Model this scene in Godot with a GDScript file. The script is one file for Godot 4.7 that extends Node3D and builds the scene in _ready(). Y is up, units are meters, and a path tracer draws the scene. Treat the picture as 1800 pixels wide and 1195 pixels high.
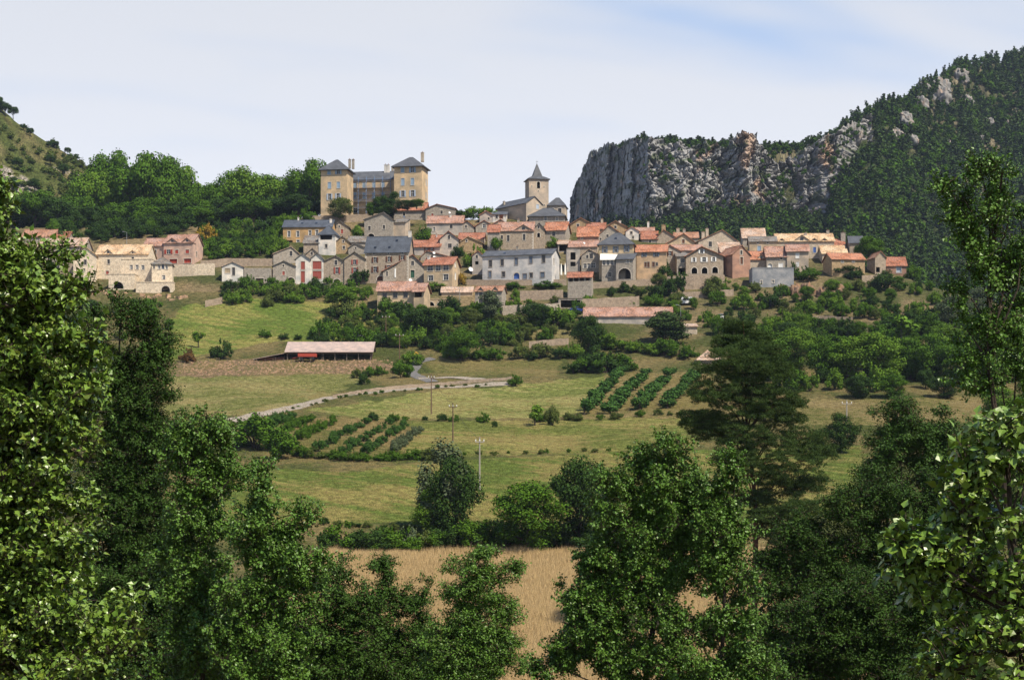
extends Node3D
# A hillside village seen across a small valley: fields, orchard rows, woods, a limestone cliff and near trees.
# Metres, y up; the camera stands at the origin and looks along -z.

const F := 3000.0        # lens: picture widths per unit of tangent, at 1800 pixels wide
const U0 := 900.0
const V0 := 850.0        # eye level

class Geo:
	var v := PackedVector3Array()
	var n := PackedVector3Array()
	var uv := PackedVector2Array()
	var uv2 := PackedVector2Array()
	var c := PackedColorArray()
	var col := Color.WHITE
	var tinted := false
	func tri(a: Vector3, b: Vector3, d: Vector3, ua := Vector2.ZERO, ub := Vector2.ZERO, ud := Vector2.ZERO) -> void:
		var m := (b - a).cross(d - a).normalized()
		v.push_back(a); v.push_back(d); v.push_back(b)
		n.push_back(m); n.push_back(m); n.push_back(m)
		uv.push_back(ua); uv.push_back(ud); uv.push_back(ub)
		if tinted:
			c.push_back(col); c.push_back(col); c.push_back(col)
	func quad(a: Vector3, b: Vector3, d: Vector3, e: Vector3) -> void:
		var w := a.distance_to(b)
		var h := b.distance_to(d)
		tri(a, b, d, Vector2(0, 0), Vector2(w, 0), Vector2(w, h))
		tri(a, d, e, Vector2(0, 0), Vector2(w, h), Vector2(0, h))
	func box(lo: Vector3, hi: Vector3) -> void:
		hexa([lo, Vector3(hi.x, lo.y, lo.z), Vector3(hi.x, lo.y, hi.z), Vector3(lo.x, lo.y, hi.z), Vector3(lo.x, hi.y, lo.z), Vector3(hi.x, hi.y, lo.z), hi, Vector3(lo.x, hi.y, hi.z)])
	func hexa(p: Array) -> void:   # bottom 0-3 and top 4-7, each running back-left, back-right, front-right, front-left
		quad(p[3], p[2], p[6], p[7]); quad(p[2], p[1], p[5], p[6]); quad(p[1], p[0], p[4], p[5])
		quad(p[0], p[3], p[7], p[4]); quad(p[7], p[6], p[5], p[4]); quad(p[0], p[1], p[2], p[3])
	func slab(a: Vector3, b: Vector3, d: Vector3, e: Vector3, t: float) -> void:   # top face a b d e, counter-clockwise from above
		var k := Vector3(0, -t, 0)
		quad(a, b, d, e)
		quad(e + k, d + k, b + k, a + k)
		quad(a + k, b + k, b, a); quad(b + k, d + k, d, b); quad(d + k, e + k, e, d); quad(e + k, a + k, a, e)
	func tube(p: Array, r: Array, sides := 6) -> void:
		var rings := []
		for i in p.size():
			var t: Vector3 = (p[mini(i + 1, p.size() - 1)] - p[maxi(i - 1, 0)]).normalized()
			var x := t.cross(Vector3(0.31, 0.2, 0.93)).normalized()
			var y := t.cross(x)
			var ring := []
			for k in sides:
				var a := TAU * k / sides
				ring.append(p[i] + (x * cos(a) + y * sin(a)) * r[i])
			rings.append(ring)
		for i in p.size() - 1:
			for k in sides:
				var k2 := (k + 1) % sides
				quad(rings[i][k], rings[i][k2], rings[i + 1][k2], rings[i + 1][k])
		for k in range(1, sides - 1):
			tri(rings[0][0], rings[0][k + 1], rings[0][k])
			tri(rings[-1][0], rings[-1][k], rings[-1][k + 1])
	func mesh(m: Material) -> ArrayMesh:
		var a := []
		a.resize(Mesh.ARRAY_MAX)
		a[Mesh.ARRAY_VERTEX] = v
		a[Mesh.ARRAY_NORMAL] = n
		if uv.size() == v.size(): a[Mesh.ARRAY_TEX_UV] = uv
		if uv2.size() == v.size(): a[Mesh.ARRAY_TEX_UV2] = uv2
		if c.size() == v.size(): a[Mesh.ARRAY_COLOR] = c
		var am := ArrayMesh.new()
		am.add_surface_from_arrays(Mesh.PRIMITIVE_TRIANGLES, a)
		if m: am.surface_set_material(0, m)
		return am

var rng := RandomNumberGenerator.new()
var marks := []
var M := {}
var T := {}
var taken := {}
var cache := {}
var noise := FastNoiseLite.new()
var noise2 := FastNoiseLite.new()
var ridged := FastNoiseLite.new()

func rnd(a: float, b: float) -> float: return rng.randf_range(a, b)
func spot(u: float, v: float, d: float) -> Vector3: return Vector3((u - U0) / F * d, (V0 - v) / F * d, -d)
func rvec() -> Vector3:
	var z := rnd(-1, 1)
	var a := rnd(0, TAU)
	var s := sqrt(1 - z * z)
	return Vector3(s * cos(a), z, s * sin(a))
func lut(t: Array, x: float) -> float:   # piecewise linear through [x, y] pairs
	if x <= t[0][0]: return t[0][1]
	for i in range(1, t.size()):
		if x <= t[i][0]:
			return lerpf(t[i - 1][1], t[i][1], (x - t[i - 1][0]) / (t[i][0] - t[i - 1][0]))
	return t[-1][1]

# ---------- naming ----------
func numbered(n: String) -> String:
	if not taken.has(n):
		taken[n] = 0
		return n
	taken[n] += 1
	return "%s_%03d" % [n, taken[n]]
func tag(o: Node, label: String, category: String, group := "") -> void:
	o.set_meta("label", label)
	o.set_meta("category", category)
	if group: o.set_meta("group", group)
func thing(called: String, label: String, category: String, at := Vector3.ZERO, turn := 0.0, group := "") -> Node3D:
	var o := Node3D.new()
	o.name = numbered(called)
	add_child(o)
	o.position = at
	o.rotation.y = turn
	tag(o, label, category, group)
	return o
func part(called: String, mesh: Mesh, parent: Node, mat: Material = null) -> MeshInstance3D:
	var o := MeshInstance3D.new()
	o.name = called
	o.mesh = mesh
	if mat: o.material_override = mat
	parent.add_child(o, true)
	return o
func one(called: String, mesh: Mesh, label: String, category: String, group := "", at := Vector3.ZERO) -> MeshInstance3D:
	var o := MeshInstance3D.new()
	o.name = numbered(called)
	o.mesh = mesh
	add_child(o)
	o.position = at
	tag(o, label, category, group)
	return o
func struct(called: String, mesh: Mesh) -> MeshInstance3D:
	var o := MeshInstance3D.new()
	o.name = numbered(called)
	o.mesh = mesh
	o.set_meta("kind", "structure")
	add_child(o)
	return o
func copies(called: String, mesh: Mesh, list: Array, parent: Node, tints := []) -> MultiMeshInstance3D:
	var mm := MultiMesh.new()
	mm.transform_format = MultiMesh.TRANSFORM_3D
	mm.use_colors = tints.size() > 0
	mm.mesh = mesh
	mm.instance_count = list.size()
	for i in list.size():
		mm.set_instance_transform(i, list[i])
		if tints.size() > 0: mm.set_instance_color(i, tints[i])
	var o := MultiMeshInstance3D.new()
	o.multimesh = mm
	o.set_meta("kind", "stuff")
	if parent == self:
		o.name = numbered(called)
		add_child(o)
	else:
		o.name = called
		parent.add_child(o, true)
	return o

# ---------- camera, sky, sun ----------
func set_view() -> void:
	var cam := Camera3D.new()
	cam.name = "camera"
	cam.projection = Camera3D.PROJECTION_FRUSTUM
	cam.near = 0.5
	cam.far = 6000.0
	cam.size = 0.5 * 1195.0 / F
	cam.frustum_offset = Vector2(0, 0.5 * (V0 - 597.5) / F)
	add_child(cam)
	cam.current = true
	var sun := DirectionalLight3D.new()
	sun.name = "sun"
	sun.light_energy = 1.6
	sun.light_color = Color(1.0, 0.955, 0.88)
	sun.light_angular_distance = 0.5
	sun.shadow_enabled = true
	add_child(sun)
	sun.look_at_from_position(Vector3(0.44, 0.80, 0.40) * 100.0, Vector3.ZERO)
	var e := Environment.new()
	e.background_mode = Environment.BG_SKY
	e.tonemap_mode = Environment.TONE_MAPPER_LINEAR
	e.tonemap_exposure = 1.46
	e.background_energy_multiplier = 1.0
	e.sdfgi_enabled = true
	e.ssao_enabled = true
	e.ssil_enabled = true
	e.fog_enabled = true
	e.fog_density = 0.00005
	e.fog_light_color = Color(0.80, 0.87, 1.0)
	var sky := Sky.new()
	var pm := PanoramaSkyMaterial.new()
	pm.panorama = sky_picture()
	sky.sky_material = pm
	e.sky = sky
	var we := WorldEnvironment.new()
	we.name = "world"
	we.environment = e
	add_child(we)

func sky_picture() -> ImageTexture:
	# thin high cloud over a blue sky: whiter towards the horizon, bluer overhead, in soft streaks
	var w := 2048
	var h := 1024
	var big := FastNoiseLite.new()
	big.seed = 30
	big.noise_type = FastNoiseLite.TYPE_SIMPLEX_SMOOTH
	big.frequency = 1.0
	big.fractal_octaves = 4
	var data := PackedFloat32Array()
	data.resize(w * h * 3)
	var k := 0
	for y in h:
		var el := (0.5 - (y + 0.5) / h) * PI
		var low := el < 0.0
		var haze := exp(-maxf(el, 0.0) / 0.24)
		for x in w:
			var r := 0.16
			var g := 0.17
			var b := 0.13
			if not low:
				var az := ((x + 0.5) / w - 0.5) * TAU
				var cl := 0.0
				if el < 0.9:
					var d := 1.0 / (sin(el) + 0.16)
					var px := -sin(az) * d * cos(el)
					var pz := -cos(az) * d * cos(el)
					var a := px * 0.95 + pz * 0.30
					var c2 := -px * 0.30 + pz * 0.95
					cl = big.get_noise_2d(a * 0.42 + 9.0, c2 * 1.1 + 4.0) * 0.9 + big.get_noise_2d(a * 1.5 + 9.0, c2 * 4.2) * 0.22
				var cover := clampf(0.60 - 0.75 * clampf((el - 0.22) / 0.5, 0.0, 1.0) + cl * 1.1 + haze * 0.85, 0.0, 1.0)
				cover = cover * cover * (3.0 - 2.0 * cover)
				var th := sqrt(clampf(maxf(el - 0.12, 0.0) / 1.1, 0.0, 1.0))
				var br := lerpf(0.29, 0.03, th)
				var bg := lerpf(0.50, 0.09, th)
				var bb := lerpf(0.82, 0.27, th)
				var cw := lerpf(0.70, 0.24, th)
				r = lerpf(br, cw * 0.98, cover)
				g = lerpf(bg, cw * 1.02, cover)
				b = lerpf(bb, cw * 1.11, cover)
			data[k] = r
			data[k + 1] = g
			data[k + 2] = b
			k += 3
	var im := Image.create_from_data(w, h, false, Image.FORMAT_RGBF, data.to_byte_array())
	return ImageTexture.create_from_image(im)

# ---------- materials ----------
func lin(r: float, g: float, b: float) -> Color: return Color(r, g, b).linear_to_srgb()
func make_tex(kind: String, size: int, sd: int) -> ImageTexture:
	var fine := FastNoiseLite.new()
	fine.seed = sd
	fine.frequency = 0.12
	fine.fractal_octaves = 3
	var coarse := FastNoiseLite.new()
	coarse.seed = sd + 1
	coarse.frequency = 0.018
	coarse.fractal_octaves = 4
	var cell := FastNoiseLite.new()
	cell.seed = sd + 2
	cell.noise_type = FastNoiseLite.TYPE_CELLULAR
	cell.cellular_return_type = FastNoiseLite.RETURN_CELL_VALUE
	cell.frequency = 0.075
	var a := fine.get_seamless_image(size, size).get_data()
	var b := coarse.get_seamless_image(size, size).get_data()
	var c := cell.get_seamless_image(size, size).get_data()
	var out := PackedByteArray()
	out.resize(size * size * 3)
	var r2 := RandomNumberGenerator.new()
	r2.seed = sd
	var tiles := []
	for i in 64 * 64: tiles.append(r2.randf())
	for i in size * size:
		var f := a[i] / 255.0
		var g := b[i] / 255.0
		var s := c[i] / 255.0
		var l := 1.0
		var warm := 0.0
		match kind:
			"stone":
				l = 0.70 + 0.27 * s + 0.20 * (f - 0.5) + 0.16 * (g - 0.5)
				warm = (fposmod(s * 7.3, 1.0) - 0.5) * 0.16
			"plaster":
				l = 0.86 + 0.12 * (f - 0.5) + 0.26 * (g - 0.5)
				warm = (g - 0.5) * 0.06
			"tile":
				var px := i % size
				var py := i / size
				var t: float = tiles[(py / 4 % 64) * 64 + (px / 4 % 64)]
				l = 0.70 + 0.30 * t + 0.34 * (g - 0.5) + 0.10 * (f - 0.5)
				warm = (t - 0.5) * 0.10 - (g - 0.5) * 0.10
			"slate":
				var px := i % size
				var py := i / size
				var t: float = tiles[(py / 3 % 64) * 64 + (px / 3 % 64)]
				l = 0.80 + 0.16 * t + 0.22 * (g - 0.5)
			"grass":
				l = 0.72 + 0.75 * (f - 0.5) + 0.35 * (g - 0.5)
				warm = (f - 0.5) * 0.1
			"bark":
				l = 0.7 + 0.5 * (f - 0.5) + 0.3 * (g - 0.5)
		out[i * 3] = int(clampf(l * (1.0 + warm), 0, 1) * 255)
		out[i * 3 + 1] = int(clampf(l, 0, 1) * 255)
		out[i * 3 + 2] = int(clampf(l * (1.0 - warm), 0, 1) * 255)
	var im := Image.create_from_data(size, size, false, Image.FORMAT_RGB8, out)
	return ImageTexture.create_from_image(im)

func mat(key: String, color: Color, rough := 0.9, tex := "", scale := 0.125, tri := true) -> StandardMaterial3D:
	var m := StandardMaterial3D.new()
	m.albedo_color = color
	m.roughness = rough
	m.metallic_specular = 0.3
	if tex:
		m.albedo_texture = T[tex]
		if tri:
			m.uv1_triplanar = true
			m.uv1_world_triplanar = true
		m.uv1_scale = Vector3.ONE * scale
	M[key] = m
	return m
func leaf(key: String, r: float, g: float, b: float, rough := 0.6, back := 0.13, spec := 0.1) -> void:
	var m := StandardMaterial3D.new()
	m.albedo_color = lin(r, g, b)
	m.roughness = rough
	m.metallic_specular = spec
	m.vertex_color_use_as_albedo = true
	m.backlight = Color(back * 0.8, back, back * 0.35)
	m.cull_mode = BaseMaterial3D.CULL_DISABLED
	M[key] = m

func set_materials() -> void:
	for t in ["stone", "plaster", "tile", "slate", "grass", "bark"]:
		T[t] = make_tex(t, 256, 40 + t.length() * 7)
	# walls
	mat("stone", lin(0.46, 0.375, 0.285), 0.95, "stone", 0.2)
	mat("stone_grey", lin(0.44, 0.39, 0.325), 0.95, "stone", 0.2)
	mat("stone_light", lin(0.60, 0.505, 0.39), 0.95, "stone", 0.2)
	mat("limestone", lin(0.86, 0.72, 0.54), 0.95, "stone", 0.2)
	mat("stone_ochre", lin(0.48, 0.345, 0.20), 0.95, "stone", 0.2)
	mat("dry_stone", lin(0.40, 0.315, 0.235), 0.95, "stone", 0.16)
	mat("rubble", lin(0.50, 0.33, 0.21), 0.95, "plaster", 0.3)
	mat("cream", lin(0.60, 0.47, 0.30), 0.9, "plaster", 0.07)
	mat("white", lin(0.78, 0.74, 0.67), 0.9, "plaster", 0.07)
	mat("grey_plaster", lin(0.50, 0.45, 0.395), 0.9, "plaster", 0.07)
	mat("pale_plaster", lin(0.66, 0.64, 0.62), 0.9, "plaster", 0.06)
	mat("pink", lin(0.62, 0.43, 0.34), 0.9, "plaster", 0.07)
	mat("ochre", lin(0.56, 0.36, 0.17), 0.9, "plaster", 0.07)
	mat("sand", lin(0.58, 0.45, 0.30), 0.9, "plaster", 0.07)
	mat("chateau", lin(0.66, 0.50, 0.315), 0.9, "plaster", 0.05)
	mat("peach", lin(0.62, 0.44, 0.28), 0.9, "plaster", 0.07)
	mat("rose_brown", lin(0.42, 0.25, 0.18), 0.9, "plaster", 0.07)
	mat("tower", lin(0.53, 0.44, 0.345), 0.9, "plaster", 0.06)
	mat("concrete", lin(0.36, 0.37, 0.385), 0.9, "plaster", 0.06)
	# roofs
	mat("tile_red", lin(0.36, 0.155, 0.098), 0.85, "tile", 0.055, false)
	mat("tile_orange", lin(0.44, 0.195, 0.115), 0.85, "tile", 0.055, false)
	mat("tile_pink", lin(0.40, 0.235, 0.175), 0.85, "tile", 0.055, false)
	mat("tile_old", lin(0.37, 0.20, 0.13), 0.85, "tile", 0.055, false)
	mat("tile_tan", lin(0.60, 0.42, 0.26), 0.85, "tile", 0.055, false)
	mat("tile_pale", lin(0.50, 0.36, 0.27), 0.85, "tile", 0.055, false)
	mat("stone_roof", lin(0.22, 0.195, 0.17), 0.85, "tile", 0.055, false)
	mat("slate", lin(0.105, 0.112, 0.125), 0.6, "slate", 0.06, false)
	mat("slate_blue", lin(0.085, 0.098, 0.120), 0.6, "slate", 0.06, false)
	mat("sheet_roof", lin(0.50, 0.39, 0.34), 0.6, "plaster", 0.1)
	# joinery
	mat("surround", lin(0.50, 0.45, 0.38), 0.9)
	mat("surround_dark", lin(0.28, 0.24, 0.20), 0.9)
	mat("red", lin(0.34, 0.055, 0.035), 0.6)
	mat("brown", lin(0.115, 0.05, 0.03), 0.7)
	mat("brick_red", lin(0.30, 0.075, 0.055), 0.65)
	mat("blue", lin(0.055, 0.12, 0.35), 0.6)
	mat("sky_blue", lin(0.26, 0.36, 0.47), 0.6)
	mat("pale_blue", lin(0.36, 0.42, 0.50), 0.6)
	mat("blue_grey", lin(0.13, 0.16, 0.21), 0.6)
	mat("white_paint", lin(0.74, 0.74, 0.72), 0.5)
	mat("green", lin(0.03, 0.09, 0.06), 0.6)
	mat("dark_wood", lin(0.06, 0.04, 0.03), 0.8)
	mat("grey_wood", lin(0.16, 0.13, 0.10), 0.9)
	mat("pole_wood", lin(0.13, 0.085, 0.055), 0.9)
	mat("pole_concrete", lin(0.30, 0.275, 0.24), 0.9)
	mat("metal", lin(0.35, 0.36, 0.37), 0.45)
	M.metal.metallic = 0.7
	mat("steel_blue", lin(0.16, 0.26, 0.44), 0.5)
	mat("black", lin(0.02, 0.02, 0.02), 0.6)
	mat("yellow", lin(0.65, 0.36, 0.03), 0.5)
	mat("car_blue", lin(0.03, 0.07, 0.32), 0.25)
	mat("car_white", lin(0.72, 0.72, 0.72), 0.3)
	mat("canvas", lin(0.78, 0.76, 0.70), 0.9)
	var g := mat("glass", lin(0.018, 0.022, 0.028), 0.12)
	g.metallic_specular = 0.5
	mat("straw_bale", lin(0.30, 0.21, 0.09), 0.95, "grass", 0.5)
	mat("gravel", lin(0.48, 0.42, 0.345), 0.95, "grass", 0.3)
	mat("asphalt", lin(0.17, 0.165, 0.16), 0.95, "plaster", 0.3)
	# plants
	leaf("leaf_mid", 0.060, 0.124, 0.013)
	leaf("leaf_bright", 0.096, 0.175, 0.020)
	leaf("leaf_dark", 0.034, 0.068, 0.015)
	leaf("leaf_olive", 0.088, 0.118, 0.030)
	leaf("leaf_grey", 0.095, 0.125, 0.065)
	leaf("leaf_gold", 0.30, 0.20, 0.030)
	leaf("leaf_vine", 0.050, 0.112, 0.024)
	leaf("leaf_pine", 0.050, 0.086, 0.025, 0.6)
	leaf("leaf_poplar", 0.120, 0.200, 0.028, 0.36, 0.22, 0.45)
	leaf("leaf_poplar_dark", 0.078, 0.160, 0.022, 0.42, 0.18, 0.36)
	leaf("leaf_elm", 0.044, 0.096, 0.016, 0.5, 0.14, 0.25)
	leaf("leaf_shaded", 0.036, 0.076, 0.014, 0.5, 0.10, 0.2)  # darker copy of the elm green: shade of the dense trees put into the colour
	leaf("leaf_red", 0.13, 0.075, 0.03)
	leaf("straw", 0.50, 0.365, 0.185, 0.9, 0.15, 0.2)
	leaf("grass_blade", 0.14, 0.165, 0.045, 0.8, 0.15, 0.2)
	leaf("grass_dry", 0.30, 0.235, 0.10, 0.9, 0.15, 0.2)
	mat("bark", lin(0.10, 0.078, 0.058), 0.95, "bark", 1.2)
	mat("bark_pale", lin(0.34, 0.32, 0.28), 0.9, "bark", 1.2)
	mat("bark_pine", lin(0.15, 0.075, 0.042), 0.95, "bark", 1.2)

# ---------- land ----------
const PROFILE := [[-80.0, 2.0], [0.0, -1.8], [8.0, -3.6], [20.0, -6.6], [40.0, -9.6], [70.0, -12.2], [100.0, -13.5], [122.0, -13.3], [160.0, -11.2], [200.0, -8.4], [212.0, -6.6], [220.0, -5.0], [262.0, 2.6], [322.0, 11.7], [368.0, 19.6], [410.0, 28.7], [440.0, 36.7], [465.0, 45.0], [490.0, 54.0], [508.0, 61.0], [545.0, 74.5], [572.0, 85.8], [585.0, 91.6], [610.0, 99.0], [700.0, 112.0]]
const CREST := [[-200.0, 395.0], [100.0, 398.0], [400.0, 392.0], [540.0, 382.0], [760.0, 376.0], [900.0, 384.0], [1000.0, 392.0], [1100.0, 402.0], [1300.0, 428.0], [1450.0, 448.0], [1560.0, 470.0], [1650.0, 500.0], [1800.0, 545.0], [2000.0, 590.0]]
var prof := PackedFloat32Array()   # height each metre from -80
var caps := PackedFloat32Array()   # crest height each 20 picture units from -200

func prepare_land() -> void:
	noise.seed = 5
	noise.frequency = 1.0
	noise.fractal_octaves = 4
	noise2.seed = 9
	noise2.frequency = 1.0
	noise2.fractal_octaves = 2
	ridged.seed = 21
	ridged.frequency = 1.0
	ridged.fractal_type = FastNoiseLite.FRACTAL_RIDGED
	ridged.fractal_octaves = 4
	var raw := []
	for i in 900: raw.append(lut(PROFILE, i - 80.0))
	for i in 900:
		var s := 0.0
		var k := 0
		for j in range(maxi(0, i - 4), mini(900, i + 5)):
			s += raw[j]
			k += 1
		prof.append(s / k)
	for i in 121:
		var v := lut(CREST, -200.0 + i * 20.0)
		var best := 0.0
		for z in range(300, 700):
			if V0 - F * prof[z + 80] / z <= v:
				best = prof[z + 80]
				break
		caps.append(best)

func ground(x: float, d: float) -> float:   # height at x, d metres ahead
	var i := clampf(d + 80.0, 0, 898)
	var j := int(i)
	var h := lerpf(prof[j], prof[j + 1], i - j)
	if d > 380.0:
		var u := clampf((U0 + F * x / d + 200.0) / 20.0, 0, 119)
		var q := int(u)
		var cap := lerpf(caps[q], caps[q + 1], u - q)
		if h > cap - 3.0:
			h = cap - 3.0 * exp(-(h - cap + 3.0) / 3.0) - maxf(0.0, h - cap) * 0.5
	h += noise.get_noise_2d(x * 0.02, d * 0.02) * clampf(d / 200.0, 0.2, 1.4)
	return h

func hit(u: float, v: float) -> Vector3:   # where a line of sight meets the land
	var z := 25.0
	while z < 690.0:
		var x := (u - U0) / F * z
		if V0 - F * ground(x, z) / z <= v:
			var lo := z - 2.0
			var hi := z
			for i in 8:
				var m := (lo + hi) / 2
				if V0 - F * ground((u - U0) / F * m, m) / m <= v: hi = m
				else: lo = m
			x = (u - U0) / F * hi
			return Vector3(x, ground(x, hi), -hi)
		z += 2.0
	return hit_crest(u)
func hit_crest(u: float) -> Vector3:
	var best := Vector3.ZERO
	var bv := 9999.0
	for z in range(380, 640, 3):
		var x := (u - U0) / F * z
		var v := V0 - F * ground(x, z) / z
		if v < bv:
			bv = v
			best = Vector3(x, ground(x, z), -z)
	return best

func inside(p: Vector2, poly: Array) -> bool:
	var c := false
	var j := poly.size() - 1
	for i in poly.size():
		var a: Vector2 = poly[i]
		var b: Vector2 = poly[j]
		if (a.y > p.y) != (b.y > p.y) and p.x < (b.x - a.x) * (p.y - a.y) / (b.y - a.y) + a.x:
			c = not c
		j = i
	return c

func zones() -> Array:   # fields: outline, two colours that mix in patches, mowing direction (0 none), strength
	var z := [
		[[[560, 966], [1060, 964], [1480, 960], [1700, 990], [1700, 1300], [300, 1300], [480, 990]], [0.40, 0.280, 0.130], [0.52, 0.385, 0.200], 0.12, 0.2],
		[[[380, 822], [600, 830], [760, 812], [1060, 794], [1520, 785], [1520, 905], [1000, 915], [560, 922], [360, 905]], [0.135, 0.190, 0.036], [0.285, 0.260, 0.082], 0.62, 0.30],
		[[[720, 742], [1210, 734], [1230, 786], [1000, 796], [715, 803]], [0.185, 0.215, 0.050], [0.325, 0.285, 0.098], 0.25, 0.24],
		[[[540, 722], [760, 688], [900, 676], [1065, 662], [1012, 733], [640, 735]], [0.215, 0.250, 0.064], [0.36, 0.335, 0.125], 0.45, 0.28],
		[[[1068, 658], [1245, 650], [1260, 735], [1000, 736]], [0.30, 0.235, 0.105], [0.22, 0.19, 0.065], 0.0, 0.0],
		[[[440, 733], [742, 733], [735, 803], [470, 806]], [0.20, 0.175, 0.060], [0.30, 0.225, 0.10], 0.0, 0.0],
		[[[280, 664], [660, 656], [570, 700], [440, 728], [280, 736]], [0.235, 0.240, 0.080], [0.34, 0.300, 0.125], 0.2, 0.16],
		[[[300, 640], [440, 628], [650, 630], [700, 646], [560, 664], [300, 668]], [0.27, 0.19, 0.115], [0.21, 0.175, 0.075], 0.0, 0.0],
		[[[290, 560], [330, 538], [420, 522], [600, 532], [720, 575], [640, 598], [460, 602], [290, 640]], [0.145, 0.215, 0.038], [0.325, 0.310, 0.090], 0.5, 0.2],
		[[[740, 636], [990, 634], [975, 660], [770, 660]], [0.19, 0.18, 0.06], [0.25, 0.21, 0.085], 0.3, 0.1],
		[[[1400, 702], [1740, 696], [1740, 744], [1400, 748]], [0.23, 0.20, 0.075], [0.30, 0.24, 0.11], 0.3, 0.1],
		[[[720, 590], [780, 592], [780, 612], [700, 612]], [0.24, 0.21, 0.07], [0.28, 0.23, 0.09], 0.0, 0.0],
		[[[900, 575], [1010, 578], [1000, 592], [900, 596]], [0.27, 0.24, 0.10], [0.30, 0.25, 0.11], 0.0, 0.0],
	]
	z.append([[[-300, 300], [2100, 300], [2100, 620], [1500, 610], [1230, 600], [1000, 560], [640, 530], [400, 512], [-300, 530]], [0.10, 0.115, 0.038], [0.31, 0.235, 0.13], 0.0, 0.0])
	var out := []
	for a in z:
		var p := []
		var lo := Vector2(9999, 9999)
		var hi := -lo
		for q in a[0]:
			var w := Vector2(q[0], q[1])
			p.append(w)
			lo = lo.min(w)
			hi = hi.max(w)
		out.append([p, Vector3(a[1][0], a[1][1], a[1][2]), Vector3(a[2][0], a[2][1], a[2][2]), a[3], a[4], lo, hi])
	return out

func field_picture(lo: Vector2, hi: Vector2, w: int, h: int) -> ImageTexture:
	var zs := zones()
	var data := PackedByteArray()
	data.resize(w * h * 3)
	var k := 0
	for j in h:
		var d := lerpf(lo.y, hi.y, (j + 0.5) / h)
		for i in w:
			var x := lerpf(lo.x, hi.x, (i + 0.5) / w)
			var hh := ground(x, d)
			var wob := noise2.get_noise_2d(x * 0.09, d * 0.09)
			var p := Vector2(U0 + F * x / d + wob * 10.0, V0 - F * hh / d + wob * 4.0)
			var n1 := noise.get_noise_2d(x * 0.035 + 7.0, d * 0.035)
			var n2 := noise2.get_noise_2d(x * 0.6, d * 0.35)
			var c := Vector3(0.085, 0.105, 0.030).lerp(Vector3(0.24, 0.195, 0.085), clampf(0.42 + n1 * 1.3 + n2 * 0.35, 0, 1))
			for q in zs:
				if p.x < q[5].x or p.y < q[5].y or p.x > q[6].x or p.y > q[6].y: continue
				if inside(p, q[0]):
					var s := 0.0
					if q[4] > 0.0:
						var a: float = q[3]
						s = noise2.get_noise_2d((x * cos(a) - d * sin(a)) * 0.02, (x * sin(a) + d * cos(a)) * 0.30) * q[4] * 4.2 + sin((x * sin(a) + d * cos(a)) * 1.25 + wob * 3.0) * q[4] * 0.8
					c = q[1].lerp(q[2], clampf(0.42 + n1 * 1.5 + s + n2 * 0.25, 0, 1))
					break
			data[k] = int(clampf(pow(c.x, 0.4545), 0, 1) * 255)
			data[k + 1] = int(clampf(pow(c.y, 0.4545), 0, 1) * 255)
			data[k + 2] = int(clampf(pow(c.z, 0.4545), 0, 1) * 255)
			k += 3
	return ImageTexture.create_from_image(Image.create_from_data(w, h, false, Image.FORMAT_RGB8, data))

func grid_mesh(nu: int, nv: int, f: Callable, m: Material) -> ArrayMesh:   # f(i, j) -> [position, uv, uv2, colour]
	var pos := PackedVector3Array()
	var uv := PackedVector2Array()
	var uv2 := PackedVector2Array()
	var col := PackedColorArray()
	for j in nv:
		for i in nu:
			var r: Array = f.call(i, j)
			pos.append(r[0])
			uv.append(r[1])
			uv2.append(r[2])
			col.append(r[3])
	var nor := PackedVector3Array()
	nor.resize(nu * nv)
	for j in nv:
		for i in nu:
			var a := pos[j * nu + maxi(i - 1, 0)]
			var b := pos[j * nu + mini(i + 1, nu - 1)]
			var c := pos[maxi(j - 1, 0) * nu + i]
			var e := pos[mini(j + 1, nv - 1) * nu + i]
			nor[j * nu + i] = (b - a).cross(e - c).normalized()
	var idx := PackedInt32Array()
	for j in nv - 1:
		for i in nu - 1:
			var a := j * nu + i
			idx.append_array([a, a + nu, a + 1, a + 1, a + nu, a + nu + 1])
	var arr := []
	arr.resize(Mesh.ARRAY_MAX)
	arr[Mesh.ARRAY_VERTEX] = pos
	arr[Mesh.ARRAY_NORMAL] = nor
	arr[Mesh.ARRAY_TEX_UV] = uv
	arr[Mesh.ARRAY_TEX_UV2] = uv2
	arr[Mesh.ARRAY_COLOR] = col
	arr[Mesh.ARRAY_INDEX] = idx
	var am := ArrayMesh.new()
	am.add_surface_from_arrays(Mesh.PRIMITIVE_TRIANGLES, arr)
	am.surface_set_material(0, m)
	return am

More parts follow.
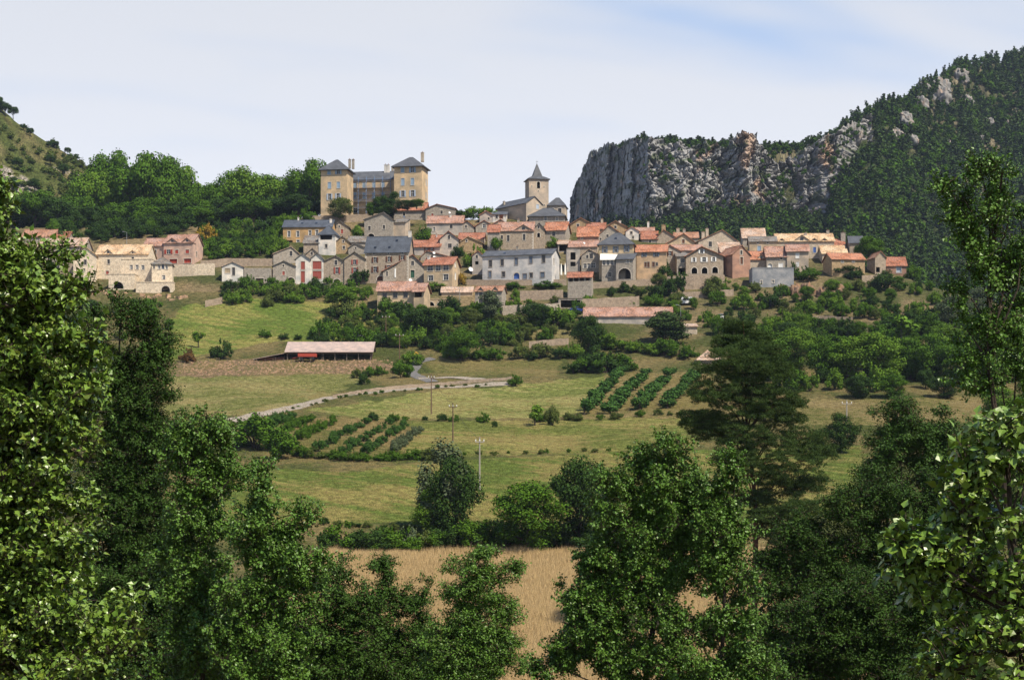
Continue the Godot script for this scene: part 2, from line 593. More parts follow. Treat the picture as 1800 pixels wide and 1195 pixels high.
func build_land() -> void:
	var lo := Vector2(-230, 90)
	var hi := Vector2(230, 650)
	var m := StandardMaterial3D.new()
	m.albedo_texture = field_picture(lo, hi, 900, 1000)
	m.roughness = 1.0
	m.metallic_specular = 0.1
	m.detail_enabled = true
	m.detail_blend_mode = BaseMaterial3D.BLEND_MODE_MUL
	m.detail_albedo = T.grass
	m.detail_uv_layer = BaseMaterial3D.DETAIL_UV_2
	m.uv2_scale = Vector3(0.12, 0.12, 0.12)
	M.land = m
	var rows := []
	var z := -70.0
	while z < 700.0:
		rows.append(z)
		z += 1.5 if z > 90.0 else 4.0
	var nu := 200
	var f := func(i: int, j: int) -> Array:
		var d: float = rows[j]
		var x := (i / (nu - 1.0) - 0.5) * 2.0 * (70.0 + maxf(d, 0.0) * 0.5)
		return [Vector3(x, ground(x, d), -d), Vector2((x - lo.x) / (hi.x - lo.x), (d - lo.y) / (hi.y - lo.y)), Vector2(x, d), Color.WHITE]
	struct("terrain", grid_mesh(nu, rows.size(), f, m))
	var far := PlaneMesh.new()
	far.size = Vector2(9000, 9000)
	far.material = mat("far_land", lin(0.12, 0.12, 0.05), 1.0, "grass", 0.02)
	var o := struct("ground", far)
	o.position.y = -24.0

# ---------- hills behind ----------
const RIDGE := [[960.0, 470.0], [1000.0, 420.0], [1012.0, 380.0], [1020.0, 330.0], [1034.0, 285.0], [1060.0, 266.0], [1130.0, 250.0], [1250.0, 254.0], [1290.0, 252.0], [1340.0, 254.0], [1400.0, 256.0], [1440.0, 246.0], [1470.0, 232.0], [1530.0, 203.0], [1600.0, 168.0], [1650.0, 138.0], [1700.0, 118.0], [1750.0, 106.0], [1800.0, 86.0], [2000.0, 20.0]]
const CLIFF_FOOT := [[960.0, 480.0], [1010.0, 410.0], [1100.0, 402.0], [1170.0, 395.0], [1250.0, 384.0], [1330.0, 374.0], [1380.0, 386.0], [1455.0, 386.0], [1470.0, 335.0], [1500.0, 300.0], [1540.0, 250.0]]
const HILL_RIDGE := [[-400.0, 60.0], [-100.0, 130.0], [0.0, 187.0], [30.0, 214.0], [60.0, 234.0], [100.0, 258.0], [150.0, 292.0], [180.0, 312.0], [260.0, 350.0], [420.0, 395.0], [600.0, 430.0]]

func cliff_depth(u: float) -> float:   # the face runs across the view, then turns away at its free end
	return 994.0 + 120.0 * pow(clampf((1142.0 - u) / 136.0, 0, 1), 1.25) + 40.0 * smoothstep(1470.0, 1536.0, u)

func mountain_at(u: float, d: float) -> Vector3:
	var rv := lut(RIDGE, u) + noise.get_noise_2d(u * 0.03, 4.0) * 5.0
	var w := smoothstep(1480.0, 1560.0, u)
	var zr := lerpf(1070.0, 1380.0, smoothstep(1480.0, 1800.0, u))
	var foot := lut(CLIFF_FOOT, u)
	var va := 0.0
	var cd := cliff_depth(u) + 8.0
	zr = maxf(zr, cd + 50.0)
	if d < cd: va = lerpf(lerpf(560.0, 620.0, smoothstep(1500.0, 1750.0, u)), foot, smoothstep(0.0, 1.0, (d - 720.0) / (cd - 720.0)))
	elif d < cd + 14.0: va = lerpf(foot, rv + 14.0, (d - cd) / 14.0)
	else: va = lerpf(rv + 14.0, rv, clampf((d - cd - 14.0) / (zr - cd - 14.0), 0, 1))
	var t := clampf((d - 720.0) / (zr - 720.0), 0, 1)
	var vb := lerpf(lerpf(560.0, 620.0, smoothstep(1500.0, 1750.0, u)), rv, pow(t, 0.85))
	var v := lerpf(va, vb, w)
	var p := spot(u, v, d)
	if d > zr: p.y = (V0 - rv) / F * zr - (d - zr) * 0.35
	p.y += noise.get_noise_2d(p.x * 0.012, d * 0.012) * 9.0 * clampf((d - 720.0) / 120.0, 0, 1) * (1.0 if d < zr else 0.4) * lerpf(0.35, 1.0, w)
	return p

func hill_at(u: float, d: float) -> Vector3:
	var rv := lut(HILL_RIDGE, u) + noise.get_noise_2d(u * 0.04, 9.0) * 3.0
	var t := clampf((d - 640.0) / 230.0, 0, 1)
	var v := lerpf(430.0, rv, pow(t, 0.9))
	var p := spot(u, v, d)
	if d > 870.0: p.y = (V0 - rv) / F * 870.0 - (d - 870.0) * 0.4
	p.y += noise.get_noise_2d(p.x * 0.02, d * 0.02) * 3.0 * (1.0 - absf(t * 2.0 - 1.0))
	return p

func build_hills() -> void:
	var m := StandardMaterial3D.new()
	m.vertex_color_use_as_albedo = true
	m.roughness = 1.0
	m.metallic_specular = 0.1
	m.albedo_texture = T.grass
	m.uv1_scale = Vector3(0.03, 0.03, 0.03)
	var nu := 200
	var nv := 110
	var f := func(i: int, j: int) -> Array:
		var p := mountain_at(lerpf(950.0, 2050.0, i / (nu - 1.0)), lerpf(700.0, 1650.0, j / (nv - 1.0)))
		var n1 := noise.get_noise_2d(p.x * 0.015, p.z * 0.015 + p.y * 0.02)
		var c := Color(0.055, 0.075, 0.028).lerp(Color(0.23, 0.20, 0.13), clampf(0.25 + n1 * 1.6, 0, 1))
		return [p, Vector2(p.x, p.z + p.y), Vector2.ZERO, c]
	struct("mountain", grid_mesh(nu, nv, f, m))
	var f2 := func(i: int, j: int) -> Array:
		var p := hill_at(lerpf(-500.0, 600.0, i / 149.0), lerpf(620.0, 1000.0, j / 69.0))
		var n1 := noise.get_noise_2d(p.x * 0.04, p.z * 0.03 + p.y * 0.05)
		var n2 := noise2.get_noise_2d(p.x * 0.02 + 3.0, p.y * 0.05)
		var c := Color(0.095, 0.120, 0.034).lerp(Color(0.22, 0.185, 0.085), clampf(0.30 + n1 * 1.4, 0, 1))
		if n2 > 0.34 and n1 > 0.0: c = Color(0.40, 0.36, 0.30)
		return [p, Vector2(p.x, p.z + p.y), Vector2.ZERO, c]
	struct("hill", grid_mesh(150, 70, f2, m))

func build_cliff() -> void:
	var m := StandardMaterial3D.new()
	m.vertex_color_use_as_albedo = true
	m.roughness = 0.95
	m.metallic_specular = 0.2
	M.rock = m
	var blocks := FastNoiseLite.new()
	blocks.seed = 33
	blocks.frequency = 1.0
	blocks.noise_type = FastNoiseLite.TYPE_CELLULAR
	blocks.cellular_return_type = FastNoiseLite.RETURN_CELL_VALUE
	var nu := 640
	var nv := 150
	var top := [[1004.0, 350.0], [1014.0, 318.0], [1024.0, 298.0], [1040.0, 270.0], [1070.0, 258.0], [1105.0, 252.0], [1135.0, 243.0], [1180.0, 247.0], [1215.0, 262.0], [1250.0, 250.0], [1272.0, 268.0], [1286.0, 248.0], [1300.0, 241.0], [1328.0, 244.0], [1340.0, 262.0], [1368.0, 285.0], [1395.0, 275.0], [1410.0, 262.0], [1440.0, 246.0], [1470.0, 232.0], [1505.0, 214.0], [1535.0, 200.0]]
	var f := func(i: int, j: int) -> Array:
		var u := lerpf(1002.0, 1536.0, i / (nu - 1.0))
		var t: float = j / (nv - 1.0)
		var foot := lut(CLIFF_FOOT, u) + 10.0
		var vt := lut(top, u) + ridged.get_noise_1d(u * 0.05) * -7.0 + noise.get_noise_1d(u * 0.35) * 2.5
		var d := cliff_depth(u) + t * 12.0
		var p := spot(u, lerpf(foot, vt, t), d)
		var sx := p.x - (d - 994.0) * 0.8      # length along the face
		var bend := noise.get_noise_2d(sx * 0.035, p.y * 0.06) * 9.0
		var big := ridged.get_noise_2d(sx * 0.016, p.y * 0.003 + 2.0)
		var crack := pow(1.0 - absf(noise2.get_noise_2d((sx + bend) * 0.075 + 5.0, p.y * 0.008)), 9.0)
		var crack2 := pow(1.0 - absf(noise2.get_noise_2d((sx + bend) * 0.20 + 25.0, p.y * 0.03)), 8.0)
		var blk := blocks.get_noise_2d((sx + bend) * 0.055, p.y * 0.020)
		var blk2 := blocks.get_noise_2d((sx - bend) * 0.15 + 50.0, p.y * 0.075)
		var tiny := noise.get_noise_3d(sx * 0.35, p.y * 0.28, 3.0)
		var bed := pow(1.0 - absf(noise2.get_noise_2d(p.y * 0.10, sx * 0.006)), 10.0)
		var out := big * 8.0 - crack * 6.0 - crack2 * 2.4 + blk * 4.6 + blk2 * 1.7 + tiny * 0.9 - bed * 1.6
		out += 9.0 * exp(-pow((u - 1305.0) / 30.0, 2.0)) + 8.0 * exp(-pow((u - 1445.0) / 24.0, 2.0))
		if j == 0: out = minf(out, 0.0)
		p.z += out
		p.x += tiny * 0.8
		p.y += (noise.get_noise_2d(sx * 0.2, 9.0) * 1.5 + blk * 1.2) * t
		var g := 0.235 + 0.07 * noise.get_noise_3d(sx * 0.16, p.y * 0.03, 1.0) + 0.07 * blk + 0.05 * blk2 + 0.10 * tiny
		g = clampf(g, 0.15, 0.32)
		var c := Color(g, g * 0.985, g * 0.96)
		var stain := noise.get_noise_2d(sx * 0.06 + 11.0, p.y * 0.04) * 1.5 + 0.55 * exp(-pow((u - 1300.0) / 34.0, 2.0)) + 0.55 * exp(-pow((u - 1450.0) / 22.0, 2.0)) - 0.55
		c = c.lerp(Color(0.36, 0.235, 0.155), clampf(stain * 1.8, 0, 0.7))
		var moss := noise.get_noise_2d(sx * 0.06 + 40.0, p.y * 0.12)
		if moss > 0.16: c = c.lerp(Color(0.055, 0.075, 0.03), clampf((moss - 0.16) * 5.0, 0, 0.8))
		return [p, Vector2.ZERO, Vector2.ZERO, c]
	var o := one("limestone_cliff", grid_mesh(nu, nv, f, m), "grey and orange limestone cliff rising behind the village roofs", "cliff")
	o.set_meta("kind", "structure")
	# rocks that stand out of the wooded slope
	var spots := [[1590, 205, 26], [1655, 165, 30], [1620, 180, 22], [1700, 178, 20], [1740, 212, 14], [1590, 212, 22], [1575, 235, 24], [1600, 245, 26], [1668, 255, 13], [1545, 320, 9], [1655, 150, 26], [1690, 130, 22], [1780, 140, 14], [1725, 245, 10], [1540, 330, 12], [1625, 150, 18], [1500, 225, 26], [1470, 262, 24], [1770, 215, 12]]
	var k := 0
	for s in spots:
		var d := 720.0
		while d < 1500.0:
			var q := mountain_at(s[0], d)
			if V0 + F * q.y / q.z <= s[1] + s[2] * 0.5: break
			d += 4.0
		var at := mountain_at(s[0], d)
		var r: float = s[2] * d / F * 0.62
		var rock := one("rock_outcrop", rock_mesh(300 + k, r, 20), ["pale grey limestone outcrop among the pines of the high slope", "weathered grey crag standing out of the forested slope"][k % 2], "rock", "rock outcrops on the wooded mountain", at)
		rock.rotation.y = k * 1.3
		k += 1

func rock_mesh(sd: int, r: float, res: int, tint := Color.WHITE) -> ArrayMesh:
	var f := func(i: int, j: int) -> Array:
		var a: float = -TAU * (i % (res * 2)) / (res * 2.0)
		var b: float = PI * (j / (res - 1.0) - 0.5)
		var q := Vector3(cos(b) * cos(a), sin(b), cos(b) * sin(a))
		var h := 0.75 + 0.55 * ridged.get_noise_3d(q.x * 1.1 + sd, q.y * 0.7, q.z * 1.1) + 0.22 * noise.get_noise_3d(q.x * 4.0, q.y * 4.0 + sd, q.z * 4.0)
		var p := q * r * h
		p.y *= 1.25
		var g := 0.20 + 0.10 * noise.get_noise_3d(q.x * 3.0 + sd, q.y * 3.0, q.z * 3.0)
		var c := Color(g, g * 0.98, g * 0.94).lerp(Color(0.40, 0.26, 0.17), clampf(noise.get_noise_3d(q.x * 1.5, q.y * 1.5, q.z + sd) * 1.2 - 0.1, 0, 0.6)) * tint
		return [p, Vector2.ZERO, Vector2.ZERO, c]
	return grid_mesh(res * 2 + 1, res, f, M.rock)

# ---------- plants ----------
func leaf_face(g: Geo, p: Vector3, nrm: Vector3, s: float) -> void:   # a small bent leaf clump: two triangles
	var x := nrm.cross(rvec()).normalized()
	var y := nrm.cross(x)
	var a := p - y * s * 0.5
	var b := p + y * s * rnd(0.45, 0.65)
	var l := p - x * s * rnd(0.35, 0.6) + nrm * s * 0.12
	var r := p + x * s * rnd(0.35, 0.6) - nrm * s * 0.12
	g.tri(a, b, l)
	g.tri(a, r, b)

# lobes: [centre, radii]; leaves lie in shells of the lobes, thicker on their outside
func crown_geo(lobes: Array, count: int, size: float, uneven := 0.3, sd := 1) -> Geo:
	var g := Geo.new()
	g.tinted = true
	var total := 0.0
	for l in lobes: total += l[1].x * l[1].y + l[1].x * l[1].z
	for l in lobes:
		var c: Vector3 = l[0]
		var r: Vector3 = l[1]
		var n: int = int(count * (r.x * r.y + r.x * r.z) / total)
		for i in n:
			var q := rvec()
			var bump := 1.0 + uneven * noise2.get_noise_3d(q.x * 2.6 + c.x + sd, q.y * 2.6 + c.y, q.z * 2.6 + c.z) * 1.6
			var t := pow(rng.randf(), 0.30) * bump
			var p := c + q * r * t
			var b := rnd(0.62, 1.32)
			g.col = Color(b * rnd(0.85, 1.2), b, b * rnd(0.7, 1.15))
			leaf_face(g, p, (q + rvec() * 0.75 + Vector3(0, 0.25, 0)).normalized(), size * rnd(0.65, 1.35))
	return g

func limb(g: Geo, a: Vector3, b: Vector3, r0: float, r1: float, sag := 0.12, sides := 5) -> void:
	var m := a.lerp(b, 0.5) + Vector3(rnd(-1, 1), rnd(0, 1), rnd(-1, 1)) * a.distance_to(b) * sag
	g.tube([a, a.lerp(m, 0.5) + rvec() * r0 * 0.3, m, m.lerp(b, 0.55) + rvec() * r0 * 0.2, b], [r0, lerpf(r0, r1, 0.3), lerpf(r0, r1, 0.55), lerpf(r0, r1, 0.8), r1], sides)

# prototypes of unit height (1 m) whose meshes all copies share: [crown mesh, trunk mesh or null]
func proto(kind: String, sd: int) -> Array:
	var key := kind + str(sd)
	if cache.has(key): return cache[key]
	rng.seed = hash(key)
	var lobes := []
	var t := Geo.new()
	var n := 2600
	var s := 0.045
	match kind:
		"round":
			for i in 26:   # leaf masses set round a dome, with gaps of shade between them
				var q := rvec()
				q.y = absf(q.y) * 1.15 - 0.35
				q = q.normalized()
				var r := rnd(0.085, 0.15)
				lobes.append([Vector3(q.x * rnd(0.25, 0.33), 0.60 + q.y * rnd(0.25, 0.31), q.z * rnd(0.25, 0.33)), Vector3(r * 1.1, r * 0.85, r * 1.1)])
			lobes.append([Vector3(0, 0.58, 0), Vector3(0.20, 0.22, 0.20)])
			n = 13000
			s = 0.0225
		"full":
			for i in 30:
				var q := rvec()
				var r := rnd(0.085, 0.15)
				lobes.append([Vector3(q.x * rnd(0.22, 0.33), 0.48 + q.y * rnd(0.34, 0.42), q.z * rnd(0.22, 0.33)), Vector3(r * 1.1, r * 0.9, r * 1.1)])
			lobes.append([Vector3(0, 0.44, 0), Vector3(0.22, 0.34, 0.22)])
			n = 12500
			s = 0.0235
		"tall":
			for i in 10:
				var y := 0.24 + 0.066 * i
				var k := 0.17 * sin(PI * clampf((y - 0.1) / 0.95, 0, 1))
				var a := rnd(0, TAU)
				lobes.append([Vector3(cos(a) * k * 0.7, y, sin(a) * k * 0.7), Vector3(0.10 + k * 0.45, rnd(0.09, 0.13), 0.10 + k * 0.45)])
			n = 7000
			s = 0.027
		"bush":
			for i in 13:
				var a := rnd(0, TAU)
				var k := pow(rng.randf(), 0.7) * 0.52
				var y := rnd(0.12, 0.80) * (1.0 - k * 0.7)
				var r := rnd(0.10, 0.27)
				lobes.append([Vector3(cos(a) * k, y, sin(a) * k), Vector3(r * rnd(0.8, 1.3), r * rnd(0.7, 1.2), r)])
			for i in 9:
				var a := rnd(0, TAU)
				var k := rnd(0.1, 0.5)
				lobes.append([Vector3(cos(a) * k, rnd(0.6, 0.98) - k * 0.5, sin(a) * k), Vector3(0.05, rnd(0.08, 0.16), 0.05)])
			n = 4200
			s = 0.055
		"cypress":
			for i in 9:
				var y := 0.08 + 0.1 * i
				lobes.append([Vector3(0, y, 0), Vector3(0.10, 0.09, 0.10) * (1.05 - 0.9 * pow(y, 3.0))])
			n = 1400
			s = 0.035
		"vine":
			for i in 5: lobes.append([Vector3(rnd(-0.35, 0.35), rnd(0.35, 0.75), rnd(-0.2, 0.2)), Vector3(0.30, 0.24, 0.24)])
			n = 700
			s = 0.12
		"sapling":
			for i in 6: lobes.append([Vector3(rnd(-0.2, 0.2), rnd(0.45, 0.85), rnd(-0.2, 0.2)), Vector3(0.16, 0.14, 0.16)])
			n = 500
			s = 0.08
		"willow":
			for i in 14:
				var a := rnd(0, TAU)
				var y := rnd(0.25, 0.9)
				var k := 0.20 * sin(PI * y)
				lobes.append([Vector3(cos(a) * k, y, sin(a) * k), Vector3(0.09, 0.16, 0.09)])
			n = 6000
			s = 0.025
		"far_pine":
			for i in 5:
				var y := 0.2 + 0.17 * i
				lobes.append([Vector3(rnd(-0.05, 0.05), y, rnd(-0.05, 0.05)), Vector3(0.30 - 0.26 * y, 0.10, 0.30 - 0.26 * y)])
			n = 190
			s = 0.125
		"far_leaf":
			for i in 5: lobes.append([Vector3(rnd(-0.2, 0.2), rnd(0.35, 0.75), rnd(-0.2, 0.2)), Vector3(0.28, 0.26, 0.28)])
			n = 220
			s = 0.14
	var cg := crown_geo(lobes, n, s, 0.2 if kind == "round" else 0.3, sd)
	if kind in ["round", "full", "tall", "willow", "sapling", "vine"]:
		var r := 0.026 if kind != "vine" else 0.04
		t.tube([Vector3(0, -0.06, 0), Vector3(0.008, 0.15, 0.0), Vector3(-0.01, 0.4, 0.012), Vector3(0.0, 0.66, 0)], [r * 1.3, r, r * 0.75, r * 0.3], 7)
		for l in lobes.slice(0, 12): limb(t, Vector3(0, l[0].y * 0.5, 0), l[0], r * 0.55, r * 0.12, 0.08, 4)
	elif kind in ["bush", "cypress"]:
		for i in 4: limb(t, Vector3(rnd(-0.05, 0.05), -0.06, rnd(-0.05, 0.05)), Vector3(rnd(-0.3, 0.3), 0.5, rnd(-0.3, 0.3)) * (1.0 if kind == "bush" else Vector3(0.1, 1, 0.1)), 0.03, 0.01, 0.05, 4)
	cache[key] = [cg.mesh(null), t.mesh(M.bark) if t.v.size() > 0 else null]
	return cache[key]

func plant(kind: String, sd: int, at: Vector3, height: float, wide: float, leafy: String, called: String, label: String, category: String, group: String, bark := "") -> Node3D:
	var p: Array = proto(kind, sd)
	var o := thing(called, label, category, at, rnd(0, TAU), group)
	o.scale = Vector3(wide, height, wide)
	part("crown", p[0], o, M[leafy])
	if p[1]: part("trunk" if kind != "bush" else "stem", p[1], o, M[bark] if bark else null)
	return o

# by where the foot stands in view and how tall and wide it looks there
func plant_at(kind: String, u: float, v: float, h_px: float, w_px: float, leafy: String, called: String, label: String, category: String, group: String, bark := "") -> Node3D:
	var p := hit(u, v)
	var k := -p.z / F
	var base := {"round": 0.86, "full": 0.86, "tall": 0.50, "bush": 1.30, "cypress": 0.22, "vine": 1.1, "sapling": 0.62, "willow": 0.55}
	var at := rng.state
	for i in 5: proto(kind, i + 1)
	rng.seed = hash(Vector2(u, v))
	if label.ends_with("*"): label = told_apart(label.left(-1), p, h_px, leafy)
	var o := plant(kind, 1 + rng.randi() % 5, p, h_px * k, w_px * k / base[kind], leafy, called, label, category, group, bark)
	rng.state = at
	return o

# which bush of many: its tone, its size and the building it grows next to
func told_apart(label: String, p: Vector3, h_px: float, leafy: String) -> String:
	var tone: String = {"leaf_mid": "green", "leaf_bright": "bright green", "leaf_dark": "dark green", "leaf_olive": "olive green", "leaf_grey": "grey green", "leaf_gold": "yellow"}.get(leafy, "green")
	var near := ""
	var best := 26.0
	for m in marks:
		var d: float = m[0].distance_to(p)
		if d < best:
			best = d
			near = m[1]
	var size := "low" if h_px < 17.0 else ("large" if h_px > 30.0 else "medium")
	var text := "%s %s %s" % [size, tone, label]
	if near: text += ", nearest the " + near
	return text if text.split(" ").size() <= 16 else "%s %s %s" % [size, tone, label]

func build_woods() -> void:
	# tall trees of the park behind the stone houses
	var back := [[128, 330, 90], [166, 292, 100], [203, 258, 110], [248, 250, 120], [290, 268, 100], [324, 286, 95], [352, 312, 80], [378, 322, 80], [410, 296, 100], [444, 284, 110], [478, 302, 90], [512, 305, 80], [543, 266, 85], [570, 300, 60]]
	var i := 0
	for b in back:
		var p := spot(b[0], 385, 612.0 + 14.0 * (i % 3))
		p.y = ground(p.x, -p.z) - 0.3
		var top: float = (V0 - b[1]) / F * -p.z
		rng.seed = 900 + i
		plant("round", 1 + i % 3, p, (top - p.y) / 0.98, b[2] / F * -p.z / 0.80, ["leaf_mid", "leaf_bright", "leaf_mid", "leaf_mid"][i % 4], "park_tree", "%s tall tree of the park wood, %s" % [["green", "bright green", "green", "green"][i % 4], ["above the dry hill foot", "above the half hidden house", "above the long stone barn", "above the tan-roofed farmhouse", "behind the flat-roofed wing", "behind the pink house", "above the golden shrub", "in the dip between the two high crowns", "behind the garden terraces", "highest over the garden terraces", "above the planted terraces", "beside the high tree next to the chateau", "highest next to the chateau tower", "touching the chateau tower"][i]], "tree", "")
		i += 1
	var front := [[92, 345, 85, "leaf_dark"], [112, 372, 90, "leaf_dark"], [160, 362, 110, "leaf_dark"], [210, 352, 80, "leaf_mid"], [268, 345, 90, "leaf_mid"], [318, 350, 80, "leaf_dark"], [350, 362, 70, "leaf_mid"], [395, 345, 80, "leaf_dark"], [437, 342, 80, "leaf_mid"], [486, 345, 80, "leaf_dark"], [524, 340, 70, "leaf_dark"], [555, 345, 50, "leaf_dark"], [60, 330, 80, "leaf_mid"], [30, 350, 90, "leaf_dark"], [-10, 330, 100, "leaf_mid"], [140, 392, 90, "leaf_dark"], [185, 390, 70, "leaf_dark"]]
	i = 0
	for b in front:
		var p := spot(b[0], 400, 588.0 + 6.0 * (i % 2))
		p.y = ground(p.x, -p.z) - 0.3
		var top: float = (V0 - b[1]) / F * -p.z
		rng.seed = 950 + i
		plant("round", 1 + (i + 1) % 3, p, (top - p.y) / 0.98, b[2] / F * -p.z / 0.80, b[3], "dark_tree", "%s tree at the front edge of the wood, %s" % ["lower dark" if b[3] == "leaf_dark" else "lower fresh green", "above the farm" if b[0] < 250 else ("behind the pink house" if b[0] < 360 else "above the garden terraces")], "tree", "trees along the front edge of the park wood")
		i += 1
	# bushes of the garden terraces under the wood
	rng.seed = 77
	for b in [[215, 418, 22, 30], [245, 416, 24, 40], [185, 425, 18, 30], [275, 418, 26, 30], [300, 412, 22, 30], [262, 404, 30, 30], [225, 402, 26, 36], [170, 412, 22, 40]]:
		plant_at("bush", b[0], b[1], b[2], b[3], "leaf_dark", "shrub", "dark shrub of the thicket above the tan-roofed farmhouse", "shrub", "shrubs above the farmhouse")
	plant_at("bush", 364, 428, 38, 46, "leaf_gold", "golden_shrub", "golden yellow flowering shrub beside the pink house", "shrub", "")
	for b in [[372, 440, 26, 34], [395, 438, 24, 30], [415, 442, 22, 30], [432, 436, 24, 26], [450, 444, 26, 34], [470, 442, 30, 36], [488, 446, 40, 34], [478, 424, 28, 30], [440, 422, 18, 40], [405, 420, 20, 40], [372, 415, 22, 34], [500, 446, 24, 20], [385, 456, 14, 24], [412, 456, 16, 20], [440, 452, 14, 26], [436, 402, 22, 22], [455, 398, 14, 22], [515, 394, 24, 34], [540, 390, 30, 34], [480, 395, 16, 20]]:
		plant_at("bush", b[0], b[1], b[2], b[3], ["leaf_bright", "leaf_mid", "leaf_mid"][rng.randi() % 3], "garden_bush", "leafy bush on the garden terraces above the village*", "bush", "bushes on the garden terraces")

func build_gardens() -> void:
	scatter([[352, 412], [500, 400], [496, 452], [352, 458]], 34, 41, 20, 34, ["leaf_mid", "leaf_dark", "leaf_bright", "leaf_mid"], "hedge_shrub", "bush on the planted terraces between farm and orange house", "bush", "bushes on the planted terraces")
	scatter([[90, 396], [350, 392], [362, 410], [230, 420], [90, 424]], 26, 42, 20, 36, ["leaf_dark", "leaf_mid", "leaf_dark"], "wood_shrub", "shrub at the foot of the park wood", "bush", "shrubs at the foot of the wood")
	var i := 0
	for b in [[598, 384, 40, 50, "leaf_olive"], [672, 380, 40, 40, "leaf_dark"], [692, 376, 42, 30, "leaf_dark"], [716, 368, 18, 44, "leaf_dark"], [732, 366, 18, 30, "leaf_mid"], [655, 380, 26, 30, "leaf_mid"]]:
		rng.seed = 1200 + i
		var k := 572.0 / F
		plant("full", 1 + i % 3, spot(b[0], b[1], 572.0), b[2] * k, b[3] * k / 0.86, b[4], "courtyard_tree", ["round olive tree before the chateau tower beside the wood", "dark tree before the scaffolded wing", "dark narrow tree between the chateau wing and tower", "low dark tree above the red roofed row", "small green tree at the foot of the chateau tower", "small green tree on the chateau terrace"][i], "tree", "")
		i += 1

func scatter(poly: Array, count: int, sd: int, h0: float, h1: float, leaves: Array, called: String, label: String, category: String, group: String, kinds := ["bush"]) -> void:
	var pts := []
	var lo := Vector2(9999, 9999)
	var hi := -lo
	for q in poly:
		pts.append(Vector2(q[0], q[1]))
		lo = lo.min(pts[-1])
		hi = hi.max(pts[-1])
	rng.seed = sd
	var used := []
	var tries := 0
	while used.size() < count and tries < count * 30:
		tries += 1
		var p := Vector2(rnd(lo.x, hi.x), rnd(lo.y, hi.y))
		if not inside(p, pts): continue
		var h := rnd(h0, h1)
		var near := false
		for q in used:
			if absf(q.x - p.x) < h * 0.55 and absf(q.y - p.y) < h * 0.30: near = true
		if near: continue
		used.append(p)
		var k: String = kinds[rng.randi() % kinds.size()]
		var wide := {"bush": 1.25, "round": 0.95, "full": 0.95, "tall": 0.6, "sapling": 0.8, "willow": 0.6}
		plant_at(k, p.x, p.y, h, h * wide[k] * rnd(0.85, 1.25), leaves[rng.randi() % leaves.size()], called, label + "*", category, group)

func hedge(pts: Array, step: float, h: float, leaves: Array, called: String, label: String, group: String, sd: int) -> void:
	rng.seed = sd
	for i in pts.size() - 1:
		var a := Vector2(pts[i][0], pts[i][1])
		var b := Vector2(pts[i + 1][0], pts[i + 1][1])
		var n := maxi(1, int(a.distance_to(b) / step))
		for j in n:
			var p := a.lerp(b, (j + rnd(0.1, 0.9)) / n)
			var hh := h * rnd(0.6, 1.25)
			plant_at("bush", p.x, p.y + rnd(-2, 2), hh, hh * rnd(1.3, 2.0), leaves[rng.randi() % leaves.size()], called, label + "*", "bush", group)

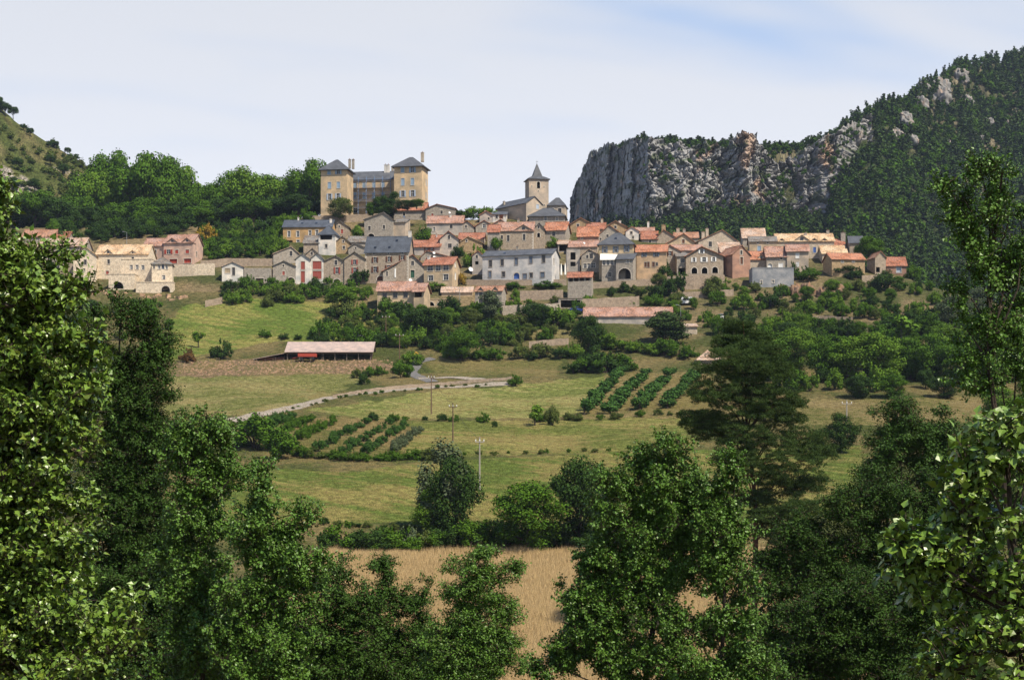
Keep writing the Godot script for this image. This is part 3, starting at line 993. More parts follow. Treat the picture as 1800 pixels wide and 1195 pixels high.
func build_hedges() -> void:
	var g := ["leaf_mid", "leaf_bright", "leaf_dark", "leaf_olive"]
	hedge([[440, 742], [520, 803], [640, 812], [780, 806]], 15, 21, ["leaf_mid", "leaf_olive", "leaf_mid"], "hedge_bush", "bush of the hedge under the orchard rows", "bushes of the orchard hedge", 1)
	hedge([[790, 800], [980, 797], [1060, 793], [1210, 780]], 22, 8, ["leaf_olive", "leaf_mid"], "field_bush", "low tuft of bramble between the mown meadows", "brambles between the meadows", 2)
	hedge([[560, 922], [720, 932], [870, 925]], 20, 14, ["leaf_olive", "leaf_dark"], "bank_bush", "bush on the bank below the lower meadow", "bushes on the lower bank", 3)
	hedge([[545, 962], [640, 972], [720, 968], [820, 962], [900, 950]], 24, 44, ["leaf_mid", "leaf_dark", "leaf_olive", "leaf_mid"], "hedgerow_bush", "rounded bush of the hedgerow behind the golden field", "bushes of the hedgerow behind the golden field", 4)
	hedge([[880, 958], [1000, 962], [1100, 962]], 26, 40, ["leaf_dark", "leaf_mid"], "hedgerow_shrub", "shrub under the trees behind the golden field", "dark shrubs behind the golden field", 5)
	hedge([[925, 742], [1010, 738], [1240, 728]], 24, 13, ["leaf_olive", "leaf_mid"], "verge_bush", "bush on the bank below the vine rows", "bushes below the vine rows", 6)
	hedge([[640, 738], [820, 742], [870, 746]], 26, 16, ["leaf_mid", "leaf_dark"], "bank_shrub", "scrubby bush on the bank above the mown meadow", "scrub above the mown meadow", 7)
	hedge([[780, 628], [860, 634], [1000, 630], [1100, 652]], 24, 26, g, "track_bush", "bush along the terrace above the small meadow", "bushes above the small meadow", 8)
	hedge([[990, 655], [1095, 655]], 20, 34, ["leaf_mid", "leaf_dark"], "thicket_bush", "dense bush of the thicket beside the vine rows", "thicket beside the vine rows", 9)
	hedge([[1050, 612], [1220, 630]], 18, 30, ["leaf_bright", "leaf_mid"], "slope_bush", "bramble on the slope under the long brown roof", "brambles under the long brown roof", 10)
	hedge([[610, 668], [700, 655]], 22, 22, ["leaf_mid", "leaf_olive"], "road_bush", "bush on the bank between barn and gravel track", "bushes along the track", 11)
	hedge([[440, 592], [545, 600]], 22, 16, ["leaf_mid", "leaf_dark"], "meadow_bush", "bush on the meadow edge above the barn", "bushes on the meadow edge above the barn", 12)
	hedge([[700, 655], [730, 640]], 16, 24, ["leaf_bright"], "junction_bush", "round bush where the track bends", "bushes at the bend of the track", 13)
	# the belt of trees and bushes between the village and the fields
	scatter([[560, 560], [640, 552], [760, 556], [1000, 565], [1020, 590], [900, 612], [780, 616], [560, 606]], 84, 31, 22, 42, g, "belt_bush", "bush in the belt of scrub below the village", "bush", "belt of scrub below the village", ["bush", "bush", "full"])
	scatter([[380, 512], [480, 502], [660, 518], [655, 536], [560, 530], [470, 540], [380, 532]], 26, 32, 18, 30, ["leaf_mid", "leaf_dark", "leaf_olive", "leaf_bright"], "hillside_bush", "leafy bush on the bank between stone houses and green meadow", "bush", "bushes above the green meadow")
	scatter([[1130, 505], [1290, 505], [1400, 512], [1640, 500], [1700, 560], [1680, 590], [1400, 590], [1280, 610], [1130, 548]], 115, 33, 14, 34, ["leaf_mid", "leaf_olive", "leaf_mid", "leaf_bright", "leaf_dark"], "scrub_bush", "bush scattered over the dry terraces below the houses", "bush", "scrub on the dry terraces", ["bush", "bush", "bush", "full"])
	scatter([[1400, 585], [1720, 585], [1760, 690], [1380, 690]], 46, 34, 34, 58, ["leaf_mid", "leaf_bright", "leaf_dark", "leaf_bright"], "copse_bush", "leafy bush at the foot of the copse behind the tall pine", "bush", "bushes of the copse", ["bush", "full"])
	scatter([[820, 520], [1000, 530], [1130, 508], [1130, 540], [1000, 560], [830, 556]], 18, 35, 12, 24, g, "terrace_bush", "bush on the walled terraces in front of the village", "bush", "bushes on the walled terraces")
	scatter([[60, 540], [300, 540], [310, 640], [60, 640]], 20, 36, 18, 40, ["leaf_mid", "leaf_dark", "leaf_olive"], "orchard_bush", "bush on the slope below the pale stone farm", "bush", "bushes below the pale stone farm", ["bush", "full"])
	for b in [[1345, 668, 98, 90, "leaf_mid"], [1400, 655, 86, 90, "leaf_bright"], [1450, 670, 78, 80, "leaf_mid"], [1490, 672, 84, 95, "leaf_bright"], [1545, 672, 92, 100, "leaf_bright"], [1600, 668, 80, 90, "leaf_mid"], [1640, 672, 92, 90, "leaf_mid"], [1700, 680, 80, 100, "leaf_mid"], [1390, 612, 48, 60, "leaf_dark"], [1480, 600, 40, 60, "leaf_dark"], [1680, 575, 62, 80, "leaf_grey"], [1720, 572, 70, 70, "leaf_grey"], [1640, 590, 40, 60, "leaf_mid"], [1510, 700, 44, 60, "leaf_dark"], [1570, 700, 46, 60, "leaf_mid"], [1660, 700, 40, 60, "leaf_dark"]]:
		plant_at("full", b[0], b[1], b[2], b[3], b[4], "copse_tree", "broad tree of the copse behind the tall pine*", "tree", "trees of the copse")
	plant_at("sapling", 1585, 620, 66, 60, "leaf_bright", "birch_tree", "thin tree with two pale bare stems above the copse", "tree", "", "bark_pale")
	scatter([[1760, 590], [2060, 620], [2060, 800], [1760, 780]], 26, 37, 50, 95, ["leaf_mid", "leaf_dark", "leaf_bright"], "wood_edge_tree", "tree of the wood that carries on past the copse", "tree", "wood past the copse", ["full"])
	scatter([[1800, 800], [2060, 820], [2060, 1000], [1840, 1000]], 14, 38, 90, 150, ["leaf_mid", "leaf_dark"], "valley_tree", "tree on the valley floor past the shady tree", "tree", "trees on the valley floor", ["full"])
	scatter([[-260, 520], [40, 520], [60, 1000], [-260, 1000]], 26, 39, 50, 120, ["leaf_mid", "leaf_dark", "leaf_bright"], "valley_edge_tree", "tree on the slope behind the near poplar", "tree", "trees behind the near poplar", ["full"])
	# trees among the houses
	for b in [[745, 428, 34, 36, "leaf_mid"], [836, 470, 42, 46, "leaf_bright"], [872, 440, 26, 34, "leaf_mid"], [806, 452, 24, 30, "leaf_dark"], [972, 436, 22, 26, "leaf_bright"], [1165, 488, 34, 44, "leaf_dark"], [1186, 520, 46, 52, "leaf_dark"], [1150, 528, 34, 44, "leaf_dark"], [632, 500, 34, 44, "leaf_dark"], [598, 378, 34, 46, "leaf_olive"], [672, 376, 28, 36, "leaf_dark"], [690, 372, 34, 26, "leaf_dark"], [705, 366, 20, 36, "leaf_dark"], [735, 362, 14, 24, "leaf_dark"], [553, 516, 32, 34, "leaf_dark"], [512, 528, 34, 34, "leaf_olive"], [628, 420, 26, 34, "leaf_bright"], [488, 496, 14, 24, "leaf_mid"], [1380, 500, 34, 26, "leaf_dark"], [1395, 484, 26, 20, "leaf_dark"], [1415, 492, 26, 60, "leaf_mid"], [1480, 482, 20, 50, "leaf_dark"], [1505, 490, 22, 40, "leaf_dark"], [1560, 512, 40, 60, "leaf_dark"], [1605, 492, 30, 34, "leaf_mid"], [1090, 484, 14, 34, "leaf_mid"], [1245, 480, 14, 10, "leaf_mid"], [905, 436, 16, 46, "leaf_dark"], [702, 482, 16, 40, "leaf_mid"], [760, 512, 18, 50, "leaf_bright"], [812, 500, 26, 16, "leaf_gold"], [830, 378, 26, 40, "leaf_bright"], [858, 376, 26, 40, "leaf_bright"], [812, 366, 18, 50, "leaf_dark"], [962, 506, 14, 50, "leaf_mid"], [905, 508, 14, 40, "leaf_mid"]]:
		plant_at("bush", b[0], b[1], b[2], b[3], b[4], "village_bush", "bush growing among the village houses*", "bush", "bushes among the houses")
	plant_at("round", 1528, 470, 58, 58, "leaf_mid", "walnut_tree", "round green tree beside the orange-roofed barn", "tree", "")
	plant_at("round", 606, 552, 52, 66, "leaf_bright", "fruit_tree", "bright green fruit tree standing alone on the meadow under the village", "tree", "")
	plant_at("tall", 862, 568, 60, 40, "leaf_grey", "poplar_tree", "pale green young poplar in front of the dormer house", "tree", "")
	plant_at("full", 750, 596, 62, 90, "leaf_dark", "belt_tree", "large dark tree in the scrub below the village", "tree", "trees of the belt below the village")
	plant_at("full", 812, 634, 60, 70, "leaf_mid", "belt_tree", "round tree above the bend of the gravel track", "tree", "")
	plant_at("full", 942, 580, 54, 60, "leaf_dark", "belt_tree", "dark round tree beside the terrace wall", "tree", "")
	plant_at("full", 1035, 625, 74, 64, "leaf_dark", "belt_tree", "dark tree at the end of the long brown roof", "tree", "")
	plant_at("tall", 1165, 604, 62, 60, "leaf_pine", "fir_tree", "dark fir tree in front of the long brown roof", "tree", "")
	plant_at("tall", 1190, 606, 54, 60, "leaf_pine", "fir_tree", "smaller dark fir beside the stone ruin", "tree", "")
	plant_at("cypress", 912, 553, 26, 8, "leaf_dark", "cypress_tree", "slim dark cypress in front of the terrace wall", "tree", "")
	plant_at("cypress", 1576, 562, 30, 14, "leaf_dark", "cypress_tree", "dark cypress on the dry terraces", "tree", "")
	plant_at("sapling", 348, 611, 30, 24, "leaf_bright", "sapling", "young sapling alone on the green meadow", "tree", "")
	plant_at("bush", 390, 630, 36, 46, "leaf_dark", "meadow_shrub", "dark round shrub at the meadow foot beside the barn", "bush", "")
	plant_at("bush", 330, 636, 26, 34, "leaf_red", "rust_shrub", "rust coloured shrub beside the dark shrub on the meadow", "bush", "")
	plant_at("bush", 705, 664, 34, 40, "leaf_mid", "lone_bush", "round bush beside the bend of the gravel track", "bush", "")
	plant_at("bush", 640, 676, 26, 26, "leaf_dark", "lone_bush", "dark bush on the bank above the gravel track", "bush", "")
	plant_at("sapling", 940, 748, 38, 32, "leaf_bright", "bush_sapling", "spiky light green sapling on the bank of the mown meadow", "tree", "")
	plant_at("bush", 971, 748, 38, 32, "leaf_olive", "bank_sapling", "olive green bush beside the spiky sapling", "bush", "")
	plant_at("bush", 906, 677, 20, 34, "leaf_mid", "track_end_bush", "bush where the gravel track meets the terrace", "bush", "")
	plant_at("bush", 870, 751, 13, 14, "leaf_dark", "tiny_bush", "tiny dark bush alone on the mown meadow", "bush", "")
	plant_at("bush", 450, 790, 70, 110, "leaf_mid", "thicket", "big light green thicket at the end of the orchard", "bush", "thickets beside the orchard")
	plant_at("bush", 492, 806, 60, 90, "leaf_mid", "thicket", "big light green thicket at the end of the orchard", "bush", "thickets beside the orchard")
	plant_at("willow", 778, 940, 165, 100, "leaf_grey", "willow_tree", "pale feathery willow behind the dark round tree on the meadow bank", "tree", "")
	plant_at("full", 800, 944, 150, 104, "leaf_dark", "alder_tree", "dark round tree in front of the pale willow", "tree", "")
	plant_at("full", 752, 940, 84, 74, "leaf_bright", "alder_tree", "small bright tree beside the dark round tree", "tree", "")
	plant_at("bush", 716, 968, 50, 44, "leaf_grey", "grey_bush", "grey green bush before the golden field", "bush", "")
	plant_at("full", 930, 968, 132, 150, "leaf_mid", "walnut_tree", "broad bright tree behind the golden field", "tree", "")
	plant_at("full", 1020, 962, 172, 130, "leaf_dark", "ash_tree", "taller dark tree behind the golden field", "tree", "")
	plant_at("full", 1478, 796, 74, 76, "leaf_dark", "oak_tree", "compact dark round tree on the field behind the tall pine", "tree", "")
	# four vine rows and the orchard rows
	rng.seed = 50
	var rows := [[[1026, 730], [1096, 656]], [[1072, 728], [1138, 660]], [[1122, 724], [1182, 658]], [[1172, 720], [1226, 660]]]
	for r in rows.size():
		for j in 13:
			var t := (j + rnd(0.0, 0.6)) / 13.0
			plant_at("vine", lerpf(rows[r][0][0], rows[r][1][0], t), lerpf(rows[r][0][1], rows[r][1][1], t), lerpf(27, 17, t) * rnd(0.8, 1.2), lerpf(36, 26, t), "leaf_vine", "vine", ["vine bush of the row beside the mown meadow", "vine bush of the second row from the mown meadow", "vine bush of the third row from the mown meadow", "vine bush of the row beside the tall pine"][r], "vine", "vine row %s" % ["one", "two", "three", "four"][r])
	var orch := [[[470, 752], [515, 737]], [[528, 774], [590, 742]], [[555, 796], [650, 742]], [[600, 800], [690, 742]], [[640, 800], [720, 744]], [[690, 798], [740, 755]], [[500, 760], [552, 738]]]
	for r in orch.size():
		for j in 8:
			var t := (j + rnd(0.0, 0.6)) / 8.0
			plant_at("bush", lerpf(orch[r][0][0], orch[r][1][0], t), lerpf(orch[r][0][1], orch[r][1][1], t), lerpf(24, 15, t) * rnd(0.7, 1.25), lerpf(28, 20, t), ["leaf_vine", "leaf_mid", "leaf_vine", "leaf_vine", "leaf_vine", "leaf_grey", "leaf_mid"][r], "fruit_bush", "small fruit tree of the %s orchard row counted from the light green thicket" % ["first", "third", "fourth", "fifth", "sixth", "seventh", "second"][r], "bush", "%s orchard row" % ["first", "third", "fourth", "fifth", "sixth", "seventh", "second"][r])

func build_far_woods() -> void:
	# one mass of small pines and oaks over the mountain
	rng.seed = 404
	var sets := [[], [], [], []]
	var tints := [[], [], [], []]
	var made := 0
	while made < 24000:
		var u := rnd(990, 1990)
		var d := rnd(725, 1420)
		var p := mountain_at(u, d)
		var v := V0 + F * p.y / p.z
		var nd := noise.get_noise_2d(p.x * 0.016, p.z * 0.016 + p.y * 0.02)
		var dens := 0.85 - maxf(0.0, nd) * 0.55
		if u < 1540 and d > cliff_depth(u) - 4.0 and d < cliff_depth(u) + 26.0: dens = 0.0
		if u < 1480 and d > cliff_depth(u) + 26.0: dens *= 0.5
		made += 1
		if rng.randf() > dens or v > 560.0 and u < 1500.0: continue
		var pine := rng.randf() < 0.62
		var k := (0 if pine else 2) + rng.randi() % 2
		var h := lerpf(3.5, 12.0, pow(rng.randf(), 1.6)) if pine else lerpf(3.0, 9.0, pow(rng.randf(), 1.5))
		var w := h * (rnd(0.85, 1.15) if pine else rnd(0.95, 1.3))
		if u < 1480 and d > cliff_depth(u): h *= 0.6
		p.y -= h * 0.1
		sets[k].append(Transform3D(Basis(Vector3.UP, rnd(0, TAU)).scaled(Vector3(w, h, w)), p))
		var b := rnd(0.5, 1.05)
		tints[k].append(Color(b, b, b))
	# bushes on ledges and along the cliff edge
	for i in 900:
		var u := rnd(1016, 1530)
		var top := rng.randf() < 0.4
		var foot := lut(CLIFF_FOOT, u)
		var rv := lut(RIDGE, u)
		var t := rng.randf()
		if not top and noise.get_noise_2d(u * 0.02, t * 2.0) < 0.02: continue
		var d := cliff_depth(u) + 16.0 + rnd(0, 40) if top else cliff_depth(u) - 8.0 + t * 14.0
		var p := mountain_at(u, d) if top else spot(u, lerpf(foot, rv + 12.0, t), d)
		if u < 1130.0 and not top: continue
		var h := rnd(2.0, 4.5)
		sets[3].append(Transform3D(Basis(Vector3.UP, rnd(0, TAU)).scaled(Vector3(h, h, h)), p))
		var b := rnd(0.6, 1.0)
		tints[3].append(Color(b, b, b))
	for k in 4:
		var pr: Array = proto("far_pine" if k < 2 else "far_leaf", k)
		var mesh: ArrayMesh = pr[0].duplicate()
		mesh.surface_set_material(0, M.leaf_pine if k < 2 else M.leaf_mid)
		var o := copies("forest", mesh, sets[k], self, tints[k])
		tag(o, ["dark pine forest covering the mountain slope", "second stand of dark pines on the mountain slope", "paler oak scrub mixed into the mountain forest", "low scrub on the cliff ledges and mountain forest"][k], "forest")
	# left hill: dry grass slope with shrubs
	var hs := []
	var ht := []
	for i in 1500:
		var u := rnd(-300, 420)
		var d := rnd(650, 880)
		var p := hill_at(u, d)
		var dens := 0.42 + noise.get_noise_2d(p.x * 0.03, p.z * 0.03) * 1.0 + (0.5 if u > 90.0 else 0.0)
		if rng.randf() > dens: continue
		var h := rnd(1.6, 4.2)
		hs.append(Transform3D(Basis(Vector3.UP, rnd(0, TAU)).scaled(Vector3(h, h, h) * 1.2), p - Vector3(0, h * 0.15, 0)))
		var b := rnd(0.55, 1.1)
		ht.append(Color(b * rnd(0.8, 1.1), b, b * 0.9))
	var mesh2: ArrayMesh = proto("far_leaf", 2)[0].duplicate()
	mesh2.surface_set_material(0, M.leaf_olive)
	tag(copies("hill_scrub", mesh2, hs, self, ht), "low scrub over the dry grassy hill behind the wood", "scrub")
	var j := 0
	for b in [[8, 205, 26], [22, 205, 22], [-8, 195, 30], [40, 230, 14], [52, 240, 16], [84, 262, 14], [96, 262, 16], [118, 272, 14], [134, 284, 14], [30, 300, 24], [88, 292, 20], [60, 340, 26], [20, 340, 30], [110, 310, 22]]:
		var d := 660.0
		while d < 868.0:
			var q := hill_at(b[0], d)
			if V0 + F * q.y / q.z <= b[1]: break
			d += 3.0
		rng.seed = 700 + j
		var p := hill_at(b[0], d)
		plant("round", 1 + j % 3, p - Vector3(0, 0.5, 0), b[2] * d / F * 1.1, b[2] * d / F * 1.1, "leaf_dark", "hill_tree", "small dark tree on the dry hill behind the wood", "tree", "trees on the dry hill")
		j += 1

func build_grass() -> void:
	rng.seed = 61
	# stalks: tufts of thin blades
	var mk := func(n: int, h: float, s: float, w: float) -> Geo:
		var g := Geo.new()
		g.tinted = true
		for i in n:
			var p := Vector3(rnd(-s, s), 0, rnd(-s, s))
			var tip := p + Vector3(rnd(-0.35, 0.35) * h, h * rnd(0.6, 1.1), rnd(-0.35, 0.35) * h)
			var x := Vector3(rnd(-1, 1), 0, rnd(-1, 1)).normalized() * w
			var b := rnd(0.7, 1.25)
			g.col = Color(b, b * rnd(0.95, 1.05), b * rnd(0.85, 1.1))
			g.tri(p - x, p + x, tip)
		return g
	var wheat: ArrayMesh = mk.call(42, 0.75, 0.7, 0.016).mesh(M.straw)
	var list := []
	while list.size() < 26000:
		var d := rnd(104, 205)
		var x := rnd(-0.11, 0.24) * d
		var v := V0 - F * ground(x, d) / d
		if v < 968.0: continue
		if noise.get_noise_2d(x * 0.06, d * 0.06) < -0.32 and rng.randf() < 0.6: continue
		var s := rnd(0.75, 1.25)
		list.append(Transform3D(Basis(Vector3.UP, rnd(0, TAU)).scaled(Vector3(s, s * rnd(0.7, 1.2), s)), Vector3(x, ground(x, d) - 0.03, -d)))
	tag(copies("golden_grass", wheat, list, self), "tall golden ripe grass of the lowest field", "grass")
	var tuft: ArrayMesh = mk.call(30, 0.34, 0.55, 0.022).mesh(M.grass_blade)
	var dry: ArrayMesh = mk.call(30, 0.30, 0.55, 0.02).mesh(M.grass_dry)
	var a := []
	var b := []
	while a.size() + b.size() < 42000:
		var d := rnd(205, 480)
		var x := rnd(-0.24, 0.30) * d
		var p := Vector3(x, ground(x, d) - 0.02, -d)
		var s := rnd(0.5, 1.15)
		var n1 := noise.get_noise_2d(x * 0.035 + 7.0, d * 0.035)
		var t := Transform3D(Basis(Vector3.UP, rnd(0, TAU)).scaled(Vector3(s, s * rnd(0.5, 1.2), s)), p)
		if n1 + rnd(-0.25, 0.25) > -0.02: b.append(t)
		else: a.append(t)
	tag(copies("meadow_grass", tuft, a, self), "short green grass of the meadows and banks", "grass")
	tag(copies("dry_grass", dry, b, self), "short dry mown grass of the meadows", "grass")

# ---------- buildings ----------
func span(poly: Array, y: float) -> Vector2:   # left and right edge of a convex outline at height y
	var lo := 1e9
	var hi := -1e9
	for i in poly.size():
		var a: Vector2 = poly[i]
		var b: Vector2 = poly[(i + 1) % poly.size()]
		if y < minf(a.y, b.y) - 1e-5 or y > maxf(a.y, b.y) + 1e-5: continue
		if absf(a.y - b.y) < 1e-5:
			lo = minf(lo, minf(a.x, b.x))
			hi = maxf(hi, maxf(a.x, b.x))
			continue
		var x := lerpf(a.x, b.x, clampf((y - a.y) / (b.y - a.y), 0, 1))
		lo = minf(lo, x)
		hi = maxf(hi, x)
	return Vector2(lo, hi)
func gap(o: Dictionary, y: float) -> Vector2:
	var c: float = (o.x0 + o.x1) / 2
	var r: float = (o.x1 - o.x0) / 2
	if o.arch and y > o.y1 - r:
		var q: float = y - (o.y1 - r)
		var h := sqrt(maxf(0.0, r * r - q * q))
		return Vector2(c - h, c + h)
	return Vector2(o.x0, o.x1)

# a wall face with true openings: outline poly in (x, y) of the plane o + ex * x + up * y, openings cut through with reveals of depth deep
func wall_face(g: Geo, o: Vector3, ex: Vector3, poly: Array, ops: Array, deep := 0.28) -> void:
	var nz := ex.cross(Vector3.UP)
	var ys := []
	for p in poly: ys.append(p.y)
	for q in ops:
		ys.append(q.y0)
		ys.append(q.y1)
		if q.arch:
			var r: float = (q.x1 - q.x0) / 2
			for k in [0.0, 0.4, 0.7, 0.87, 0.96]: ys.append(q.y1 - r + r * k)
	ys.sort()
	var at := func(x: float, y: float, z: float) -> Vector3: return o + ex * x + Vector3(0, y, 0) - nz * z
	for i in ys.size() - 1:
		var ya: float = ys[i]
		var yb: float = ys[i + 1]
		if yb - ya < 1e-4: continue
		var a := span(poly, ya + 1e-4)
		var b := span(poly, yb - 1e-4)
		if a.x > a.y or b.x > b.y: continue
		var now := []
		for q in ops:
			if q.y0 < (ya + yb) / 2 and q.y1 > (ya + yb) / 2: now.append(q)
		now.sort_custom(func(m, n): return m.x0 < n.x0)
		var ca := a.x
		var cb := b.x
		for q in now:
			var ga := gap(q, ya)
			var gb := gap(q, yb)
			if ga.x < ca - 0.01: continue
			g.quad(at.call(ca, ya, 0), at.call(ga.x, ya, 0), at.call(gb.x, yb, 0), at.call(cb, yb, 0))
			g.quad(at.call(ga.x, ya, 0), at.call(ga.x, ya, deep), at.call(gb.x, yb, deep), at.call(gb.x, yb, 0))
			g.quad(at.call(ga.y, ya, deep), at.call(ga.y, ya, 0), at.call(gb.y, yb, 0), at.call(gb.y, yb, deep))
			ca = ga.y
			cb = gb.y
		g.quad(at.call(ca, ya, 0), at.call(a.y, ya, 0), at.call(b.y, yb, 0), at.call(cb, yb, 0))
	for q in ops:
		g.quad(at.call(q.x0, q.y0, deep), at.call(q.x1, q.y0, deep), at.call(q.x1, q.y0, 0), at.call(q.x0, q.y0, 0))
		if not q.arch: g.quad(at.call(q.x0, q.y1, 0), at.call(q.x1, q.y1, 0), at.call(q.x1, q.y1, deep), at.call(q.x0, q.y1, deep))

func frame_mesh(w: float, h: float) -> ArrayMesh:   # a stone surround with a sill, open in the middle
	var key := "frame%d_%d" % [int(w * 20), int(h * 20)]
	if not cache.has(key):
		var g := Geo.new()
		var t := 0.15
		g.box(Vector3(-w / 2 - t, -h / 2, -0.02), Vector3(-w / 2, h / 2, 0.05))
		g.box(Vector3(w / 2, -h / 2, -0.02), Vector3(w / 2 + t, h / 2, 0.05))
		g.box(Vector3(-w / 2 - t, h / 2, -0.02), Vector3(w / 2 + t, h / 2 + t * 1.3, 0.053))
		g.box(Vector3(-w / 2 - t, -h / 2 - t, -0.02), Vector3(w / 2 + t, -h / 2, 0.09))
		cache[key] = g.mesh(null)
	return cache[key]
func unit_box() -> ArrayMesh:
	if not cache.has("box"):
		var g := Geo.new()
		g.box(Vector3(-0.5, -0.5, -0.5), Vector3(0.5, 0.5, 0.5))
		cache.box = g.mesh(null)
	return cache.box
func board(called: String, at: Vector3, size: Vector3, parent: Node, m: Material) -> MeshInstance3D:
	var o := part(called, unit_box(), parent, m)
	o.position = at
	o.scale = size
	return o
func shutter_mesh() -> ArrayMesh:   # a ledged shutter leaf of unit size
	if not cache.has("shutter"):
		var g := Geo.new()
		for i in 3: g.box(Vector3(-0.5 + i / 3.0 + 0.01, -0.5, -0.5), Vector3(-0.5 + (i + 1) / 3.0 - 0.01, 0.5, 0.3))
		for y in [-0.32, 0.32]: g.box(Vector3(-0.48, y - 0.04, 0.3), Vector3(0.48, y + 0.04, 0.5))
		cache.shutter = g.mesh(null)
	return cache.shutter

# kinds: p pane, s pane and open shutters, c closed shutters, o open hole, a arched hole, d door, A arched door, w pane with white frame
func add_window(parent: Node, o: Vector3, ex: Vector3, q: Dictionary, turn: float) -> void:
	var w: float = q.x1 - q.x0
	var h: float = q.y1 - q.y0
	var nz := ex.cross(Vector3.UP)
	var kind: String = q.kind
	var m: Material = M[q.col]
	var door := kind in ["d", "A"]
	var r: Node3D
	if q.arch:
		r = part("door" if door else "opening", arch_mesh(w, h), parent, M.surround)
	else:
		r = part("door" if door else "window", frame_mesh(w, h), parent, M.surround if q.trim else M.surround_dark)
	r.position = o + ex * ((q.x0 + q.x1) / 2) + Vector3(0, (q.y0 + q.y1) / 2, 0)
	r.rotation.y = turn
	match kind:
		"p", "s", "w":
			board("pane", Vector3(0, 0, -0.20), Vector3(w + 0.04, h + 0.04, 0.04), r, M.glass)
			var bar: Material = M.white_paint if kind == "w" or kind == "s" else M.grey_wood
			board("glazing_bar", Vector3(0, 0, -0.155), Vector3(0.05, h, 0.05), r, bar)
			board("glazing_bar", Vector3(0, h * 0.12, -0.153), Vector3(w, 0.045, 0.046), r, bar)
			if kind == "w":
				for s in [-1, 1]: board("sash", Vector3(s * (w / 2 - 0.05), 0, -0.15), Vector3(0.1, h, 0.06), r, bar)
			if kind == "s":
				for s in [-1, 1]:
					var b := part("shutter", shutter_mesh(), r, m)
					b.position = Vector3(s * (w * 0.77 + 0.03), 0, 0.09)
					b.scale = Vector3(w * 0.5, h * 1.02, 0.07)
		"c":
			for s in [-1, 1]:
				var b := part("shutter", shutter_mesh(), r, m)
				b.position = Vector3(s * w * 0.25, 0, -0.08)
				b.scale = Vector3(w * 0.49, h * 0.99, 0.07)
		"d", "A":
			var b := part("door_leaf", shutter_mesh(), r, m)
			b.position = Vector3(0, 0, -0.24)
			b.scale = Vector3(w * 1.02, h * 1.02, 0.07)
func arch_mesh(w: float, h: float) -> ArrayMesh:   # voussoirs round an arched opening
	var g := Geo.new()
	var r := w / 2
	var yc := h / 2 - r
	var t := 0.24
	for i in 9:
		var a0 := PI * i / 9.0 + 0.01
		var a1 := PI * (i + 1) / 9.0 - 0.01
		var p := []
		for z in [-0.02, 0.05]:
			for k in [[r, a0], [r + t, a0], [r + t, a1], [r, a1]]: p.append(Vector3(cos(k[1]) * k[0], yc + sin(k[1]) * k[0], z))
		g.quad(p[4], p[5], p[6], p[7]); g.quad(p[1], p[2], p[6], p[5]); g.quad(p[0], p[4], p[7], p[3])
	for s in [-1, 1]: g.box(Vector3(minf(s * r, s * (r + t)), -h / 2, -0.02), Vector3(maxf(s * r, s * (r + t)), yc, 0.05))
	return g.mesh(null)

func chimney(parent: Node, at: Vector3, w: float, h: float, m := "stone_grey", pots := true) -> void:
	var g := Geo.new()
	g.box(at + Vector3(-w / 2, -0.8, -w * 0.4), at + Vector3(w / 2, h, w * 0.4))
	g.box(at + Vector3(-w / 2 - 0.07, h, -w * 0.4 - 0.07), at + Vector3(w / 2 + 0.07, h + 0.12, w * 0.4 + 0.07))
	var c := part("chimney", g.mesh(M[m]), parent)
	if pots:
		var p := Geo.new()
		p.tube([at + Vector3(0, h + 0.12, 0), at + Vector3(0, h + 0.5, 0)], [0.13, 0.11], 8)
		part("chimney_pot", p.mesh(M.tile_old), c)

func sag(u: float) -> float: return noise2.get_noise_1d(u) * 0.06

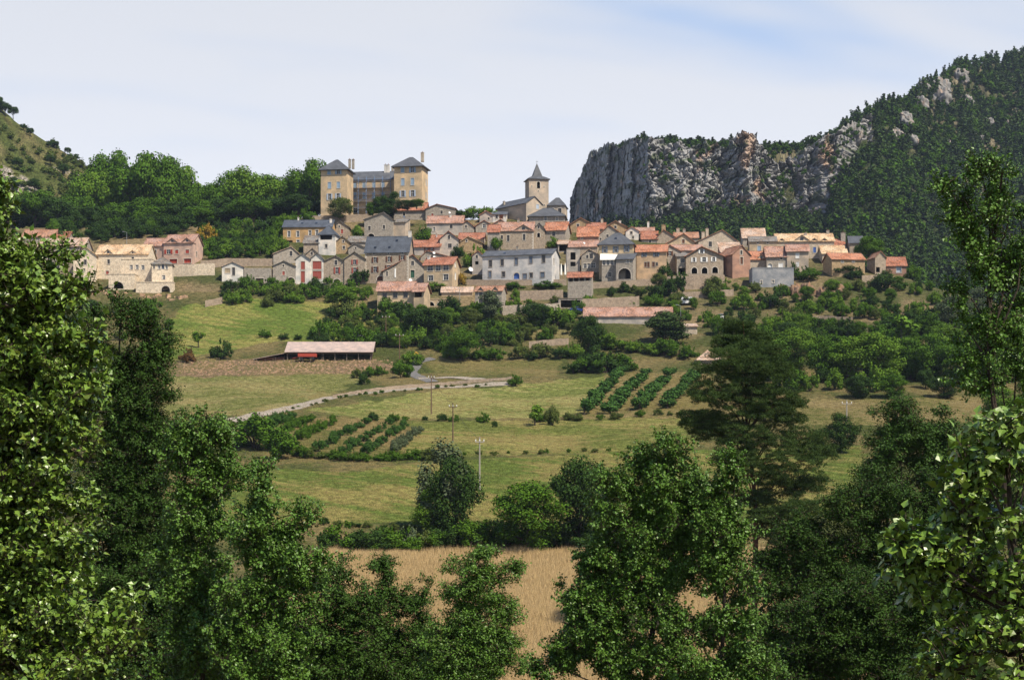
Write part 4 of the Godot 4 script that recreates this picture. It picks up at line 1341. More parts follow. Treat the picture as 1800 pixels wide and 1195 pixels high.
# a roof of true thickness; type G ridge runs back, S ridge runs along the front, H hipped, L lean-to rising to the back, F flat with a parapet
func roof_mesh(t: String, W: float, D: float, ye: float, yr: float, xp: float, yer: float, over: float, m: Material, hip := 0.5) -> ArrayMesh:
	var g := Geo.new()
	var th := 0.17
	var x0 := -W / 2 - over
	var x1 := W / 2 + over
	var z0 := over
	var z1 := -D - over
	match t:
		"G":
			var sl := (yr - ye) / (xp + W / 2)
			var sr := (yr - yer) / (W / 2 - xp)
			var a := Vector3(x0, ye - sl * over + th, 0)
			var b := Vector3(x1, yer - sr * over + th, 0)
			var p := Vector3(xp, yr + th, 0)
			var f := Vector3(0, 0, z0)
			var k := Vector3(0, 0, z1)
			g.slab(p + k, a + k, a + f, p + f, th - 0.004)
			g.slab(b + k, p + k, p + f, b + f, th - 0.004)
			g.tube([p + f + Vector3(0, -0.03, 0.02), p + k + Vector3(0, -0.03, 0)], [0.13, 0.13], 6)
		"S":
			var s := (yr - ye) / (D / 2)
			var e := ye - s * over + th
			var mid := -D / 2
			g.slab(Vector3(x0, e, z0), Vector3(x1, e, z0), Vector3(x1, yr + th, mid), Vector3(x0, yr + th, mid), th - 0.004)
			g.slab(Vector3(x1, e, z1), Vector3(x0, e, z1), Vector3(x0, yr + th, mid), Vector3(x1, yr + th, mid), th - 0.004)
			g.tube([Vector3(x0 - 0.02, yr + th - 0.03, mid), Vector3(x1 + 0.02, yr + th - 0.03, mid)], [0.13, 0.13], 6)
		"H":
			var mid := -D / 2
			var inx := minf(W / 2 - 0.02, D / 2 * (hip * 2.0))
			var s := (yr - ye) / (D / 2)
			var e := ye - s * over + th
			var A := Vector3(x0, e, z0)
			var B := Vector3(x1, e, z0)
			var C := Vector3(x1, e, z1)
			var E := Vector3(x0, e, z1)
			var P := Vector3(-W / 2 + inx, yr + th, mid)
			var Q := Vector3(W / 2 - inx, yr + th, mid)
			g.quad(A, B, Q, P)
			g.quad(C, E, P, Q)
			g.tri(B, C, Q, Vector2(0, 0), Vector2(D, 0), Vector2(D / 2, D / 2))
			g.tri(E, A, P, Vector2(0, 0), Vector2(D, 0), Vector2(D / 2, D / 2))
			var k := Vector3(0, -th, 0)
			g.quad(A + k, B + k, B, A); g.quad(B + k, C + k, C, B); g.quad(C + k, E + k, E, C); g.quad(E + k, A + k, A, E)
			g.quad(E + k, C + k, B + k, A + k)
			for q in [[A, P], [B, Q], [C, Q], [E, P], [P, Q]]:
				if q[0].distance_to(q[1]) > 0.1: g.tube([q[0] + Vector3(0, -0.02, 0), q[1] + Vector3(0, -0.02, 0)], [0.09, 0.09], 5)
		"L":
			var s := (yr - ye) / D
			g.slab(Vector3(x0, ye - s * over + th, z0), Vector3(x1, ye - s * over + th, z0), Vector3(x1, yr + s * over + th, z1), Vector3(x0, yr + s * over + th, z1), th - 0.004)
		"F":
			g.box(Vector3(-W / 2 - 0.1, ye, -D - 0.1), Vector3(W / 2 + 0.1, ye + 0.18, 0.1))
	return g.mesh(m)

# at: [left u, right u, foot v, eave v, ridge v]; windows: [u, v, width, height, kind, colour]
func house(called: String, label: String, at: Array, yaw: float, D: float, t: String, wall: String, roof: String, wins := [], opt := {}) -> Node3D:
	var um: float = (at[0] + at[1]) / 2.0
	var z0: float = opt.z if opt.has("z") else -hit(um, at[2]).z
	z0 += opt.get("dz", 0.0)
	var th := deg_to_rad(yaw)
	var c := cos(th)
	var s := sin(th)
	var p0 := spot(at[0], at[2], z0)
	var k1: float = (at[1] - U0) / F
	var W := (k1 * z0 - p0.x) / (c + k1 * s)
	var X := Vector3(c, 0, s)
	var root := thing(called, label, opt.get("cat", "house"), p0 + X * W / 2, -th, opt.get("group", ""))
	var dm := z0 - W / 2 * s
	marks.append([root.position, called.replace("_", " ")])
	var ye: float = (at[2] - at[3]) / F * dm
	var yr: float
	if t == "G": yr = (V0 - at[4]) / F * dm - p0.y
	elif t == "L": yr = (V0 - at[4]) / F * (dm + D * c) - p0.y
	elif t == "F": yr = ye
	else: yr = (V0 - at[4]) / F * (dm + D / 2 * c) - p0.y
	yr = maxf(yr, ye + (0.0 if t in ["F", "L"] else 0.5))
	var fx := func(u: float) -> float:
		var k := (u - U0) / F
		return (k * z0 - p0.x) / (c + k * s) - W / 2
	var fy := func(u: float, v: float) -> float:
		var d: float = z0 - (fx.call(u) + W / 2) * s
		return (V0 - v) / F * d - p0.y
	var xp: float = fx.call(opt.pk) if opt.has("pk") else 0.0
	var yer: float = (at[2] - opt.er) / F * dm if opt.has("er") else ye
	var low := -float(opt.get("low", 4.0))
	var ops := []
	for w in wins:
		var x: float = fx.call(w[0])
		var y: float = fy.call(w[0], w[1])
		var hw: float = w[2] * dm / F / c / 2
		var hh: float = w[3] * dm / F / 2
		if t != "G":
			var tp := minf(y + hh, ye - 0.08)
			y = (tp + y - hh) / 2
			hh = tp - y
			if hh < 0.15: continue
		if x - hw < -W / 2 + 0.05 or x + hw > W / 2 - 0.05: continue
		ops.append({"x0": x - hw, "x1": x + hw, "y0": y - hh, "y1": y + hh, "arch": w[4] in ["a", "A"], "kind": w[4], "col": w[5] if w.size() > 5 else "brown", "trim": opt.get("trim", true)})
	# walls
	var g := Geo.new()
	var front := [Vector2(-W / 2, low), Vector2(W / 2, low), Vector2(W / 2, ye), Vector2(-W / 2, ye)]
	var side := [Vector2(0, low), Vector2(D, low), Vector2(D, ye), Vector2(0, ye)]
	var side2 := side
	if t == "G":
		front = [Vector2(-W / 2, low), Vector2(W / 2, low), Vector2(W / 2, yer), Vector2(xp, yr), Vector2(-W / 2, ye)]
		side = [Vector2(0, low), Vector2(D, low), Vector2(D, yer), Vector2(0, yer)]
	elif t == "S":
		side = [Vector2(0, low), Vector2(D, low), Vector2(D, ye), Vector2(D / 2, yr), Vector2(0, ye)]
		side2 = side
	elif t == "L":
		side = [Vector2(0, low), Vector2(D, low), Vector2(D, yr), Vector2(0, ye)]
		side2 = [Vector2(0, low), Vector2(D, low), Vector2(D, ye), Vector2(0, yr)]
	wall_face(g, Vector3.ZERO, Vector3(1, 0, 0), front, ops)
	var rops := []
	for w in opt.get("rwin", []):   # windows of the flank, in metres: along, height of the middle, width, height, kind, colour
		rops.append({"x0": w[0] - w[2] / 2.0, "x1": w[0] + w[2] / 2.0, "y0": w[1] - w[3] / 2.0, "y1": w[1] + w[3] / 2.0, "arch": false, "kind": w[4], "col": w[5], "trim": true})
	wall_face(g, Vector3(W / 2, 0, 0), Vector3(0, 0, -1), side, rops)
	wall_face(g, Vector3(-W / 2, 0, -D), Vector3(0, 0, 1), side2, [])
	var back := []
	if t == "L": back = [Vector2(-W / 2, low), Vector2(W / 2, low), Vector2(W / 2, yr), Vector2(-W / 2, yr)]
	elif t == "G": back = [Vector2(-W / 2, low), Vector2(W / 2, low), Vector2(W / 2, ye), Vector2(-xp, yr), Vector2(-W / 2, yer)]
	else: back = front
	wall_face(g, Vector3(0, 0, -D), Vector3(-1, 0, 0), back, [])
	part("wall", g.mesh(M[wall]), root)
	for q in ops:
		if q.kind != "o": add_window(root, Vector3.ZERO, Vector3(1, 0, 0), q, 0.0)
	for q in rops: add_window(root, Vector3(W / 2, 0, 0), Vector3(0, 0, -1), q, PI / 2)
	var over: float = opt.get("over", 0.35)
	if roof != "": part("roof", roof_mesh(t, W, D, ye, yr, xp, yer, over, M[roof], opt.get("hip", 0.5)), root)
	# quoins at the front corners
	if opt.get("quoins", false):
		var q := Geo.new()
		var y := -0.5
		var i := 0
		while y < minf(ye, yer) - 0.5:
			var w := 0.55 if i % 2 == 0 else 0.32
			q.box(Vector3(-W / 2 - 0.02, y, -0.3), Vector3(-W / 2 + w, y + 0.42, 0.03))
			q.box(Vector3(W / 2 - w, y, -0.3), Vector3(W / 2 + 0.02, y + 0.42, 0.03))
			y += 0.45
			i += 1
		part("quoin", q.mesh(M.surround), root)
	# gabled dormers that rise from the front wall: [u of the middle, half width, v of the peak]
	for d in opt.get("dorm", []):
		var x: float = fx.call(d[0])
		var hw: float = d[1] * dm / F
		var py: float = fy.call(d[0], d[2])
		var back_z := -minf(D / 2, (py - ye) / maxf(0.1, (yr - ye) / (D / 2)) + 0.6)
		var dg := Geo.new()
		var dops := []
		if d.size() > 3:
			var dh: float = (py - ye)
			dops.append({"x0": -hw * d[3], "x1": hw * d[3], "y0": dh * 0.12, "y1": minf(dh * 0.12 + hw * d[3] * 2.4, dh * 0.62), "arch": false, "kind": "p", "col": "brown", "trim": true})
		wall_face(dg, Vector3(x, ye, 0.02), Vector3(1, 0, 0), [Vector2(-hw, -0.4), Vector2(hw, -0.4), Vector2(hw, 0.0), Vector2(0, py - ye), Vector2(-hw, 0.0)], dops, 0.1)
		var dw := part("dormer", dg.mesh(M[wall]), root)
		for q in dops: board("pane", Vector3(x, ye + (q.y0 + q.y1) / 2, -0.06), Vector3(q.x1 - q.x0, q.y1 - q.y0, 0.04), dw, M.glass)
		var dr := Geo.new()
		var sl := (py - ye) / hw
		var oo := 0.25
		var P := Vector3(x, py + 0.16, 0)
		var A := Vector3(x - hw - oo, ye - sl * oo + 0.16, 0)
		var B := Vector3(x + hw + oo, ye - sl * oo + 0.16, 0)
		var f := Vector3(0, 0, 0.3)
		var k := Vector3(0, 0, back_z)
		dr.slab(P + k, A + k, A + f, P + f, 0.14)
		dr.slab(B + k, P + k, P + f, B + f, 0.14)
		part("dormer_roof", dr.mesh(M[roof]), dw)
	for ch in opt.get("ch", []):   # chimneys: u, share of the depth, width, height, material
		var x: float = fx.call(ch[0])
		var dd: float = ch[1] * D
		var yy := yr
		match t:
			"S", "H": yy = lerpf(ye, yr, 1.0 - absf(dd - D / 2) / (D / 2))
			"G": yy = lerpf(yr, ye, clampf(absf(x - xp) / (W / 2), 0, 1))
			"L": yy = lerpf(ye, yr, ch[1])
		chimney(root, Vector3(x, yy, -dd), ch[2], ch[3], ch[4] if ch.size() > 4 else "stone_grey")
	if opt.has("sky"):   # roof lights: u, share up the front slope
		for sl in opt.sky:
			var x: float = fx.call(sl[0])
			var f: float = sl[1]
			var a := atan2(yr - ye, D / 2)
			var b := board("skylight", Vector3(x, lerpf(ye, yr, f) + 0.22, -D / 2 * f), Vector3(0.7, 0.08, 0.9), root, M.glass)
			b.rotation.x = a
	return root

func stone_wall(label: String, pts: Array, h_px: float, m := "dry_stone", called := "stone_wall", thick := 0.6, group := "") -> void:
	var g := Geo.new()
	var base := Vector3.ZERO
	for i in pts.size() - 1:
		var a := hit(pts[i][0], pts[i][1])
		var b := hit(pts[i + 1][0], pts[i + 1][1])
		if i == 0: base = a
		var n := maxi(1, int(a.distance_to(b) / 1.2))
		for j in n:
			var p := a.lerp(b, float(j) / n) - base
			var q := a.lerp(b, float(j + 1) / n) - base
			var h := h_px * -a.z / F
			var d := Vector3(0, 0, -thick)
			var hp := Vector3(0, h + noise.get_noise_1d(p.x * 0.9) * 0.22, 0)
			var hq := Vector3(0, h + noise.get_noise_1d(q.x * 0.9) * 0.22, 0)
			var f := Vector3(0, -2.5, 0)
			var jog := Vector3(0, 0, noise2.get_noise_1d(p.x * 2.0 + i) * 0.08)
			g.hexa([p + d + f, q + d + f, q + f + jog, p + f + jog, p + d + hp, q + d + hq, q + hq + jog, p + hp + jog])
	one(called, g.mesh(M[m]), label, "wall", group, base)

func build_village() -> void:
	# ----- pale stone farm and the pink house -----
	house("old_house", "red-tiled house half hidden by leaves behind the farm", [38, 94, 428, 416, 404], 0, 8, "S", "stone_grey", "tile_old")
	house("old_house", "small red-tiled house beside the half hidden house", [86, 118, 430, 419, 408], 4, 7, "S", "stone_grey", "tile_red")
	house("long_barn", "long stone barn with pale tiled roof behind the farm", [66, 146, 470, 433, 419], 3, 9, "S", "stone_grey", "tile_pale", [[85, 452, 5, 8, "p"]])
	house("stone_shed", "narrow stone shed against the tan-roofed farmhouse", [103, 128, 482, 453, 445], 0, 6, "L", "stone", "stone_roof")
	house("farmhouse_gable", "pale stone farmhouse end gable with red shuttered window", [128, 168, 492, 448, 434], -4, 17, "G", "limestone", "tile_tan", [[148.5, 444, 4.4, 7.6, "c", "brick_red"], [149, 460.5, 4.6, 8.6, "p"], [147.5, 473.5, 2.6, 3, "p"]], {"pk": 149, "dz": -2})
	house("farmhouse", "long pale stone farmhouse with tan roof and two wall dormers", [168, 259, 492, 446.5, 431], 2, 10, "S", "limestone", "tile_tan", [[190, 460, 4.4, 8, "p"], [188, 479, 5, 6, "c", "brick_red"], [232.5, 454, 4.4, 5, "p"]], {"dorm": [[189, 9, 438, 0.2], [232, 8, 440, 0.2]], "dz": 1})
	house("flat_roofed_wing", "flat-roofed pale stone wing with three small windows", [212, 266, 496, 456, 455], 4, 8, "F", "limestone", "limestone", [[230, 469.5, 5, 7.4, "w"], [240.2, 469.5, 5, 7.4, "w"], [250.6, 470, 5, 7.4, "w"], [231.5, 488, 11, 8, "c", "brick_red"]], {"dz": -3})
	house("gate_tower", "pale stone tower with hipped stone roof and triple arched window", [266, 302, 511, 463, 452.5], -8, 6.5, "H", "limestone", "stone_roof", [[279, 469.5, 4, 7, "w"], [285.6, 468.6, 4.4, 9, "A", "blue_grey"], [292, 469.5, 4, 7, "w"], [287, 487.5, 5, 7, "w"], [270, 469, 2.4, 6, "p"]], {"hip": 0.45})
	house("arched_terrace", "pale stone terrace block with an arched cellar opening", [190, 236, 509, 482, 481], 0, 6, "F", "limestone", "limestone", [[207.5, 501.5, 17, 12, "a"]])
	house("arched_terrace", "lower sloping terrace wall with an arch under the tower", [238, 303, 515, 496, 495], 0, 3, "F", "limestone", "limestone", [[290.5, 508.5, 15, 12, "a"]])
	house("cellar", "low stone cellar front with two dark openings beside the farm", [70, 124, 504, 485, 484], 0, 5, "F", "limestone", "stone_grey", [[96, 497, 12, 10, "o"], [107, 493, 5, 6, "p"]])
	house("pink_house", "pink house with red shutters and two gabled wall dormers", [287, 338, 465, 427, 413], 10, 9, "S", "pink", "tile_pink", [[295.5, 442.5, 7, 7.4, "s", "red"], [310, 442.5, 6, 7, "c", "red"], [328.5, 442, 6.6, 6.6, "c", "red"], [304, 459, 14, 7.6, "d", "red"], [329, 458.4, 13, 8, "d", "red"]], {"dorm": [[302, 11, 418.4, 0.2], [328, 10, 418, 0.2]], "rwin": [[3.2, 3.4, 0.9, 1.5, "p", "red"]]})
	house("pink_wing", "lower pink wing with one wide window beside the pink house", [252, 288, 462, 432, 419.5], 4, 8, "S", "pink", "tile_pink", [[269.5, 442, 10, 6, "p"]])
	stone_wall("high pale retaining wall under the pink house", [[300, 486], [340, 485], [376, 484]], 21, "limestone", "retaining_wall", 1.0)
	# ----- houses round the white double gable -----
	house("white_cottage", "small white gabled cottage with a single dark door", [389.5, 427, 496, 468.5, 460.5], -5, 7, "G", "white", "tile_pale", [[410, 477, 5, 14, "p"], [399.5, 475.5, 9, 8, "c", "sand"]])
	house("roofless_ruin", "roofless stone ruin with a wide low opening", [428, 476, 499, 471, 470], 0, 6, "F", "stone_grey", "", [[434.6, 491, 5, 7, "p"], [456, 493, 14, 8, "d", "dark_wood"]])
	house("stone_cottage", "stone gabled cottage with grey roof and arched door", [479, 518.5, 500, 467.5, 459], -3, 9, "G", "stone_grey", "stone_roof", [[497.5, 467, 3, 4, "p"], [498, 480, 4.4, 7, "c", "brick_red"], [511, 493.5, 13, 12, "A", "dark_wood"]])
	house("white_gable_house", "white house half with tall red shutters, gable beside its twin", [519, 544, 499, 455.5, 446], 2, 9, "G", "white", "stone_roof", [[532, 466.5, 7, 14, "c", "brick_red"], [532, 486.5, 7, 20, "c", "brick_red"]], {"pk": 531})
	house("white_gable_house", "white house half with wide red double shutters", [544, 568, 499, 455.5, 445], 2, 9, "G", "white", "stone_roof", [[557, 466, 15.5, 14, "c", "brick_red"], [557, 483, 15.5, 14, "c", "brick_red"]], {"pk": 557})
	house("stone_house", "stone gable with pinkish roof above the small cottage", [480, 527, 470, 446, 433.5], -12, 9, "G", "stone_grey", "tile_pale", [[511, 445.5, 5, 9, "p"]], {"pk": 511, "dz": 3})
	house("stone_house", "little stone gable behind the white double gable", [535, 562, 462, 448, 437], 0, 8, "G", "stone", "stone_roof", [[547.5, 445.5, 4, 6, "p"]])
	house("orange_house", "long orange plastered house under a blue-grey slate roof", [497, 583, 432, 399, 387.6], 2, 9, "S", "ochre", "slate_blue", [[507.5, 411, 5, 10, "w"], [523, 411, 5, 10, "w"], [544.5, 410, 5, 10, "w"], [556.5, 409, 5, 10, "w"], [508, 426, 12, 7, "o"], [523.6, 425.6, 5.4, 8, "w"]], {"ch": [[579, 0.3, 0.7, 1.2, "white"], [520, 0.5, 0.5, 0.9, "white"]], "sky": [[529, 0.5], [554, 0.5]], "dz": 4})
	house("loggia_tower", "white tower house with open loggia under slate pyramid roof", [559.5, 588.5, 448, 411.5, 397], 8, 6, "H", "white", "slate_blue", [[572.8, 416.6, 21, 9.4, "o"], [573, 432.5, 4.4, 7, "p"]], {"hip": 0.5})
	house("lean_to_house", "stone lean-to house against the loggia tower", [533, 560, 446, 427, 415], 0, 6, "L", "stone", "stone_roof")
	house("stone_house", "stone gable with a red door shutter under the chateau wall", [582, 613, 418, 399, 389], 0, 8, "G", "stone", "stone_roof", [[601, 406.5, 4.6, 8, "c", "brick_red"], [596, 398, 3, 3.4, "p"]])
	house("stone_house", "brown stone gable with two small framed windows", [588, 615, 446, 426, 415.4], 0, 9, "G", "stone_ochre", "stone_roof", [[603, 424, 3, 4, "p"], [604, 435, 4, 6, "p"]])
	house("stone_house", "low stone gable with grey stone roof beside the slate house", [612, 643, 446, 436, 427.5], 5, 8, "G", "stone_grey", "stone_roof", [[625, 436, 3, 4, "p"]], {"pk": 624})
	house("stone_house", "stone roof house between the loggia tower and ruined house", [612, 645, 432, 425, 416], 0, 7, "S", "stone_grey", "stone_roof")
	house("twin_gable_house", "stone gable with open red shutters beside the white house", [568, 605, 499, 459.5, 450], 2, 9, "G", "stone", "stone_roof", [[590, 461.5, 5, 8.4, "p"], [592, 475.5, 5.4, 11, "s", "brick_red"], [592, 494, 11, 8, "A", "brown"]], {"pk": 590})
	house("twin_gable_house", "stone gable with two rows of red shutters", [605, 641.5, 499, 455, 443], 2, 9, "G", "stone", "stone_roof", [[623, 460.5, 5.4, 8.4, "s", "brick_red"], [623.4, 475, 5.4, 9.4, "s", "brick_red"]], {"pk": 623})
	house("slate_house", "tall stone house with large blue slate roof", [641.5, 718, 498, 443, 416.5], 6, 9, "S", "stone", "slate_blue", [[657, 445.8, 3, 3.4, "p"], [682.6, 445, 3, 3.4, "p"], [707, 444, 3, 3.4, "p"], [659, 456.6, 5.4, 9, "s", "brown"], [683.7, 455.4, 5.4, 9, "s", "brown"], [707, 453, 5.4, 8.4, "s", "brown"], [659, 473.6, 6, 10, "s", "brown"], [683, 470, 6, 8, "s", "brown"], [668, 489, 12, 8, "A", "brown"]], {"ch": [[716, 0.5, 0.9, 1.6, "white"]], "sky": [[658, 0.25], [683, 0.25], [694, 0.7]], "quoins": true})
	house("gable_house", "wide dark plastered gable with green door and white shutters", [673, 745, 499, 476, 448], -8, 12, "G", "stone_grey", "tile_red", [[725, 462.4, 5, 8, "p"], [725, 481.6, 7, 14, "d", "green"], [698.5, 480, 5, 15, "s", "white_paint"], [680, 481, 3, 9, "p"]], {"pk": 725, "er": 465, "over": 0.5})
	house("ochre_wing", "ochre wing with red roof and five white windows", [745, 795, 508, 465.4, 453], 14, 8, "S", "sand", "tile_red", [[756, 471.6, 10, 9, "w"], [770, 471.4, 9, 9, "w"], [783.6, 470.4, 10, 9, "w"], [757, 488.6, 9, 9, "w"], [783.6, 487, 9, 10, "w"]], {"over": 0.5, "rwin": [[3.0, 7.0, 1.0, 1.2, "c", "white_paint"], [3.2, 3.8, 1.2, 2.0, "c", "white_paint"]], "ch": [[748, 0.4, 0.8, 0.9, "white"]]})
	house("ochre_villa", "ochre villa with orange-pink roof and three dark windows", [663, 727, 545, 510.6, 495.6], 3, 8, "S", "sand", "tile_pink", [[676, 519.8, 7.4, 9, "p"], [694.4, 519, 7.4, 9, "p"], [712.6, 518.4, 7.4, 9, "p"], [676.4, 537, 5.4, 8, "c", "brick_red"], [694.6, 537, 5.4, 8, "s", "brick_red"], [712.6, 536.6, 5.4, 8, "s", "brick_red"]], {"over": 0.5, "trim": false})
	house("villa_porch", "porch end of the ochre villa with dark open bay", [727, 745, 545, 511.4, 498.5], 14, 6, "S", "sand", "tile_pink", [[735, 517.4, 13, 10, "o"]], {"over": 0.5, "dz": -1})
	house("garden_terrace", "ochre garden terrace with two low arches", [745, 795, 540, 526, 525], 0, 4, "F", "sand", "sand", [[757, 534, 12, 7, "a"], [774, 534, 12, 7, "a"]])
	house("garden_shelter", "low tiled garden shelter behind the ochre villa", [776, 830, 520, 513.5, 505], 2, 6, "S", "sand", "tile_pale")
	house("dormer_house", "stone house with old red roof and two dormers", [835, 882, 552, 512, 503.6], 10, 7, "S", "stone_grey", "tile_old", [[845, 517.5, 6, 7, "p"], [870.4, 517, 6, 7, "p"], [845, 531, 7, 11, "p"], [874, 528, 5, 7, "p"]], {"dorm": [[845, 6, 505], [870.5, 6, 504]]})
	house("long_grey_house", "long pale grey plastered house with slate roof and blue arched door", [848, 970, 494, 450.5, 440], 16, 9, "S", "pale_plaster", "slate", [[862, 463, 5.4, 12, "p"], [882.6, 461.4, 5.4, 11, "p"], [907.4, 459.4, 5.4, 12, "c", "blue_grey"], [933, 456.6, 5.4, 12, "c", "blue_grey"], [955.5, 455, 5.4, 12.4, "p"], [861, 482, 5.4, 11, "c", "blue_grey"], [885, 482, 5.4, 9, "p"], [908, 485, 10, 11, "A", "blue"], [922.4, 485.6, 7, 9, "c", "blue_grey"], [933.6, 483.6, 5.4, 8, "p"], [953.6, 483, 7, 9, "c", "blue_grey"]], {"rwin": [[2.4, 5.4, 1.0, 1.6, "p", "brown"]], "ch": [[902, 0.5, 0.6, 1.1]], "sky": [[884, 0.4]], "trim": false})
	house("terrace_house", "small grey house with bright orange roof beside the long house", [830, 850, 490, 449, 441], 6, 8, "G", "grey_plaster", "tile_orange", [[838, 451, 4, 6, "p"], [838, 462, 6, 6, "o"]], {"dz": 6})
	# ----- upper rows under the chateau -----
	house("ruined_house", "ruined stone gable with framed windows below the chateau", [640, 690, 420, 386, 374], 8, 8, "G", "stone_grey", "stone_roof", [[649, 401, 4.4, 7.6, "p"], [674.6, 399, 4, 7, "p"], [652, 414, 12, 7, "a"]], {"pk": 674})
	house("plastered_annex", "pale plastered annex beside the ruined stone gable", [690, 712, 420, 391, 384], 10, 7, "L", "tower", "stone_roof")
	house("row_house", "long stone house with red roof below the chateau tower", [692, 748, 386, 369, 357], 4, 8, "S", "stone_grey", "tile_red", [[710, 376, 4, 6, "p"]], {"over": 0.5})
	house("row_house", "stone house end with brown gable beside the long row", [748, 800, 390, 367, 359], 6, 8, "G", "stone_grey", "tile_red", [[776, 373, 4, 6, "p"], [760, 378, 4, 6, "c", "brick_red"]], {"pk": 768})
	house("grey_house", "grey plastered house under a pink tiled roof", [750, 813, 412, 392, 380], 4, 8, "S", "grey_plaster", "tile_pink", [[763, 402.5, 4, 7, "w"], [793, 398, 5, 7, "p"]], {"ch": [[790, 0.4, 0.6, 0.9, "white"]]})
	house("gable_cottage", "stone gable cottage with orange roof in the upper row", [805, 833, 413, 398, 388], 3, 8, "G", "stone_grey", "tile_orange", [[819, 398, 3.4, 5, "p"]], {"pk": 821})
	house("gable_cottage", "stone gable cottage with a round framed window", [836, 867, 413, 397, 387.5], 3, 9, "G", "stone_grey", "tile_red", [[851, 397, 6, 7, "w"]], {"pk": 851})
	house("tall_gable_house", "grey plastered gable with two dark windows and red roof", [773, 806, 450, 419.5, 406.6], -3, 8, "G", "grey_plaster", "tile_red", [[789, 417, 4, 7, "p"], [790.6, 432, 6.4, 8, "p"]], {"pk": 788, "over": 0.45})
	house("red_roof_wing", "low wing with bright red roof beside the grey gable", [720, 773, 449, 433.6, 423], 5, 7, "S", "grey_plaster", "tile_red", [[749.6, 439, 4, 7, "s", "brown"], [758.6, 438, 4, 7, "s", "brown"]], {"over": 0.45})
	house("red_roof_shed", "tiny red roofed shed above the low wing", [756, 776, 432, 422.4, 414], 0, 6, "S", "stone", "tile_red", [], {"ch": [[767, 0.3, 0.4, 0.9, "white"]]})
	house("red_roof_house", "house with long red roof running back from the grey gable", [806, 850, 432, 420, 410], 4, 8, "S", "stone_light", "tile_red", [[842, 424, 3, 4, "p"]])
	house("ochre_cottage", "warm stone gable cottage with pale tiled roof above the tree", [806, 847, 442, 426.6, 416], 3, 8, "G", "stone_ochre", "tile_tan", [[820, 423, 3, 4, "p"]], {"pk": 823})
	house("red_gable_house", "low red roofed gable with satellite dishes behind the ochre wing", [739, 792, 462, 452, 441], 0, 9, "G", "stone_grey", "tile_red", [], {"pk": 750, "dz": 2})
	house("stone_annex", "small stone annex with dark red roof beside the gabled row", [857, 878, 440, 407.5, 396], 4, 7, "S", "stone_grey", "tile_red", [[863, 433, 4, 7, "w"]])
	house("stone_row_house", "stone house with pale red roof, gable dormer and tall windows", [876, 938, 440, 405.4, 391], 3, 9, "S", "stone", "tile_pink", [[882, 417, 4, 7, "p"], [893.4, 418.6, 4.4, 11, "p"], [921.4, 416.6, 4.4, 11, "p"]], {"dorm": [[920, 17, 395, 0.16]], "ch": [[910, 0.5, 0.8, 0.9]], "quoins": true})
	house("stone_row_house", "narrow stone gable with one arched framed window", [938.5, 957, 440, 402, 392.4], 3, 9, "G", "stone", "slate", [[946.6, 399, 3.4, 5, "p"], [946.8, 413, 5, 8, "a"]])
	house("red_roof_house", "square stone house with orange roof and plain flank", [957, 994, 430, 404.6, 391], 12, 9, "S", "stone_grey", "tile_orange", [[973.6, 411, 6, 8, "p"]], {"over": 0.45})
	house("hip_roof_house", "grey house with hipped slate roof in front of the church", [930, 992, 396, 379, 366.5], 6, 9, "H", "stone_grey", "slate", [[959, 384, 5, 8, "w"], [979, 384.6, 4, 6, "w"]], {"over": 0.6})
	house("church_cottage", "little grey gable cottage with orange roof beside the church", [843, 866, 391, 378, 371], 6, 8, "G", "grey_plaster", "tile_orange", [[859, 384, 3, 4, "p"]], {"pk": 855, "ch": [[851, 0.3, 0.5, 0.8, "white"]]})
	house("church_cottage", "low porch house with orange posts against the church nave", [866, 890, 390, 377, 373], 3, 6, "L", "white", "slate", [[873, 381, 4, 6, "p"], [881, 381, 7, 7, "d", "tile_orange"]])
	# ----- houses right of the church -----
	house("dark_gable_house", "dark roofed stone gable below the church apse", [1003, 1040, 408, 394, 383], 6, 9, "G", "stone_ochre", "tile_old", [[1016, 396, 4, 5, "p"]], {"pk": 1021})
	house("orange_gable_house", "brown plastered house with orange eave strip", [1015, 1052, 434, 415.5, 399], 5, 10, "S", "rose_brown", "tile_orange", [[1038, 425, 4, 4, "p"], [1023, 419, 3, 3, "p"]])
	house("orange_gable_house", "stone gable at the end of the brown house", [1051, 1096, 434, 414, 395.6], 3, 10, "G", "stone_grey", "tile_orange", [[1068, 414.5, 4, 5, "p"], [1056, 420, 3, 4, "p"]], {"pk": 1071})
	house("upper_house", "small red-roofed house in the upper row beyond the church", [1032, 1064, 413, 402.5, 392], 4, 8, "S", "stone", "tile_red", [[1045, 407, 4, 5, "p"]], {"ch": [[1058, 0.5, 0.8, 1.2, "stone_light"]]})
	house("upper_house", "old-roofed gable in the upper row beside the red-roofed house", [1064, 1102, 410, 399, 388.5], 3, 9, "G", "stone_ochre", "tile_old", [[1082, 399, 4, 5, "p"]], {"pk": 1082, "ch": [[1090, 0.4, 0.8, 1.3, "white"]]})
	house("upper_house", "pink-roofed house squeezed behind the steep red roof", [1112, 1150, 420, 410, 400.5], 4, 8, "S", "stone_light", "tile_pink", [[1124, 414, 4, 5, "p"]], {"ch": [[1140, 0.5, 0.7, 1.8, "white"]]})
	house("upper_house", "stone gable between the grey gable cottages and the church", [866, 892, 404, 394, 386], 3, 8, "G", "stone", "tile_red", [[879, 395, 4, 5, "p"]], {"pk": 880})
	house("open_barn", "open fronted barn under a flat pink roof", [981, 1003, 443, 429, 423], 0, 8, "L", "stone_grey", "tile_pale", [[992, 436, 18, 11, "o"]])
	house("pink_roof_house", "low house with pink roof squeezed behind the grey narrow house", [1000, 1050, 446, 434, 424], 8, 8, "S", "stone", "tile_pink")
